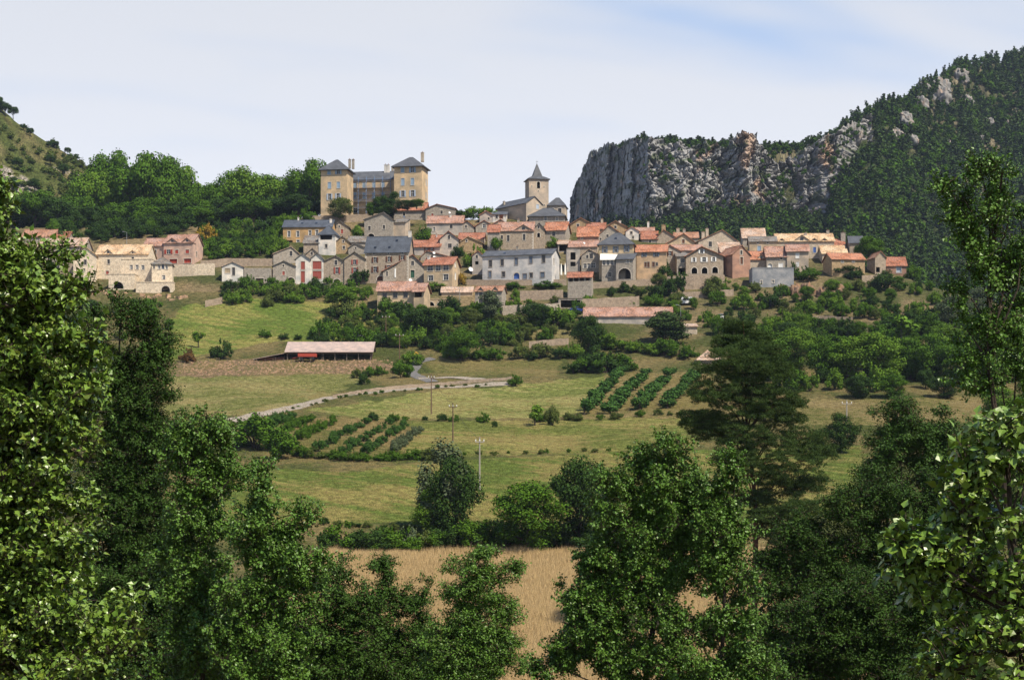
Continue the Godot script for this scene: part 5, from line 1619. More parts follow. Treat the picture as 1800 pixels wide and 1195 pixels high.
	house("narrow_house", "narrow grey house with two dark openings above each other", [996, 1020, 479, 437.4, 436.5], 0, 7, "F", "grey_plaster", "stone_roof", [[1007.4, 450, 9, 13, "o"], [1007.4, 464, 9, 8, "o"]])
	house("grey_gable_house", "grey gable with a band of white framed windows", [1022, 1056, 479, 449.4, 438], 2, 8, "G", "stone_grey", "tile_pale", [[1033, 451, 5, 6, "p"], [1039, 450, 7, 9, "p"], [1028.4, 467.4, 6, 8, "w"], [1035, 467, 5, 8, "w"], [1043, 466.4, 8, 8, "w"]], {"pk": 1035})
	house("cream_villa", "cream villa with hipped slate roof and blue shutters", [1053, 1113, 490, 428.6, 410.5], 10, 10, "H", "cream", "slate", [[1063.4, 438.6, 4.6, 11, "s", "blue_grey"], [1082.6, 438.2, 4.6, 11, "s", "blue_grey"], [1101.8, 436.8, 4.6, 11, "s", "blue_grey"]], {"over": 0.6, "hip": 0.42, "sky": [[1081, 0.45]]})
	house("veranda", "glazed white veranda on an arched stone base", [1058, 1100, 491, 456, 447], 4, 4.5, "L", "stone_grey", "canvas", [[1062, 461.5, 5, 9, "w"], [1069, 461.5, 5, 9, "w"], [1076, 461, 5, 9, "w"], [1083, 461, 5, 9, "w"], [1090, 460.5, 5, 9, "w"], [1072, 482, 6, 8, "p"]], {"dz": -4, "over": 0.5})
	house("arched_annex", "stone annex with a great round arch and slate lean-to", [1083, 1113, 492, 456, 446.5], 12, 6, "L", "stone_grey", "slate", [[1098, 481, 22, 19, "a"], [1103.5, 459.6, 5, 5.4, "w"]], {"dz": -5})
	house("peach_house", "peach plastered house with orange roof and grey shutters", [1119, 1172, 491, 442.4, 431], 6, 9, "S", "peach", "tile_orange", [[1132.6, 447.6, 4.4, 7, "s", "blue_grey"], [1154, 446.6, 5, 8, "s", "blue_grey"], [1135, 465, 3.4, 8, "c", "brown"], [1140, 465, 3.6, 9, "c", "brown"], [1149, 464.6, 4, 8, "c", "brown"], [1155, 464, 3, 5, "p"]], {"over": 0.45, "trim": false})
	house("peach_gable", "plain gable with brown shuttered window beside the peach house", [1171, 1197, 478, 441.6, 431.5], -3, 9, "G", "stone_grey", "tile_red", [[1178, 445.4, 5, 8, "s", "brown"]], {"pk": 1178})
	house("shed_house", "dark timber shed between peach house and arcade house", [1190, 1208, 484, 450.6, 444], 0, 7, "L", "stone_grey", "stone_roof", [[1200, 458, 8, 7, "p"], [1199, 477, 13, 12, "o"]])
	house("arcade_house", "stone house with three ground floor arches and white shutters", [1206, 1272, 487, 450, 433.8], -2, 9, "G", "stone", "tile_orange", [[1233.6, 441.8, 5, 7, "s", "white_paint"], [1220, 456.6, 4.4, 7.4, "s", "white_paint"], [1238, 456.2, 6, 8, "s", "white_paint"], [1254.8, 455.6, 4.4, 7.4, "s", "white_paint"], [1221, 475.6, 10, 11, "a"], [1239, 475.4, 10, 11, "a"], [1257.4, 474.6, 10, 11, "a"]], {"pk": 1233.6, "over": 0.6})
	house("low_red_house", "low house with orange roof behind the arcade house", [1180, 1235, 466, 440, 431], 2, 8, "S", "stone_grey", "tile_pink")
	house("white_gable", "white gable with brown trim under an orange roof", [1100, 1123, 421, 406, 398.6], 4, 9, "G", "white", "tile_orange", [[1110, 409, 4, 5, "p"], [1113, 417, 3, 5, "p"]], {"pk": 1111})
	house("red_slope_house", "stone house with steep red roof and big chimney", [1128, 1156, 426, 420, 407], 5, 9, "S", "stone_grey", "tile_red", [[1143, 424, 4, 5, "p"]])
	house("red_slope_gable", "stone gable with a broad chimney", [1155, 1187, 428, 417, 404], 2, 9, "G", "stone", "tile_red", [], {"pk": 1167, "ch": [[1167, 0.1, 1.3, 1.6, "stone_ochre"]]})
	house("ochre_gable_house", "ochre gable with orange trimmed roof and brown shutter", [1172, 1224, 444, 427.6, 410.8], 0, 9, "G", "sand", "tile_orange", [[1201.6, 424, 4.6, 7, "c", "brown"]], {"pk": 1202, "over": 0.5})
	house("big_stone_gable", "big stone gable with one framed window and twin chimneys", [1228, 1297, 446, 423.6, 404.4], -3, 10, "G", "stone_light", "tile_old", [[1249, 429, 5.6, 9, "p"]], {"pk": 1270, "ch": [[1239, 0.3, 1.0, 2.8, "stone_light"], [1246, 0.3, 0.9, 3.2, "stone_light"]]})
	house("back_house", "red roofed house peeping over the ochre gable", [1186, 1228, 426, 418, 409], 3, 8, "S", "stone_grey", "tile_old", [], {"ch": [[1193, 0.5, 1.0, 1.3, "stone_light"], [1204, 0.5, 0.9, 1.1]]})
	house("pink_gable_house", "pinkish plastered gable with balcony door and plain flank", [1288, 1319.5, 490, 446.6, 431.4], -24, 9, "G", "rose_brown", "tile_old", [[1303.6, 443.6, 4, 7, "p"], [1304, 458, 5, 13, "d", "brown"]], {"pk": 1304})
	house("lean_house", "house with sloping pale roof against the big gable", [1268, 1305, 472, 443, 427], 0, 8, "L", "rose_brown", "tile_pale")
	house("ochre_block", "ochre house with blue shutter under a brown roof", [1318, 1366, 456, 424.4, 416.6], 4, 8, "S", "sand", "stone_roof", [[1335, 437, 6, 10, "c", "sky_blue"], [1332.6, 426.6, 3, 3, "p"], [1350, 426.6, 3, 3, "p"]], {"dz": 3})
	house("pink_roof_house", "pale pink roof rising behind the ochre block", [1306, 1346, 430, 418, 402], 4, 12, "S", "stone_grey", "tile_pale", [], {"dz": 4})
	house("orange_dormer_cottage", "cottage with bright orange roof and stone dormer", [1319, 1347, 474, 455.4, 442.4], 2, 7, "S", "stone_light", "tile_orange", [], {"dorm": [[1338.6, 8, 447, 0.24]]})
	house("pink_row_house", "stone house with pink roof and white arched terrace windows", [1348, 1384, 480, 450.4, 434], 2, 8, "S", "stone_grey", "tile_pink", [[1374, 454.6, 4, 4, "p"], [1338, 467, 7, 8, "c", "white_paint"], [1354, 467, 8, 8, "A", "white_paint"], [1373, 466, 8, 8, "c", "white_paint"]], {"over": 0.45})
	house("pink_row_house", "taller plain house with pink roof and white shutters", [1384, 1422, 480, 441.4, 430.4], 6, 8, "S", "tower", "tile_pink", [[1402.4, 449.4, 6.4, 9, "c", "white_paint"], [1402.6, 464.4, 5, 8, "c", "white_paint"]], {"over": 0.45, "dz": -1})
	house("long_dormer_house", "long stone house with tan roof, dormers and blue shutters", [1366, 1467, 454, 424, 411.4], 2, 10, "S", "stone_light", "tile_tan", [[1432.6, 439, 5, 10, "c", "blue"]], {"dorm": [[1375, 6, 419.4, 0.3], [1410, 15, 413, 0.2], [1432, 6.5, 418.6, 0.3], [1449.6, 6.5, 418.6, 0.3]], "ch": [[1420, 0.4, 0.8, 0.7], [1460, 0.5, 0.9, 1.0]]})
	house("tan_roof_barn", "barn under a broad pale tan roof", [1446, 1490, 462, 445.4, 432.4], 2, 10, "S", "stone_light", "tile_tan", [])
	house("orange_barn", "stone barn with orange sheet roof and two small square windows", [1463, 1521, 487, 455, 446], -9, 8, "S", "stone_ochre", "tile_orange", [[1481.6, 459.4, 4.4, 3.4, "w"], [1501, 459, 4.4, 3.4, "w"]], {"over": 0.4})
	house("chimney_house", "small red roofed house with a tall square chimney", [1466, 1486, 440, 431.6, 421], 2, 7, "S", "stone", "tile_red", [], {"ch": [[1485, 0.4, 1.4, 2.4, "stone_grey"]]})
	house("slate_cottage", "cottage with slate roof and stone gable behind the barn", [1494, 1518, 446, 427, 416], 6, 8, "S", "stone", "slate", [])
	house("ruined_cottage", "small stone cottage behind the round green tree", [1539, 1558, 482, 452, 442], -12, 6, "G", "stone", "tile_old", [[1544, 474, 7, 9, "o"]])
	house("garden_house", "small garden house with pink roof and pale door", [1559, 1594, 482, 466.4, 452.4], 2, 6, "S", "rose_brown", "tile_red", [[1581, 473.4, 9, 11, "d", "pale_blue"]])
	house("concrete_cellar", "pale concrete terrace block with two small square windows", [1323, 1396, 505, 471, 470], 0, 7, "F", "concrete", "concrete", [[1338.8, 495.6, 3.6, 5, "w"], [1359.6, 494.6, 3.6, 5, "w"]])
	house("porch_house", "timber porch with red tiled roof on a stone base", [998, 1040, 525, 487.4, 479], 8, 5, "S", "stone_grey", "tile_red", [[1003.6, 491.6, 7, 7, "o"], [1013, 491, 8, 7, "o"], [1023, 490.6, 8, 7, "o"], [1033, 490, 7, 7, "o"]])
	house("garage", "dark open garage dug into the terrace wall", [982, 1024, 543, 525, 524], 0, 6, "F", "stone_grey", "grey_wood", [[1003, 534, 34, 13, "o"]], {"cat": "garage"})
	house("long_shed", "long low shed with brown-pink roof behind dark trees", [1027, 1182, 568, 556, 541], 3, 9, "S", "grey_plaster", "tile_pink", [], {"cat": "shed"})
	house("stone_ruin", "ruined stone hut with fallen orange tiled roof", [1226, 1270, 640, 632, 616], 0, 8, "H", "stone", "tile_pale", [], {"cat": "ruin"})
	house("stone_hut", "broken stone hut with beige slab roof above the ruin", [1200, 1226, 588, 574, 570], 0, 5, "L", "stone_light", "tile_pale", [], {"cat": "hut"})
	house("roadside_hut", "little hut with grey roof beyond the copse", [1640, 1662, 586, 576, 570], 0, 5, "S", "pale_plaster", "slate", [], {"cat": "hut"})
	build_church()
	build_chateau()
	build_barn()
	# ----- terrace walls -----
	for w in [
		["long dry stone retaining wall under the chateau", [[548, 392], [600, 391], [664, 388]], 13],
		["long terrace wall under the garden bushes", [[352, 472], [400, 468], [478, 468]], 14],
		["garden wall below the wood", [[385, 404], [440, 400], [500, 396]], 4],
		["low wall in front of the ruin and cottages", [[430, 503], [490, 502], [520, 503]], 5],
		["grey wall under the red shuttered stone gables", [[568, 514], [592, 514]], 15],
		["stone wall below the twin gables", [[592, 514], [630, 512]], 10],
		["tall garden wall under the long grey house", [[820, 502], [900, 503], [996, 502]], 11],
		["wall of the second garden terrace", [[914, 528], [990, 526]], 17],
		["terrace wall behind the dry golden grass", [[1024, 543], [1080, 541], [1124, 538]], 18],
		["upper terrace wall under the arched annex", [[1040, 508], [1100, 505], [1166, 500]], 12],
		["high stone wall under the arcade house", [[1164, 510], [1220, 509], [1274, 507]], 24],
		["lower stone wall under the arcade house", [[1180, 526], [1240, 524], [1290, 520]], 12],
		["pale stone wall beside the cypress", [[884, 554], [920, 553], [985, 550]], 17],
		["grey stone wall under the orange roofed barn", [[1516, 502], [1552, 500]], 18],
		["wall of rough stones above the small meadow", [[930, 612], [1000, 606]], 12],
		["low wall along the dry terrace", [[1380, 566], [1440, 560], [1500, 562]], 5],
		["broken terrace wall above the copse", [[1440, 592], [1520, 586], [1600, 580]], 8],
		["dry stone wall beside the meadow tree", [[360, 540], [390, 534]], 12]]:
		stone_wall(w[0], w[1], w[2], "stone_light" if "pale" in w[0] else "dry_stone")
	# rubble of orange stones below the farm
	rng.seed = 88
	var bank := [[85, 512], [190, 516], [240, 522], [300, 524], [345, 522]]
	for b in 60:
		var u := rnd(88, 345)
		var v := lut(bank, u) + rnd(-5, 4)
		var p := hit(u, v)
		var r := rnd(0.45, 0.95)
		var key := "boulder%d" % (b % 5)
		if not cache.has(key):
			var g := Geo.new()
			var q := []
			for y in [-0.5, 0.45]:
				for k in [[-1, -1], [1, -1], [1, 1], [-1, 1]]: q.append(Vector3(k[0] * rnd(0.45, 0.75), y * rnd(0.8, 1.15), k[1] * rnd(0.4, 0.6)))
			g.hexa(q)
			cache[key] = g.mesh(M.rubble)
		var o := one("orange_boulder", cache[key], "orange boulder of the rough bank below the pale stone farm", "boulder", "boulders below the farm", p)
		o.scale = Vector3(r * 1.3, r, r)
		o.rotation = Vector3(rnd(-0.2, 0.2), rnd(0, TAU), rnd(-0.2, 0.2))
	# rocks under the orange roofed barn
	for r in [[1375, 516, 12], [1398, 518, 14], [1420, 516, 14], [1446, 520, 12], [1470, 518, 16]]:
		var p := hit(r[0], r[1])
		one("bedrock", rock_mesh(int(r[0]), r[2] * -p.z / F, 14, Color(0.9, 0.62, 0.45)), "brown bedrock showing in the bank below the orange-roofed barn", "rock", "bedrock below the barn", p)

func build_church() -> void:
	var nave := house("church_nave", "stone church nave with slate roof and tall plain gable", [925, 953.5, 390, 356.5, 345.6], -38, 17, "G", "tower", "slate", [[945, 363, 5, 8, "c", "pale_blue"]], {"pk": 939.5, "cat": "church", "over": 0.3, "ch": [[932, 0.85, 0.7, 1.2]]})
	nave.get_child(0).name = "wall"
	var apse := house("church_apse", "church apse with hipped slate roof behind the bell tower", [963, 993, 388, 360.5, 348.5], 8, 8, "H", "tower", "slate", [[972, 370, 4, 9, "a"], [984, 371, 6, 10, "p"]], {"cat": "church", "hip": 0.3, "dz": 6})
	apse.set_meta("group", "")
	# bell tower
	var z := -nave.position.z + 6.0
	var t := house("bell_tower", "square church bell tower with slate cap and thin spire", [930, 964.5, 384, 314.6, 307], -12, 6.2, "F", "tower", "", [[946.6, 325, 5.4, 12, "a"], [935, 327, 1.6, 1.6, "p"], [956.6, 327.6, 1.6, 1.6, "p"], [946.6, 335.6, 1.6, 1.6, "p"], [957, 360, 1.6, 1.6, "p"]], {"z": z, "cat": "church"})
	var s := z / F
	var ye := (384 - 314.6) * s
	var w := 34.5 * s / cos(deg_to_rad(12))
	var g := Geo.new()
	var ring := func(r: float, y: float) -> Array:
		var out := []
		for k in [[-1, -1], [1, -1], [1, 1], [-1, 1]]: out.append(Vector3(k[0] * r, y, -3.1 + k[1] * r * 3.1 / (w / 2)))
		return out
	var levels := [ring.call(w / 2 + 0.5, ye + 0.02), ring.call(w / 2 + 0.5, ye + 0.25), ring.call(w * 0.40, ye + 0.95), ring.call(w * 0.235, ye + 1.5), ring.call(0.07, ye + 6.0)]
	for i in levels.size() - 1:
		for k in 4:
			var k2 := (k + 1) % 4
			g.quad(levels[i][k2], levels[i][k], levels[i + 1][k], levels[i + 1][k2])
	g.quad(levels[0][0], levels[0][1], levels[0][2], levels[0][3])
	var sp := part("spire", g.mesh(M.slate), t)
	var v := Geo.new()
	v.tube([Vector3(0, ye + 5.9, -3.1), Vector3(0, ye + 7.1, -3.1)], [0.05, 0.03], 5)
	v.box(Vector3(-0.35, ye + 6.6, -3.12), Vector3(0.35, ye + 6.7, -3.08))
	part("weather_cross", v.mesh(M.black), sp)
	var b := Geo.new()
	b.tube([Vector3(0, -0.45, 0), Vector3(0, -0.4, 0), Vector3(0, 0, 0), Vector3(0, 0.4, 0)], [0.5, 0.46, 0.3, 0.12], 12)
	var bell := part("bell", b.mesh(M.black), t)
	bell.position = Vector3(0, ye - 1.5, -1.6)

func build_chateau() -> void:
	var blue := "sky_blue"
	var z := 588.0
	house("chateau_tower", "ochre chateau tower with slate pyramid roof beside the wood", [563.5, 609.5, 385, 296, 281.6], 9, 8.5, "H", "chateau", "slate", [[578, 302, 6, 9.4, "c", blue], [594.5, 301.4, 5.4, 9, "s", blue], [578.8, 325.6, 5.6, 11, "c", blue], [594.6, 325, 5.6, 11, "c", blue], [579, 346, 5, 11, "s", "pale_blue"], [594, 345.4, 5, 11, "s", "pale_blue"]], {"z": z - 6, "over": 0.85, "cat": "chateau", "low": 6.0, "ch": [[606, 0.75, 0.8, 2.2], [612, 0.78, 0.8, 2.4]]})
	var wing := house("chateau_wing", "central chateau wing under repair with slate roof", [612, 692.5, 380, 316, 302.5], 7, 10, "S", "chateau", "slate", [[623.6, 325, 5.4, 10, "c", blue], [639.6, 325, 5.4, 10, "c", blue], [657, 324.4, 5.4, 10, "c", blue], [673, 324, 5.4, 10, "c", blue], [623.8, 344, 5.4, 11, "c", blue], [639.8, 344, 5.4, 11, "c", blue], [656.6, 344, 5.4, 11, "c", blue], [673, 343.6, 5.4, 11, "c", blue], [624.4, 370, 6, 8, "s", "pale_blue"]], {"z": z + 4, "cat": "chateau", "low": 6.0, "ch": [[673, 0.45, 0.9, 2.6, "white"], [678, 0.45, 0.9, 2.6, "white"], [684, 0.6, 0.8, 2.6]]})
	house("chateau_tower", "ochre chateau tower with slate pyramid roof above the red-roofed row", [692.5, 741.5, 372, 290.6, 277.4], 11, 8.5, "H", "chateau", "slate", [[707.4, 298.6, 6, 9.6, "c", blue], [724.8, 298.2, 5.4, 9.4, "s", blue], [707.8, 319.6, 6, 12.4, "c", blue], [724.8, 319, 6, 12.4, "c", blue], [707.8, 340.6, 5.4, 11, "s", "pale_blue"], [725, 339.8, 5.4, 11, "s", "pale_blue"]], {"z": z - 4, "over": 0.85, "cat": "chateau", "low": 6.0, "rwin": [[6.0, 6.2, 0.9, 1.9, "c", blue], [6.0, 10.6, 0.9, 2.1, "c", blue], [6.0, 14.6, 0.9, 1.6, "c", blue]], "ch": [[701, 0.8, 0.6, 1.0], [736, 0.6, 1.0, 2.4, "stone_light"]]})
	# scaffolding in front of the wing
	var W := 80.5 * z / F
	var o := thing("scaffolding", "blue-grey tube scaffolding in front of the chateau wing", "scaffolding", wing.position + Vector3(0, 0, 0), wing.rotation.y)
	var y_top := 64.0 * z / F + 0.8
	for i in 6:
		var x := -W / 2 + 0.8 + i * (W - 1.6) / 5.0
		for zz in [0.7, 1.7]:
			var g := Geo.new()
			g.tube([Vector3(x, -2.5, zz), Vector3(x, y_top, zz)], [0.05, 0.05], 5)
			part("upright", g.mesh(M.steel_blue), o)
		for y in [1.9, 4.3, 6.7, 9.1, 11.3]:
			var g := Geo.new()
			g.tube([Vector3(x, y - 1.0, 2.4), Vector3(x, y + 0.1, 0.7)], [0.05, 0.05], 4)
			part("bracket", g.mesh(M.pale_blue), o)
	for y in [2.0, 4.4, 6.8, 9.2, 11.4]:
		var p := Geo.new()
		p.box(Vector3(-W / 2 + 0.6, y, 0.72), Vector3(W / 2 - 0.6, y + 0.06, 1.68))
		part("platform", p.mesh(M.grey_wood), o)
		for hgt in [0.55, 1.05]:
			var g := Geo.new()
			g.tube([Vector3(-W / 2 + 0.6, y + hgt, 1.72), Vector3(W / 2 - 0.6, y + hgt, 1.72)], [0.035, 0.035], 4)
			part("guard_rail", g.mesh(M.steel_blue), o)
	for i in 5:
		var x := -W / 2 + 0.8 + i * (W - 1.6) / 5.0
		var g := Geo.new()
		g.tube([Vector3(x, 4.4, 1.76), Vector3(x + (W - 1.6) / 5.0, 6.8, 1.76)], [0.035, 0.035], 4)
		g.tube([Vector3(x, 9.2, 1.76), Vector3(x + (W - 1.6) / 5.0, 11.4, 1.76)], [0.035, 0.035], 4)
		part("brace", g.mesh(M.pale_blue), o)

func build_barn() -> void:
	# open fronted hay barn on its levelled bank: posts, back wall, sheet roof, lean-to
	var p := hit(578, 634)
	var s := -p.z / F
	var o := thing("open_barn", "long open hay barn with pale pink sheet roof and timber posts", "barn", p, 0.0)
	var W := 150.0 * s
	var D := 9.0
	var h := 15.0 * s
	var g := Geo.new()
	g.box(Vector3(-W / 2, -2, -D - 0.2), Vector3(W / 2, h + 0.6, -D))
	g.box(Vector3(W / 2 - 0.2, -2, -D), Vector3(W / 2, h, -0.1))
	g.box(Vector3(-W / 2, -2, -D), Vector3(-W / 2 + 0.2, h, -0.1))
	part("wall", g.mesh(M.dark_wood), o)
	var n := 14
	for i in n:   # sheets, lapped
		var x0 := -W / 2 - 0.4 + (W + 0.8) * i / n
		var x1 := -W / 2 - 0.4 + (W + 0.8) * (i + 1) / n + 0.08
		var e := 0.006 * (i % 2)
		var sh := Geo.new()
		sh.slab(Vector3(x0, h + e, 0.8), Vector3(x1, h + e, 0.8), Vector3(x1, h + 3.0 + e, -D * 0.62), Vector3(x0, h + 3.0 + e, -D * 0.62), 0.06)
		part("roof_sheet", sh.mesh(M.sheet_roof), o)
	var rb := Geo.new()
	rb.slab(Vector3(W / 2 + 0.4, h + 0.2, -D - 0.6), Vector3(-W / 2 - 0.4, h + 0.2, -D - 0.6), Vector3(-W / 2 - 0.4, h + 2.98, -D * 0.62), Vector3(W / 2 + 0.4, h + 2.98, -D * 0.62), 0.06)
	part("roof", rb.mesh(M.sheet_roof), o)
	for i in 8:
		var x := -W / 2 + 0.3 + (W - 0.6) * i / 7.0
		board("post", Vector3(x, h / 2 - 0.5, 0.1), Vector3(0.2, h + 1.0, 0.2), o, M.grey_wood)
	board("beam", Vector3(0, h - 0.25, 0.12), Vector3(W, 0.3, 0.24), o, M.grey_wood)
	for i in 5:
		var x := -W * 0.05 + i * W * 0.1
		var b := board("hay_bale", Vector3(x, 0.9, -D + 1.6), Vector3(2.2, 1.8 + 0.7 * (i % 2), 1.6), o, M.straw_bale)
	var l := Geo.new()
	l.slab(Vector3(-W / 2 - 8.0, h * 0.2, 0.4), Vector3(-W / 2, h - 0.1, 0.4), Vector3(-W / 2, h + 0.2, -D), Vector3(-W / 2 - 8.0, h * 0.35, -D), 0.12)
	var lt := part("lean_to_roof", l.mesh(M.sheet_roof), o)
	board("lean_to_wall", Vector3(-W / 2 - 3.6, h * 0.1, -0.4), Vector3(6.0, h * 0.62, 0.2), o, M.brown)

# ---------- tracks, poles and small things ----------
func strip(called: String, pts: Array, wid: float, m: String, lift := 0.05) -> void:
	var c := Curve3D.new()
	for i in pts.size():
		var p := hit(pts[i][0], pts[i][1])
		var a := hit(pts[maxi(i - 1, 0)][0], pts[maxi(i - 1, 0)][1])
		var b := hit(pts[mini(i + 1, pts.size() - 1)][0], pts[mini(i + 1, pts.size() - 1)][1])
		c.add_point(p, (a - b) * 0.17, (b - a) * 0.17)
	c.bake_interval = 1.5
	var q := c.get_baked_points()
	var cross := 5
	var f := func(i: int, j: int) -> Array:
		var t := (q[mini(j + 1, q.size() - 1)] - q[maxi(j - 1, 0)]) * Vector3(1, 0, 1)
		var side := t.normalized().cross(Vector3.UP)
		var k: float = i / (cross - 1.0) * 2.0 - 1.0
		var w := wid * (1.0 + 0.25 * noise2.get_noise_1d(j * 0.2 + k * 5.0))
		var p := q[j] + side * k * w
		p.y = ground(p.x, -p.z) + lift + 0.06 * (1.0 - k * k)
		return [p, Vector2(p.x, p.z), Vector2.ZERO, Color.WHITE]
	struct(called, grid_mesh(cross, q.size(), f, M[m]))

func pole(label: String, u: float, v: float, top: float, m: String, arm := 1.0) -> Vector3:
	var p := hit(u, v)
	var s := -p.z / F
	var h := (v - top) * s
	var o := thing("electric_pole", label, "pole", p, 0.15)
	var g := Geo.new()
	g.tube([Vector3(0, -1, 0), Vector3(0, h * 0.5, 0), Vector3(0, h, 0)], [0.14, 0.115, 0.085], 8)
	part("post", g.mesh(M[m]), o)
	if arm > 0.0:
		board("crossarm", Vector3(0, h - 0.7, 0.12), Vector3(arm * 2.0, 0.12, 0.12), o, M[m])
		for x in [-0.9, 0.0, 0.9]:
			var i := Geo.new()
			i.tube([Vector3(x * arm, h - 0.64, 0.12), Vector3(x * arm, h - 0.45, 0.12), Vector3(x * arm, h - 0.36, 0.12)], [0.05, 0.09, 0.04], 7)
			part("insulator", i.mesh(M.white_paint), o)
	return p + Vector3(0, h - 0.36, 0.12)

func wire(a: Vector3, b: Vector3, label: String) -> void:
	var g := Geo.new()
	var p := []
	var r := []
	for i in 13:
		var t := i / 12.0
		p.append(a.lerp(b, t) - a - Vector3(0, 4.0 * t * (1.0 - t) * a.distance_to(b) * 0.012, 0))
		r.append(0.018)
	g.tube(p, r, 4)
	one("power_line", g.mesh(M.black), label, "cable", "", a)

func dish(u: float, v: float, d: float, r: float, label: String) -> void:
	var o := thing("satellite_dish", label, "satellite dish", spot(u, v, d), 0.5, "satellite dishes on the roofs")
	var g := Geo.new()
	for i in 12:
		for j in 3:
			var q := []
			for k in [[i, j], [i + 1, j], [i + 1, j + 1], [i, j + 1]]:
				var a: float = TAU * k[0] / 12.0
				var rr: float = r * k[1] / 3.0
				q.append(Vector3(cos(a) * rr, sin(a) * rr, rr * rr / r * 0.35))
			g.quad(q[0], q[1], q[2], q[3])
	var w := part("reflector", g.mesh(M.car_white), o)
	w.rotation.x = -0.4
	var t := Geo.new()
	t.tube([Vector3(0, -1.1, -0.3), Vector3(0, -0.1, -0.12), Vector3(0, 0, 0)], [0.04, 0.04, 0.04], 5)
	part("mount", t.mesh(M.metal), o)
	var e := Geo.new()
	e.tube([Vector3(0, -r * 0.9, 0.1), Vector3(0, -r * 0.1, r * 1.0)], [0.025, 0.03], 4)
	part("feed_arm", e.mesh(M.metal), o)

func car(label: String, u: float, v: float, paint: String, turn: float) -> void:
	var o := thing("parked_car", label, "car", hit(u, v) + Vector3(0, 0.02, 0), turn)
	var side := [Vector2(-2.1, 0.3), Vector2(2.1, 0.3), Vector2(2.15, 0.62), Vector2(1.9, 0.85), Vector2(1.05, 0.95), Vector2(-1.95, 0.98), Vector2(-2.15, 0.7)]
	var cabin := [Vector2(-1.85, 0.96), Vector2(1.1, 0.93), Vector2(0.45, 1.42), Vector2(-1.3, 1.46)]
	var g := Geo.new()
	extrude(g, side, 0.84)
	part("body", g.mesh(M[paint]), o)
	var c := Geo.new()
	extrude(c, cabin, 0.72)
	part("window_band", c.mesh(M.glass), o)
	var rf := Geo.new()
	rf.box(Vector3(-1.32, 1.44, -0.7), Vector3(0.47, 1.5, 0.7))
	part("roof", rf.mesh(M[paint]), o)
	for x in [-1.3, 1.35]:
		for z in [-0.78, 0.78]:
			var w := Geo.new()
			w.tube([Vector3(x, 0.31, z - 0.1), Vector3(x, 0.31, z + 0.1)], [0.31, 0.31], 14)
			part("wheel", w.mesh(M.black), o)
func extrude(g: Geo, p: Array, hz: float) -> void:
	for i in p.size():
		var a: Vector2 = p[i]
		var b: Vector2 = p[(i + 1) % p.size()]
		g.quad(Vector3(a.x, a.y, hz), Vector3(a.x, a.y, -hz), Vector3(b.x, b.y, -hz), Vector3(b.x, b.y, hz))
	for i in range(1, p.size() - 1):
		g.tri(Vector3(p[0].x, p[0].y, hz), Vector3(p[i].x, p[i].y, hz), Vector3(p[i + 1].x, p[i + 1].y, hz))
		g.tri(Vector3(p[0].x, p[0].y, -hz), Vector3(p[i + 1].x, p[i + 1].y, -hz), Vector3(p[i].x, p[i].y, -hz))

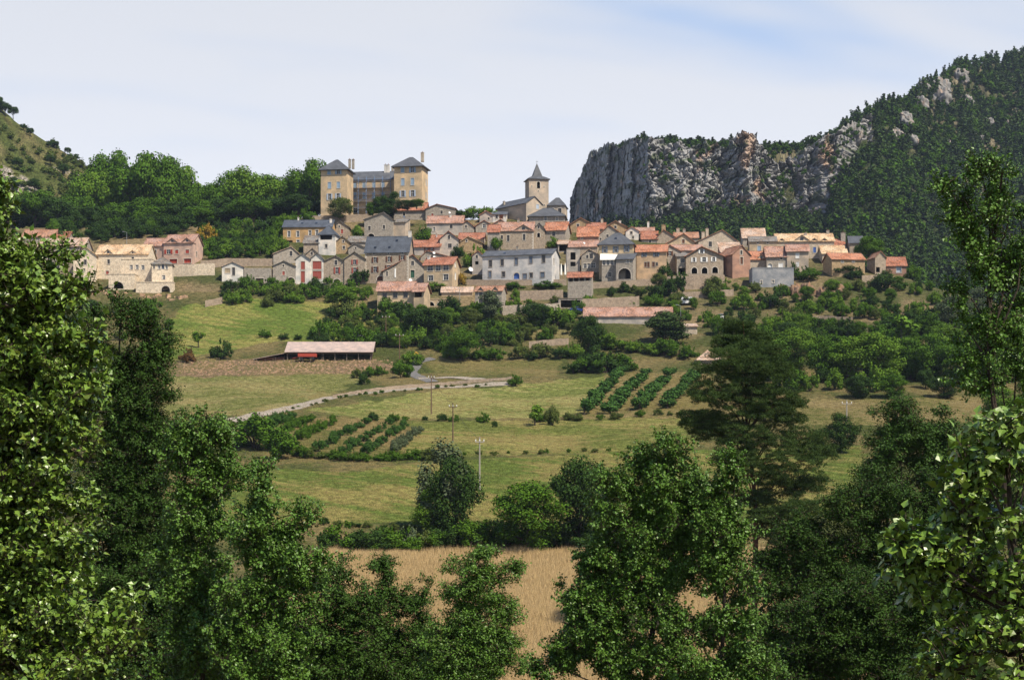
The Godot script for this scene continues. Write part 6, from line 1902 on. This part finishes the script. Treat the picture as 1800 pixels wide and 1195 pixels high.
func build_small() -> void:
	strip("gravel_track", [[405, 740], [470, 726], [560, 705], [640, 692], [720, 684], [800, 680], [905, 672]], 1.9, "gravel")
	strip("lane", [[760, 672], [740, 664], [722, 655], [728, 645], [735, 636], [760, 630]], 1.6, "asphalt", 0.09)
	strip("lane_bank", [[735, 666], [790, 664], [850, 668]], 1.2, "gravel", 0.12)
	stone_wall("rough grey stone wall along the gravel track", [[585, 700], [640, 690], [720, 682], [800, 676], [900, 668]], 6, "dry_stone", "stone_wall", 0.7)
	hedge([[500, 722], [600, 700], [720, 686], [860, 678]], 16, 6, ["leaf_olive", "leaf_mid"], "track_weed", "low weed tuft along the edge of the gravel track", "weeds along the track", 21)
	# rubble on the bank under the barn
	rng.seed = 12
	var g := Geo.new()
	for i in 900:
		var u := rnd(315, 690)
		var v := rnd(634, 658) - (u - 500.0) * 0.01
		var p := hit(u, v)
		var r := rnd(0.12, 0.42)
		var q := []
		for y in [-0.5, 0.5]:
			for k in [[-1, -1], [1, -1], [1, 1], [-1, 1]]: q.append(p + Vector3(k[0] * rnd(0.4, 0.8), y * rnd(0.7, 1.2), k[1] * rnd(0.4, 0.8)) * r)
		g.hexa(q)
	var st := one("rubble", g.mesh(M.rubble), "loose reddish rubble on the bank below the hay barn", "rubble")
	st.set_meta("kind", "stuff")
	var a := pole("wooden electric pole nearest the gravel track", 758, 728, 658, "pole_wood", 0.6)
	var b := pole("wooden electric pole between track and tall grey pole", 796, 777, 708, "pole_wood", 0.7)
	var c := pole("tall grey concrete pole beside the dark round tree", 843, 862, 768, "pole_concrete", 0.65)
	var d := pole("wooden pole rising from the scrub behind the barn", 678, 600, 553, "pole_wood")
	var e := pole("shorter wooden pole beside the barn end", 702, 634, 585, "pole_wood")
	pole("pale concrete pole in front of the ochre villa", 808, 552, 504, "pole_concrete", 0.7)
	var h := pole("pole on the field behind the tall pine", 1489, 742, 703, "pole_concrete")
	wire(a, b, "cable from the track pole to the next wooden pole")
	wire(b, c, "cable from the second wooden pole to the grey pole")
	wire(d, e, "cable between the two poles behind the barn")
	wire(e, a, "cable from the barn pole to the track pole")
	var off := spot(1760, 682, 420)
	wire(h, off, "upper cable running from the field pole to the copse")
	wire(h + Vector3(0, -0.5, 0), off + Vector3(0, -1.2, 0), "lower cable running from the field pole to the copse")
	# street lamps
	for s in [[222, 432, 414, "grey street lamp behind the farmhouse roof"], [1197, 560, 544, "small lamp post on the lane below the arcade house"]]:
		var p := hit(s[0], s[1])
		var k := -p.z / F
		var o := thing("street_lamp", s[3], "street lamp", p)
		var hh: float = (s[1] - s[2]) * k + 1.0
		var t := Geo.new()
		t.tube([Vector3(0, -0.5, 0), Vector3(0, hh, 0), Vector3(-0.9, hh + 0.3, 0)], [0.07, 0.05, 0.04], 6)
		part("post", t.mesh(M.metal), o)
		board("lamp_head", Vector3(-1.1, hh + 0.3, 0), Vector3(0.6, 0.14, 0.25), o, M.metal)
	# satellite dishes
	dish(762.5, 444.6, 528, 0.45, "white satellite dish on the low red roof behind the ochre wing")
	dish(763, 452, 522, 0.45, "second white satellite dish on the low red roof")
	dish(721, 492.4, 500, 0.55, "large white satellite dish above the ochre villa roof")
	dish(827, 473.6, 505, 0.75, "big white satellite dish on the terrace beside the long grey house")
	dish(710, 381, 572, 0.45, "white satellite dish on the annex below the chateau")
	dish(790, 373.8, 578, 0.4, "small white satellite dish on the dark row house")
	dish(1027, 427.4, 540, 0.35, "small white satellite dish over the narrow grey house")
	dish(1276, 429, 535, 0.35, "white satellite dish on the big stone gable")
	# vehicles
	car("blue car parked by the dark garage", 1015, 549, "car_blue", 0.2)
	car("white car parked by the ruin behind the fir", 1272, 562, "car_white", 0.7)
	var p := hit(1208, 536)
	var cv := thing("caravan", "white touring caravan parked on the terrace below the arcade house", "caravan", p + Vector3(0, 0.05, 0), -0.1)
	var cg := Geo.new()
	extrude(cg, [Vector2(-1.55, 0.4), Vector2(1.55, 0.4), Vector2(1.7, 1.2), Vector2(1.45, 2.1), Vector2(-1.45, 2.15), Vector2(-1.7, 1.3)], 0.95)
	part("body", cg.mesh(M.car_white), cv)
	for x in [-0.75, 0.35]: board("window", Vector3(x, 1.45, 0.96), Vector3(0.85, 0.5, 0.04), cv, M.glass)
	for z in [-0.8, 0.8]:
		var w := Geo.new()
		w.tube([Vector3(0, 0.3, z - 0.1), Vector3(0, 0.3, z + 0.1)], [0.3, 0.3], 12)
		part("wheel", w.mesh(M.black), cv)
	# red trailer under the barn eave
	p = hit(541, 634)
	var tr := thing("hay_trailer", "red hay trailer standing under the barn roof", "trailer", p + Vector3(0, 0, 1.2), 0.0)
	board("bed", Vector3(0, 0.95, 0), Vector3(4.4, 0.25, 2.0), tr, M.red)
	for z in [-0.95, 0.95]: board("side_board", Vector3(0, 1.35, z), Vector3(4.4, 0.55, 0.06), tr, M.red)
	for x in [-2.17, 2.17]: board("end_board", Vector3(x, 1.35, 0), Vector3(0.06, 0.55, 1.84), tr, M.red)
	for x in [-1.4, 1.4]:
		for z in [-0.85, 0.85]:
			var w := Geo.new()
			w.tube([Vector3(x, 0.42, z - 0.12), Vector3(x, 0.42, z + 0.12)], [0.42, 0.42], 14)
			part("wheel", w.mesh(M.black), tr)
	var db := Geo.new()
	db.tube([Vector3(-2.2, 0.8, 0), Vector3(-3.6, 0.45, 0)], [0.06, 0.06], 6)
	part("drawbar", db.mesh(M.red), tr)
	# yellow digger at the bend of the lane
	p = hit(722, 632)
	var dg := thing("digger", "small yellow digger beside the bend of the lane", "digger", p, 0.6)
	board("track", Vector3(0, 0.25, 0.55), Vector3(1.7, 0.5, 0.35), dg, M.black)
	board("track", Vector3(0, 0.25, -0.55), Vector3(1.7, 0.5, 0.35), dg, M.black)
	board("chassis", Vector3(0.1, 0.78, 0), Vector3(1.5, 0.5, 1.2), dg, M.yellow)
	board("cab", Vector3(-0.1, 1.5, 0.25), Vector3(0.8, 0.95, 0.7), dg, M.glass)
	var bm := Geo.new()
	bm.tube([Vector3(0.7, 0.9, -0.2), Vector3(1.6, 1.9, -0.2), Vector3(2.5, 1.3, -0.2), Vector3(2.7, 0.4, -0.2)], [0.12, 0.12, 0.1, 0.09], 6)
	part("boom", bm.mesh(M.yellow), dg)
	board("bucket", Vector3(2.65, 0.3, -0.2), Vector3(0.5, 0.45, 0.6), dg, M.yellow)
	# white tank, closed parasols, awning stripes
	p = hit(634, 598)
	board_thing("water_tank", "white cube water tank on the meadow edge above the barn", "tank", p + Vector3(0, 0.6, 0), Vector3(1.2, 1.2, 1.2))
	for s in [[986.5, 490, 463], [993.5, 490, 462]]:
		var q := spot(s[0], s[1], 500)
		var pr := thing("closed_parasol", ["closed white parasol beside the flank of the long grey house", "taller closed white parasol beside the flank of the long grey house"][int(s[0] > 990)], "parasol", q)
		var k := 500.0 / F
		var hh: float = (s[1] - s[2]) * k
		var t := Geo.new()
		t.tube([Vector3(0, hh * 0.25, 0), Vector3(0, hh * 0.5, 0), Vector3(0, hh * 0.8, 0), Vector3(0, hh, 0)], [0.34, 0.30, 0.22, 0.05], 8)
		part("canopy", t.mesh(M.canvas), pr)
		var st2 := Geo.new()
		st2.tube([Vector3(0, -1, 0), Vector3(0, hh * 0.3, 0)], [0.04, 0.04], 6)
		part("pole", st2.mesh(M.metal), pr)
	for i in 26:
		var u := 300.0 + i * 11.0 + 4.0 * sin(i * 2.1)
		var q := hit(u, 640.0 + 3.0 * sin(i * 0.7) - i * 0.15)
		var f := Geo.new()
		f.tube([Vector3(0, -0.3, 0), Vector3(0.03, 1.1, 0)], [0.05, 0.045], 5)
		one("fence_post", f.mesh(M.grey_wood), "thin wooden fence post along the bank in front of the barn", "fence post", "fence posts along the barn bank", q)

func board_thing(called: String, label: String, category: String, at: Vector3, size: Vector3) -> void:
	var o := thing(called, label, category, at)
	board("body", Vector3.ZERO, size, o, M.car_white)
	board("lid", Vector3(0, size.y * 0.53, 0), Vector3(size.x * 0.4, 0.1, size.z * 0.4), o, M.metal)
	board("pallet", Vector3(0, -size.y * 0.56, 0), Vector3(size.x * 1.05, 0.14, size.z * 1.05), o, M.grey_wood)

# ---------- near trees ----------
func leaf_blade(g: Geo, p: Vector3, dir: Vector3, nrm: Vector3, l: float, w: float, fine: bool) -> void:
	var x := dir.cross(nrm).normalized()
	var nz := x.cross(dir).normalized()
	var tip := p + dir * l - nz * l * 0.12
	var mid := p + dir * l * 0.33
	var a := mid - x * w * 0.5 + nz * l * 0.08
	var b := mid + x * w * 0.5 + nz * l * 0.08
	if fine:
		var c := p + dir * l * 0.66 - x * w * 0.24 + nz * l * 0.03
		var d := p + dir * l * 0.66 + x * w * 0.24 + nz * l * 0.03
		var m2 := p + dir * l * 0.62 - nz * l * 0.03
		g.tri(p, m2, a); g.tri(a, m2, c); g.tri(c, m2, tip)
		g.tri(p, b, m2); g.tri(b, d, m2); g.tri(d, tip, m2)
	else:
		g.tri(p, tip, a)
		g.tri(p, b, tip)

# a leafy bough end: short shoots set with leaves, radius about r, thicker above and outside
func bough(key: String, leaves: int, l: float, r: float, fine := false, narrow := 0.85) -> ArrayMesh:
	if cache.has(key): return cache[key]
	rng.seed = hash(key)
	var g := Geo.new()
	g.tinted = true
	var shoots := 14
	var dirs := []
	for s in shoots:
		var dir := (rvec() * Vector3(1, 0.7, 1) + Vector3(0, 0.45, 0)).normalized()
		var reach := r * rnd(0.6, 1.25)
		var tone := rnd(0.75, 1.2)
		dirs.append(dir * reach)
		for i in leaves / shoots:
			var t := pow(rng.randf(), 0.6)
			var p := dir * reach * t + rvec() * r * 0.17
			var out := (rvec() + dir * 0.5 + Vector3(0, -0.35, 0)).normalized()
			var up := (Vector3(0, 0.7, 0) + dir * 0.6 + rvec() * 0.75).normalized()
			var b := tone * rnd(0.75, 1.25)
			g.col = Color(b * rnd(0.85, 1.25), b, b * rnd(0.7, 1.1))
			var k := l * rnd(0.45, 1.3)
			leaf_blade(g, p, out, up, k, k * narrow, fine)
	var mesh := g.mesh(null)
	var st := mesh_stems(dirs)
	mesh.add_surface_from_arrays(Mesh.PRIMITIVE_TRIANGLES, st.surface_get_arrays(0))
	mesh.surface_set_material(1, M.bark)
	cache[key] = mesh
	return cache[key]
func mesh_stems(dirs: Array) -> ArrayMesh:
	var g := Geo.new()
	for d in dirs: g.tube([Vector3.ZERO, d * 0.5 + rvec() * 0.02, d], [0.009, 0.006, 0.002], 3)
	return g.mesh(null)

# a tree whose crown is a set of uneven lobes: [u, v, half width, half height, depth offset], seen at distance d
func lobe_tree(called: String, label: String, u: float, d: float, lobes: Array, tw: Array, density: float, leafy: String, opt := {}) -> Node3D:
	rng.seed = hash(label)
	var x := (u - U0) / F * d
	var base := Vector3(x, ground(x, d), -d)
	var o := thing(called, label, "tree", base, 0.0, opt.get("group", ""))
	var k := d / F
	var L := []
	var top := 0.0
	var tip := Vector3.ZERO
	for l in lobes:
		var c := spot(l[0], l[1], d) - base
		if l.size() > 4: c.z += l[4]
		L.append([c, Vector3(l[2] * k, l[3] * k, l[2] * k * opt.get("deep", 0.9))])
		if c.y > top:
			top = c.y
			tip = c
	var wood := Geo.new()
	var tr: float = opt.get("trunk", 0.03 * top * 0.5 + 0.05)
	var lean := tip.x
	var path := []
	var rad := []
	for i in 9:
		var t := i / 8.0
		path.append(Vector3(lean * t * t + noise.get_noise_1d(t * 2.0 + u) * 0.05 * top, top * t - 0.4 * (1.0 - t), noise.get_noise_1d(t * 2.0 + u + 50.0) * 0.05 * top))
		rad.append(tr * (1.0 - 0.85 * t))
	wood.tube(path, rad, 8)
	var lists := []
	for t in tw: lists.append([])
	var size: float = opt.get("scale", 1.0)
	var near := []
	for l in L:
		var c: Vector3 = l[0]
		var r: Vector3 = l[1]
		var ht := clampf((c.y - r.y * 0.9) / maxf(top, 0.1), 0.12, 0.92)
		var root: Vector3 = path[int(ht * 8)]
		limb(wood, root, c + Vector3(0, r.y * 0.3, 0), tr * 0.42 * (1.0 - ht * 0.6), tr * 0.08, 0.10, 6)
		var n := maxi(4, int(density * (r.x * r.y + r.x * r.z + r.y * r.z) * 4.0 / (size * size)))
		for i in n:
			var q := rvec()
			var b: float = 1.0 + opt.get("uneven", 0.45) * noise2.get_noise_3d(q.x * 2.2 + c.x * 3.0, q.y * 2.2 + c.y * 3.0, q.z * 2.2 + u)
			var p: Vector3 = c + q * r * pow(rng.randf(), 0.38) * b
			var s := size * rnd(0.75, 1.25)
			var bs := Basis(Vector3.UP, rnd(0, TAU)) * Basis(Vector3(1, 0, 0), rnd(-0.5, 0.5))
			lists[rng.randi() % tw.size()].append(Transform3D(bs.scaled(Vector3(s, s, s)), p))
			if i % 2 == 0: limb(wood, c.lerp(p, 0.15), p, tr * 0.09, tr * 0.02, 0.08, 4)
			if q.z > 0.25 and near.size() < 3000: near.append(c + q * r * b * rnd(0.97, 1.12))
	for i in tw.size():
		var m: ArrayMesh = tw[i].duplicate()
		m.surface_set_material(0, M[leafy])
		copies("foliage", m, lists[i], o)
	part("trunk", wood.mesh(M[opt.get("bark", "bark")]), o)
	# the leaves that show largest, one by one
	var count: int = opt.get("single", 0)
	if count > 0:
		var shapes := []
		for s in 4:
			var g := Geo.new()
			g.tinted = true
			var b := 0.8 + 0.15 * s
			g.col = Color(b, b, b * 0.9)
			leaf_blade(g, Vector3.ZERO, Vector3(0, -0.6, 0.8).normalized(), Vector3(0, 0.8, 0.6), opt.leaf, opt.leaf * 0.88, true)
			shapes.append(g.mesh(M[leafy]))
		for i in mini(count, near.size()):
			var p: Vector3 = near[(i * 7919) % near.size()]
			var lf := part("leaf", shapes[i % 4], o)
			lf.position = p
			lf.rotation = Vector3(rnd(-0.7, 0.9), rnd(-1.5, 1.5), rnd(-0.8, 0.8))
			var s := rnd(0.75, 1.2)
			lf.scale = Vector3(s, s, s)
	return o

func build_near() -> void:
	var pop := [bough("pop1", 120, 0.078, 0.25, true), bough("pop2", 120, 0.078, 0.25, true), bough("pop3", 104, 0.074, 0.30, true)]
	var mid := [bough("mid1", 260, 0.075, 0.36), bough("mid2", 260, 0.075, 0.36), bough("mid3", 220, 0.07, 0.42)]
	var elm := [bough("elm1", 330, 0.072, 0.40, false, 0.6), bough("elm2", 330, 0.072, 0.40, false, 0.6), bough("elm3", 280, 0.068, 0.46, false, 0.6)]
	# tall poplar whose crown fills one edge of the view
	var l1 := [[-40, 360, 70, 50], [-30, 440, 110, 70], [20, 500, 110, 70], [40, 580, 130, 80], [30, 680, 140, 90], [20, 780, 140, 90], [30, 880, 130, 90], [20, 980, 140, 90], [40, 1080, 160, 90], [60, 1170, 170, 90], [-60, 560, 120, 150], [-60, 800, 120, 180], [-60, 1050, 140, 180], [110, 520, 60, 40], [130, 660, 55, 45], [110, 780, 60, 50], [150, 900, 40, 40], [120, 1000, 50, 50], [190, 1130, 60, 60], [110, 450, 34, 30]]
	lobe_tree("poplar_tree", "near poplar with large shiny light green leaves beside the dark slender tree", -70, 22.0, l1, pop, 7.0, "leaf_poplar", {"single": 300, "leaf": 0.075, "trunk": 0.16, "uneven": 0.5})
	# slender dark tree behind it
	var l2 := [[240, 560, 30, 36], [262, 600, 40, 40], [240, 650, 50, 45], [225, 700, 60, 50], [250, 750, 60, 50], [205, 770, 60, 55], [240, 820, 70, 60], [200, 860, 70, 60], [250, 910, 70, 60], [285, 620, 16, 20], [290, 690, 20, 20], [180, 700, 40, 50], [215, 545, 20, 24], [290, 780, 36, 30], [200, 960, 80, 70], [270, 990, 70, 70], [200, 1060, 80, 80], [270, 1100, 80, 80], [160, 600, 40, 60]]
	lobe_tree("slender_tree", "dark slender tree with thin leaning stem between two poplars", 215, 58.0, l2, elm, 4.2, "leaf_shaded", {"trunk": 0.16, "scale": 1.25, "uneven": 0.6})
	# young poplars on the near bank
	var l3 := [[365, 765, 46, 36], [345, 810, 52, 44], [390, 830, 42, 40], [350, 870, 56, 50], [345, 940, 64, 60], [330, 1010, 64, 60], [355, 1080, 70, 60], [340, 1160, 80, 60], [320, 760, 26, 30], [400, 770, 26, 26]]
	lobe_tree("young_poplar", "young poplar with glossy leaves, tallest on the near bank", 352, 44.0, l3, mid, 4.4, "leaf_poplar_dark", {"trunk": 0.10, "uneven": 0.55})
	var l4 := [[452, 835, 26, 28], [455, 880, 34, 36], [440, 930, 44, 44], [470, 980, 50, 50], [515, 930, 30, 34], [500, 1000, 50, 50], [450, 1060, 60, 60], [530, 1040, 44, 44], [490, 1120, 70, 60], [420, 1130, 60, 60], [470, 1180, 80, 50], [535, 905, 18, 20], [560, 1000, 26, 30]]
	lobe_tree("young_poplar", "shorter young poplar with a narrow pointed top", 470, 42.0, l4, mid, 4.4, "leaf_poplar_dark", {"trunk": 0.09, "uneven": 0.55})
	var l5 := [[580, 1040, 40, 40], [610, 1090, 50, 45], [560, 1120, 60, 50], [630, 1150, 60, 50], [570, 1190, 70, 40], [640, 1060, 30, 30], [600, 1000, 22, 26]]
	lobe_tree("hazel_bush", "leafy hazel at the foot of the young poplars", 600, 45.0, l5, elm, 4.2, "leaf_elm", {"trunk": 0.06, "uneven": 0.5})
	var l5b := [[180, 1060, 70, 60], [260, 1090, 70, 60], [330, 1120, 70, 60], [410, 1140, 70, 60], [230, 1160, 90, 60], [340, 1180, 90, 50], [470, 1150, 70, 60], [540, 1170, 70, 50], [620, 1180, 60, 40], [420, 1060, 50, 50], [290, 1020, 50, 50]]
	lobe_tree("undergrowth", "dark undergrowth thicket behind the young poplars", 360, 56.0, l5b, elm, 4.0, "leaf_shaded", {"trunk": 0.10, "scale": 1.3, "uneven": 0.5})
	var l5c := [[660, 1190, 60, 40], [740, 1195, 60, 40], [820, 1200, 60, 36], [600, 1160, 50, 40], [690, 1150, 44, 34]]
	lobe_tree("undergrowth", "low hazel thicket under the pointed elm shoots", 700, 52.0, l5c, elm, 4.2, "leaf_elm", {"trunk": 0.08, "scale": 1.1, "uneven": 0.5})
	var l6 := [[682, 1015, 18, 32], [690, 1060, 34, 34], [660, 1090, 36, 36], [720, 1070, 26, 40], [742, 1040, 10, 26], [700, 1120, 50, 40], [660, 1160, 60, 45], [740, 1130, 34, 40], [710, 1185, 70, 40], [672, 990, 9, 18]]
	lobe_tree("elm_sapling", "bushy elm with pointed shoots before the golden field", 700, 46.0, l6, elm, 4.2, "leaf_elm", {"trunk": 0.07, "uneven": 0.6, "scale": 0.9})
	var l7 := [[806, 1010, 20, 30], [845, 1000, 22, 38], [880, 1010, 12, 28], [830, 1050, 34, 36], [870, 1060, 24, 30], [800, 1060, 26, 36], [840, 1105, 44, 40], [800, 1120, 40, 40], [880, 1110, 30, 24], [895, 1075, 14, 14], [820, 1160, 60, 45], [880, 1160, 40, 34], [780, 1170, 46, 46], [905, 1000, 8, 14], [850, 975, 10, 16], [898, 1135, 16, 14]]
	lobe_tree("silvery_elm", "feathery elm with silvery upright shoots before the golden field", 835, 42.0, l7, elm, 4.2, "leaf_poplar_dark", {"trunk": 0.08, "uneven": 0.65, "scale": 0.85})
	# the pair of poplars in the middle
	var l8 := [[1160, 805, 42, 36], [1120, 850, 54, 50], [1185, 860, 46, 50], [1100, 920, 62, 55], [1165, 930, 60, 56], [1215, 910, 40, 56], [1120, 990, 60, 50], [1070, 1010, 54, 46], [1030, 1050, 44, 50], [1090, 1080, 70, 56], [1040, 1120, 60, 50], [1110, 1160, 80, 50], [1000, 1150, 44, 36], [960, 1170, 40, 24], [1075, 850, 24, 26], [1040, 975, 26, 22], [1215, 960, 40, 44], [1190, 1010, 44, 36], [1225, 860, 30, 40], [1150, 1040, 50, 40]]
	lobe_tree("middle_poplar", "tall bushy poplar with bright glossy leaves in front of the golden field", 1130, 45.0, l8, mid, 4.4, "leaf_poplar_dark", {"trunk": 0.13, "uneven": 0.5})
	var l9 := [[1285, 830, 28, 34], [1275, 885, 38, 46], [1250, 940, 44, 46], [1290, 960, 40, 50], [1240, 1000, 44, 40], [1295, 1040, 38, 44], [1250, 1100, 46, 36], [1310, 1120, 44, 44], [1270, 1170, 66, 44], [1200, 1160, 60, 50], [1330, 1170, 40, 40], [1180, 1100, 40, 40]]
	lobe_tree("middle_poplar", "second poplar with a pointed crown touching its taller neighbour", 1262, 44.0, l9, mid, 4.4, "leaf_poplar_dark", {"trunk": 0.11, "uneven": 0.55})
	# dark broadleaf trees at the foot of the pine and beyond
	var l10 := [[1430, 960, 60, 50], [1500, 900, 60, 50], [1470, 1010, 70, 60], [1560, 960, 70, 60], [1540, 1050, 80, 60], [1450, 1090, 70, 60], [1620, 900, 70, 70], [1600, 1000, 80, 70], [1640, 1080, 90, 70], [1540, 1130, 90, 60], [1440, 1160, 90, 50], [1690, 970, 80, 80], [1720, 1080, 80, 80], [1560, 860, 50, 40], [1640, 1170, 100, 50], [1760, 900, 70, 80], [1375, 1010, 50, 50], [1365, 1085, 60, 60], [1350, 1165, 64, 50], [1405, 940, 44, 40]]
	lobe_tree("shade_tree", "wide dark tree in the shade under the tall pine", 1560, 66.0, l10, elm, 4.2, "leaf_shaded", {"trunk": 0.22, "scale": 1.5, "uneven": 0.5})
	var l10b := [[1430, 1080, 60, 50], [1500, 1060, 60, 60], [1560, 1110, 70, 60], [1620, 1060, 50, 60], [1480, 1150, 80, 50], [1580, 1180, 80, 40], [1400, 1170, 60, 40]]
	lobe_tree("shade_tree", "low dark thicket below the wide shady tree", 1510, 50.0, l10b, elm, 4.2, "leaf_shaded", {"trunk": 0.12, "scale": 1.2, "uneven": 0.5})
	var l11 := [[1575, 730, 34, 30], [1600, 760, 44, 36], [1560, 790, 40, 40], [1620, 810, 50, 40], [1550, 840, 40, 40], [1660, 770, 46, 36], [1680, 830, 56, 46], [1640, 870, 60, 50], [1720, 790, 50, 50], [1730, 870, 60, 50]]
	lobe_tree("ash_tree", "round leafy tree with open branches in front of the copse", 1610, 92.0, l11, elm, 4.2, "leaf_elm", {"trunk": 0.24, "scale": 1.7, "uneven": 0.5})
	# near trees on the other edge
	var l12 := [[1760, 300, 30, 34], [1775, 360, 36, 40], [1735, 350, 26, 40], [1690, 350, 22, 26], [1665, 330, 12, 16], [1710, 390, 34, 26], [1760, 430, 50, 40], [1690, 420, 24, 20], [1740, 480, 46, 40], [1790, 500, 50, 60], [1750, 560, 50, 40], [1790, 620, 60, 60], [1760, 680, 50, 50], [1800, 740, 50, 80], [1730, 610, 40, 34], [1775, 560, 50, 50], [1800, 420, 40, 60], [1715, 460, 36, 34], [1700, 520, 26, 30], [1700, 590, 34, 36], [1720, 660, 46, 44], [1680, 385, 20, 20], [1725, 310, 20, 26]]
	lobe_tree("edge_poplar", "open crowned tree with bare twigs reaching above the forest slope", 1800, 34.0, l12, mid, 1.7, "leaf_poplar_dark", {"trunk": 0.13, "uneven": 0.7, "scale": 0.8})
	var l13 := [[1760, 790, 70, 60], [1800, 860, 70, 70], [1730, 850, 46, 40], [1770, 940, 90, 60], [1690, 940, 30, 40], [1720, 1010, 60, 50], [1790, 1030, 80, 70], [1640, 980, 34, 36], [1620, 1010, 24, 30], [1740, 1100, 90, 60], [1680, 1140, 60, 44], [1790, 1150, 90, 70], [1640, 1180, 60, 30], [1600, 960, 18, 14]]
	lobe_tree("near_poplar", "near branches with big heart-shaped shiny leaves over dark shade", 1850, 15.0, l13, pop, 3.2, "leaf_poplar", {"single": 300, "leaf": 0.085, "trunk": 0.10, "uneven": 0.6, "scale": 1.1})
	build_pine()

func needles(key: String, n: int, l: float) -> ArrayMesh:
	rng.seed = hash(key)
	var g := Geo.new()
	g.tinted = true
	for i in n:
		var p := rvec() * Vector3(0.42, 0.12, 0.42)
		var d := (rvec() + Vector3(0, 0.75, 0) + p * 1.2).normalized()
		var x := d.cross(rvec()).normalized() * 0.022
		var b := rnd(0.6, 1.35)
		g.col = Color(b * rnd(0.9, 1.2), b, b * rnd(0.75, 1.1))
		g.tri(p - x, p + x, p + d * l * rnd(0.6, 1.2))
	return g.mesh(M.leaf_pine)

func build_pine() -> void:
	var d := 135.0
	var x := (1328 - U0) / F * d
	var base := Vector3(x, ground(x, d), -d)
	var o := thing("pine_tree", "tall open-crowned pine with reddish trunk standing over the fields", "tree", base)
	rng.seed = 4242
	var top := (V0 - 556) / F * d - base.y
	var k := d / F
	var trunk := Geo.new()
	var path := []
	var rad := []
	for i in 10:
		var t := i / 9.0
		path.append(Vector3(noise.get_noise_1d(t * 1.6 + 3.0) * 0.5 - 0.9 * t * t, top * t * 0.985 - 0.5 * (1 - t), noise.get_noise_1d(t * 1.6 + 30.0) * 0.5))
		rad.append(0.30 * (1.0 - 0.93 * t))
	trunk.tube(path, rad, 9)
	part("trunk", trunk.mesh(M.bark_pine), o)
	var wood := Geo.new()
	var list := [[], []]
	# boughs: [v of the tip pad, u of the tip pad, half width]
	var pads := [[572, 1300, 26], [590, 1330, 26], [600, 1290, 34], [620, 1345, 34], [630, 1285, 44], [650, 1360, 34], [655, 1270, 50], [675, 1330, 50], [690, 1250, 44], [700, 1375, 40], [715, 1300, 54], [735, 1225, 34], [740, 1370, 50], [755, 1270, 46], [770, 1420, 40], [780, 1350, 54], [795, 1435, 34], [800, 1290, 40], [815, 1390, 54], [830, 1340, 44], [850, 1420, 40], [855, 1370, 44], [875, 1330, 40], [890, 1400, 34], [745, 1250, 40], [765, 1310, 50], [690, 1300, 50], [610, 1315, 34], [640, 1310, 44], [720, 1345, 44], [905, 1350, 34], [925, 1370, 44], [945, 1395, 50], [980, 1370, 44], [1000, 1420, 40], [1030, 1385, 44]]
	for p in pads:
		var c := spot(p[1], p[0], d) - base
		c.z += rnd(-1.6, 1.6)
		var r: float = p[2] * k
		var ht := clampf((c.y - 0.12 * r - 0.5) / top, 0.2, 0.97)
		limb(wood, path[int(ht * 9)], c, 0.085, 0.025, 0.06, 5)
		for j in 7:
			var q := c + Vector3(rnd(-1, 1) * r, rnd(-0.25, 0.3) * r, rnd(-1, 1) * r)
			limb(wood, c, q, 0.028, 0.01, 0.06, 4)
		for j in 84:
			var q := c + Vector3(rnd(-1, 1), 0, rnd(-1, 1)).limit_length(1.0) * r + Vector3(0, rnd(-0.32, 0.40) * r, 0)
			q.y -= 0.10 * r * ((q - c).length() / r)
			var s := rnd(0.55, 1.0)
			list[j % 2].append(Transform3D(Basis(Vector3.UP, rnd(0, TAU)) * Basis(Vector3.RIGHT, rnd(-0.4, 0.4)).scaled(Vector3(s, s, s)), q))
	part("bough", wood.mesh(M.bark_pine), o)
	for i in 2: copies("foliage", needles("needles%d" % i, 110, 0.30), list[i], o)

func _ready() -> void:
	set_view()
	set_materials()
	prepare_land()
	build_land()
	build_hills()
	build_cliff()
	build_village()
	build_woods()
	build_gardens()
	build_hedges()
	build_far_woods()
	build_near()
	build_small()
	build_grass()
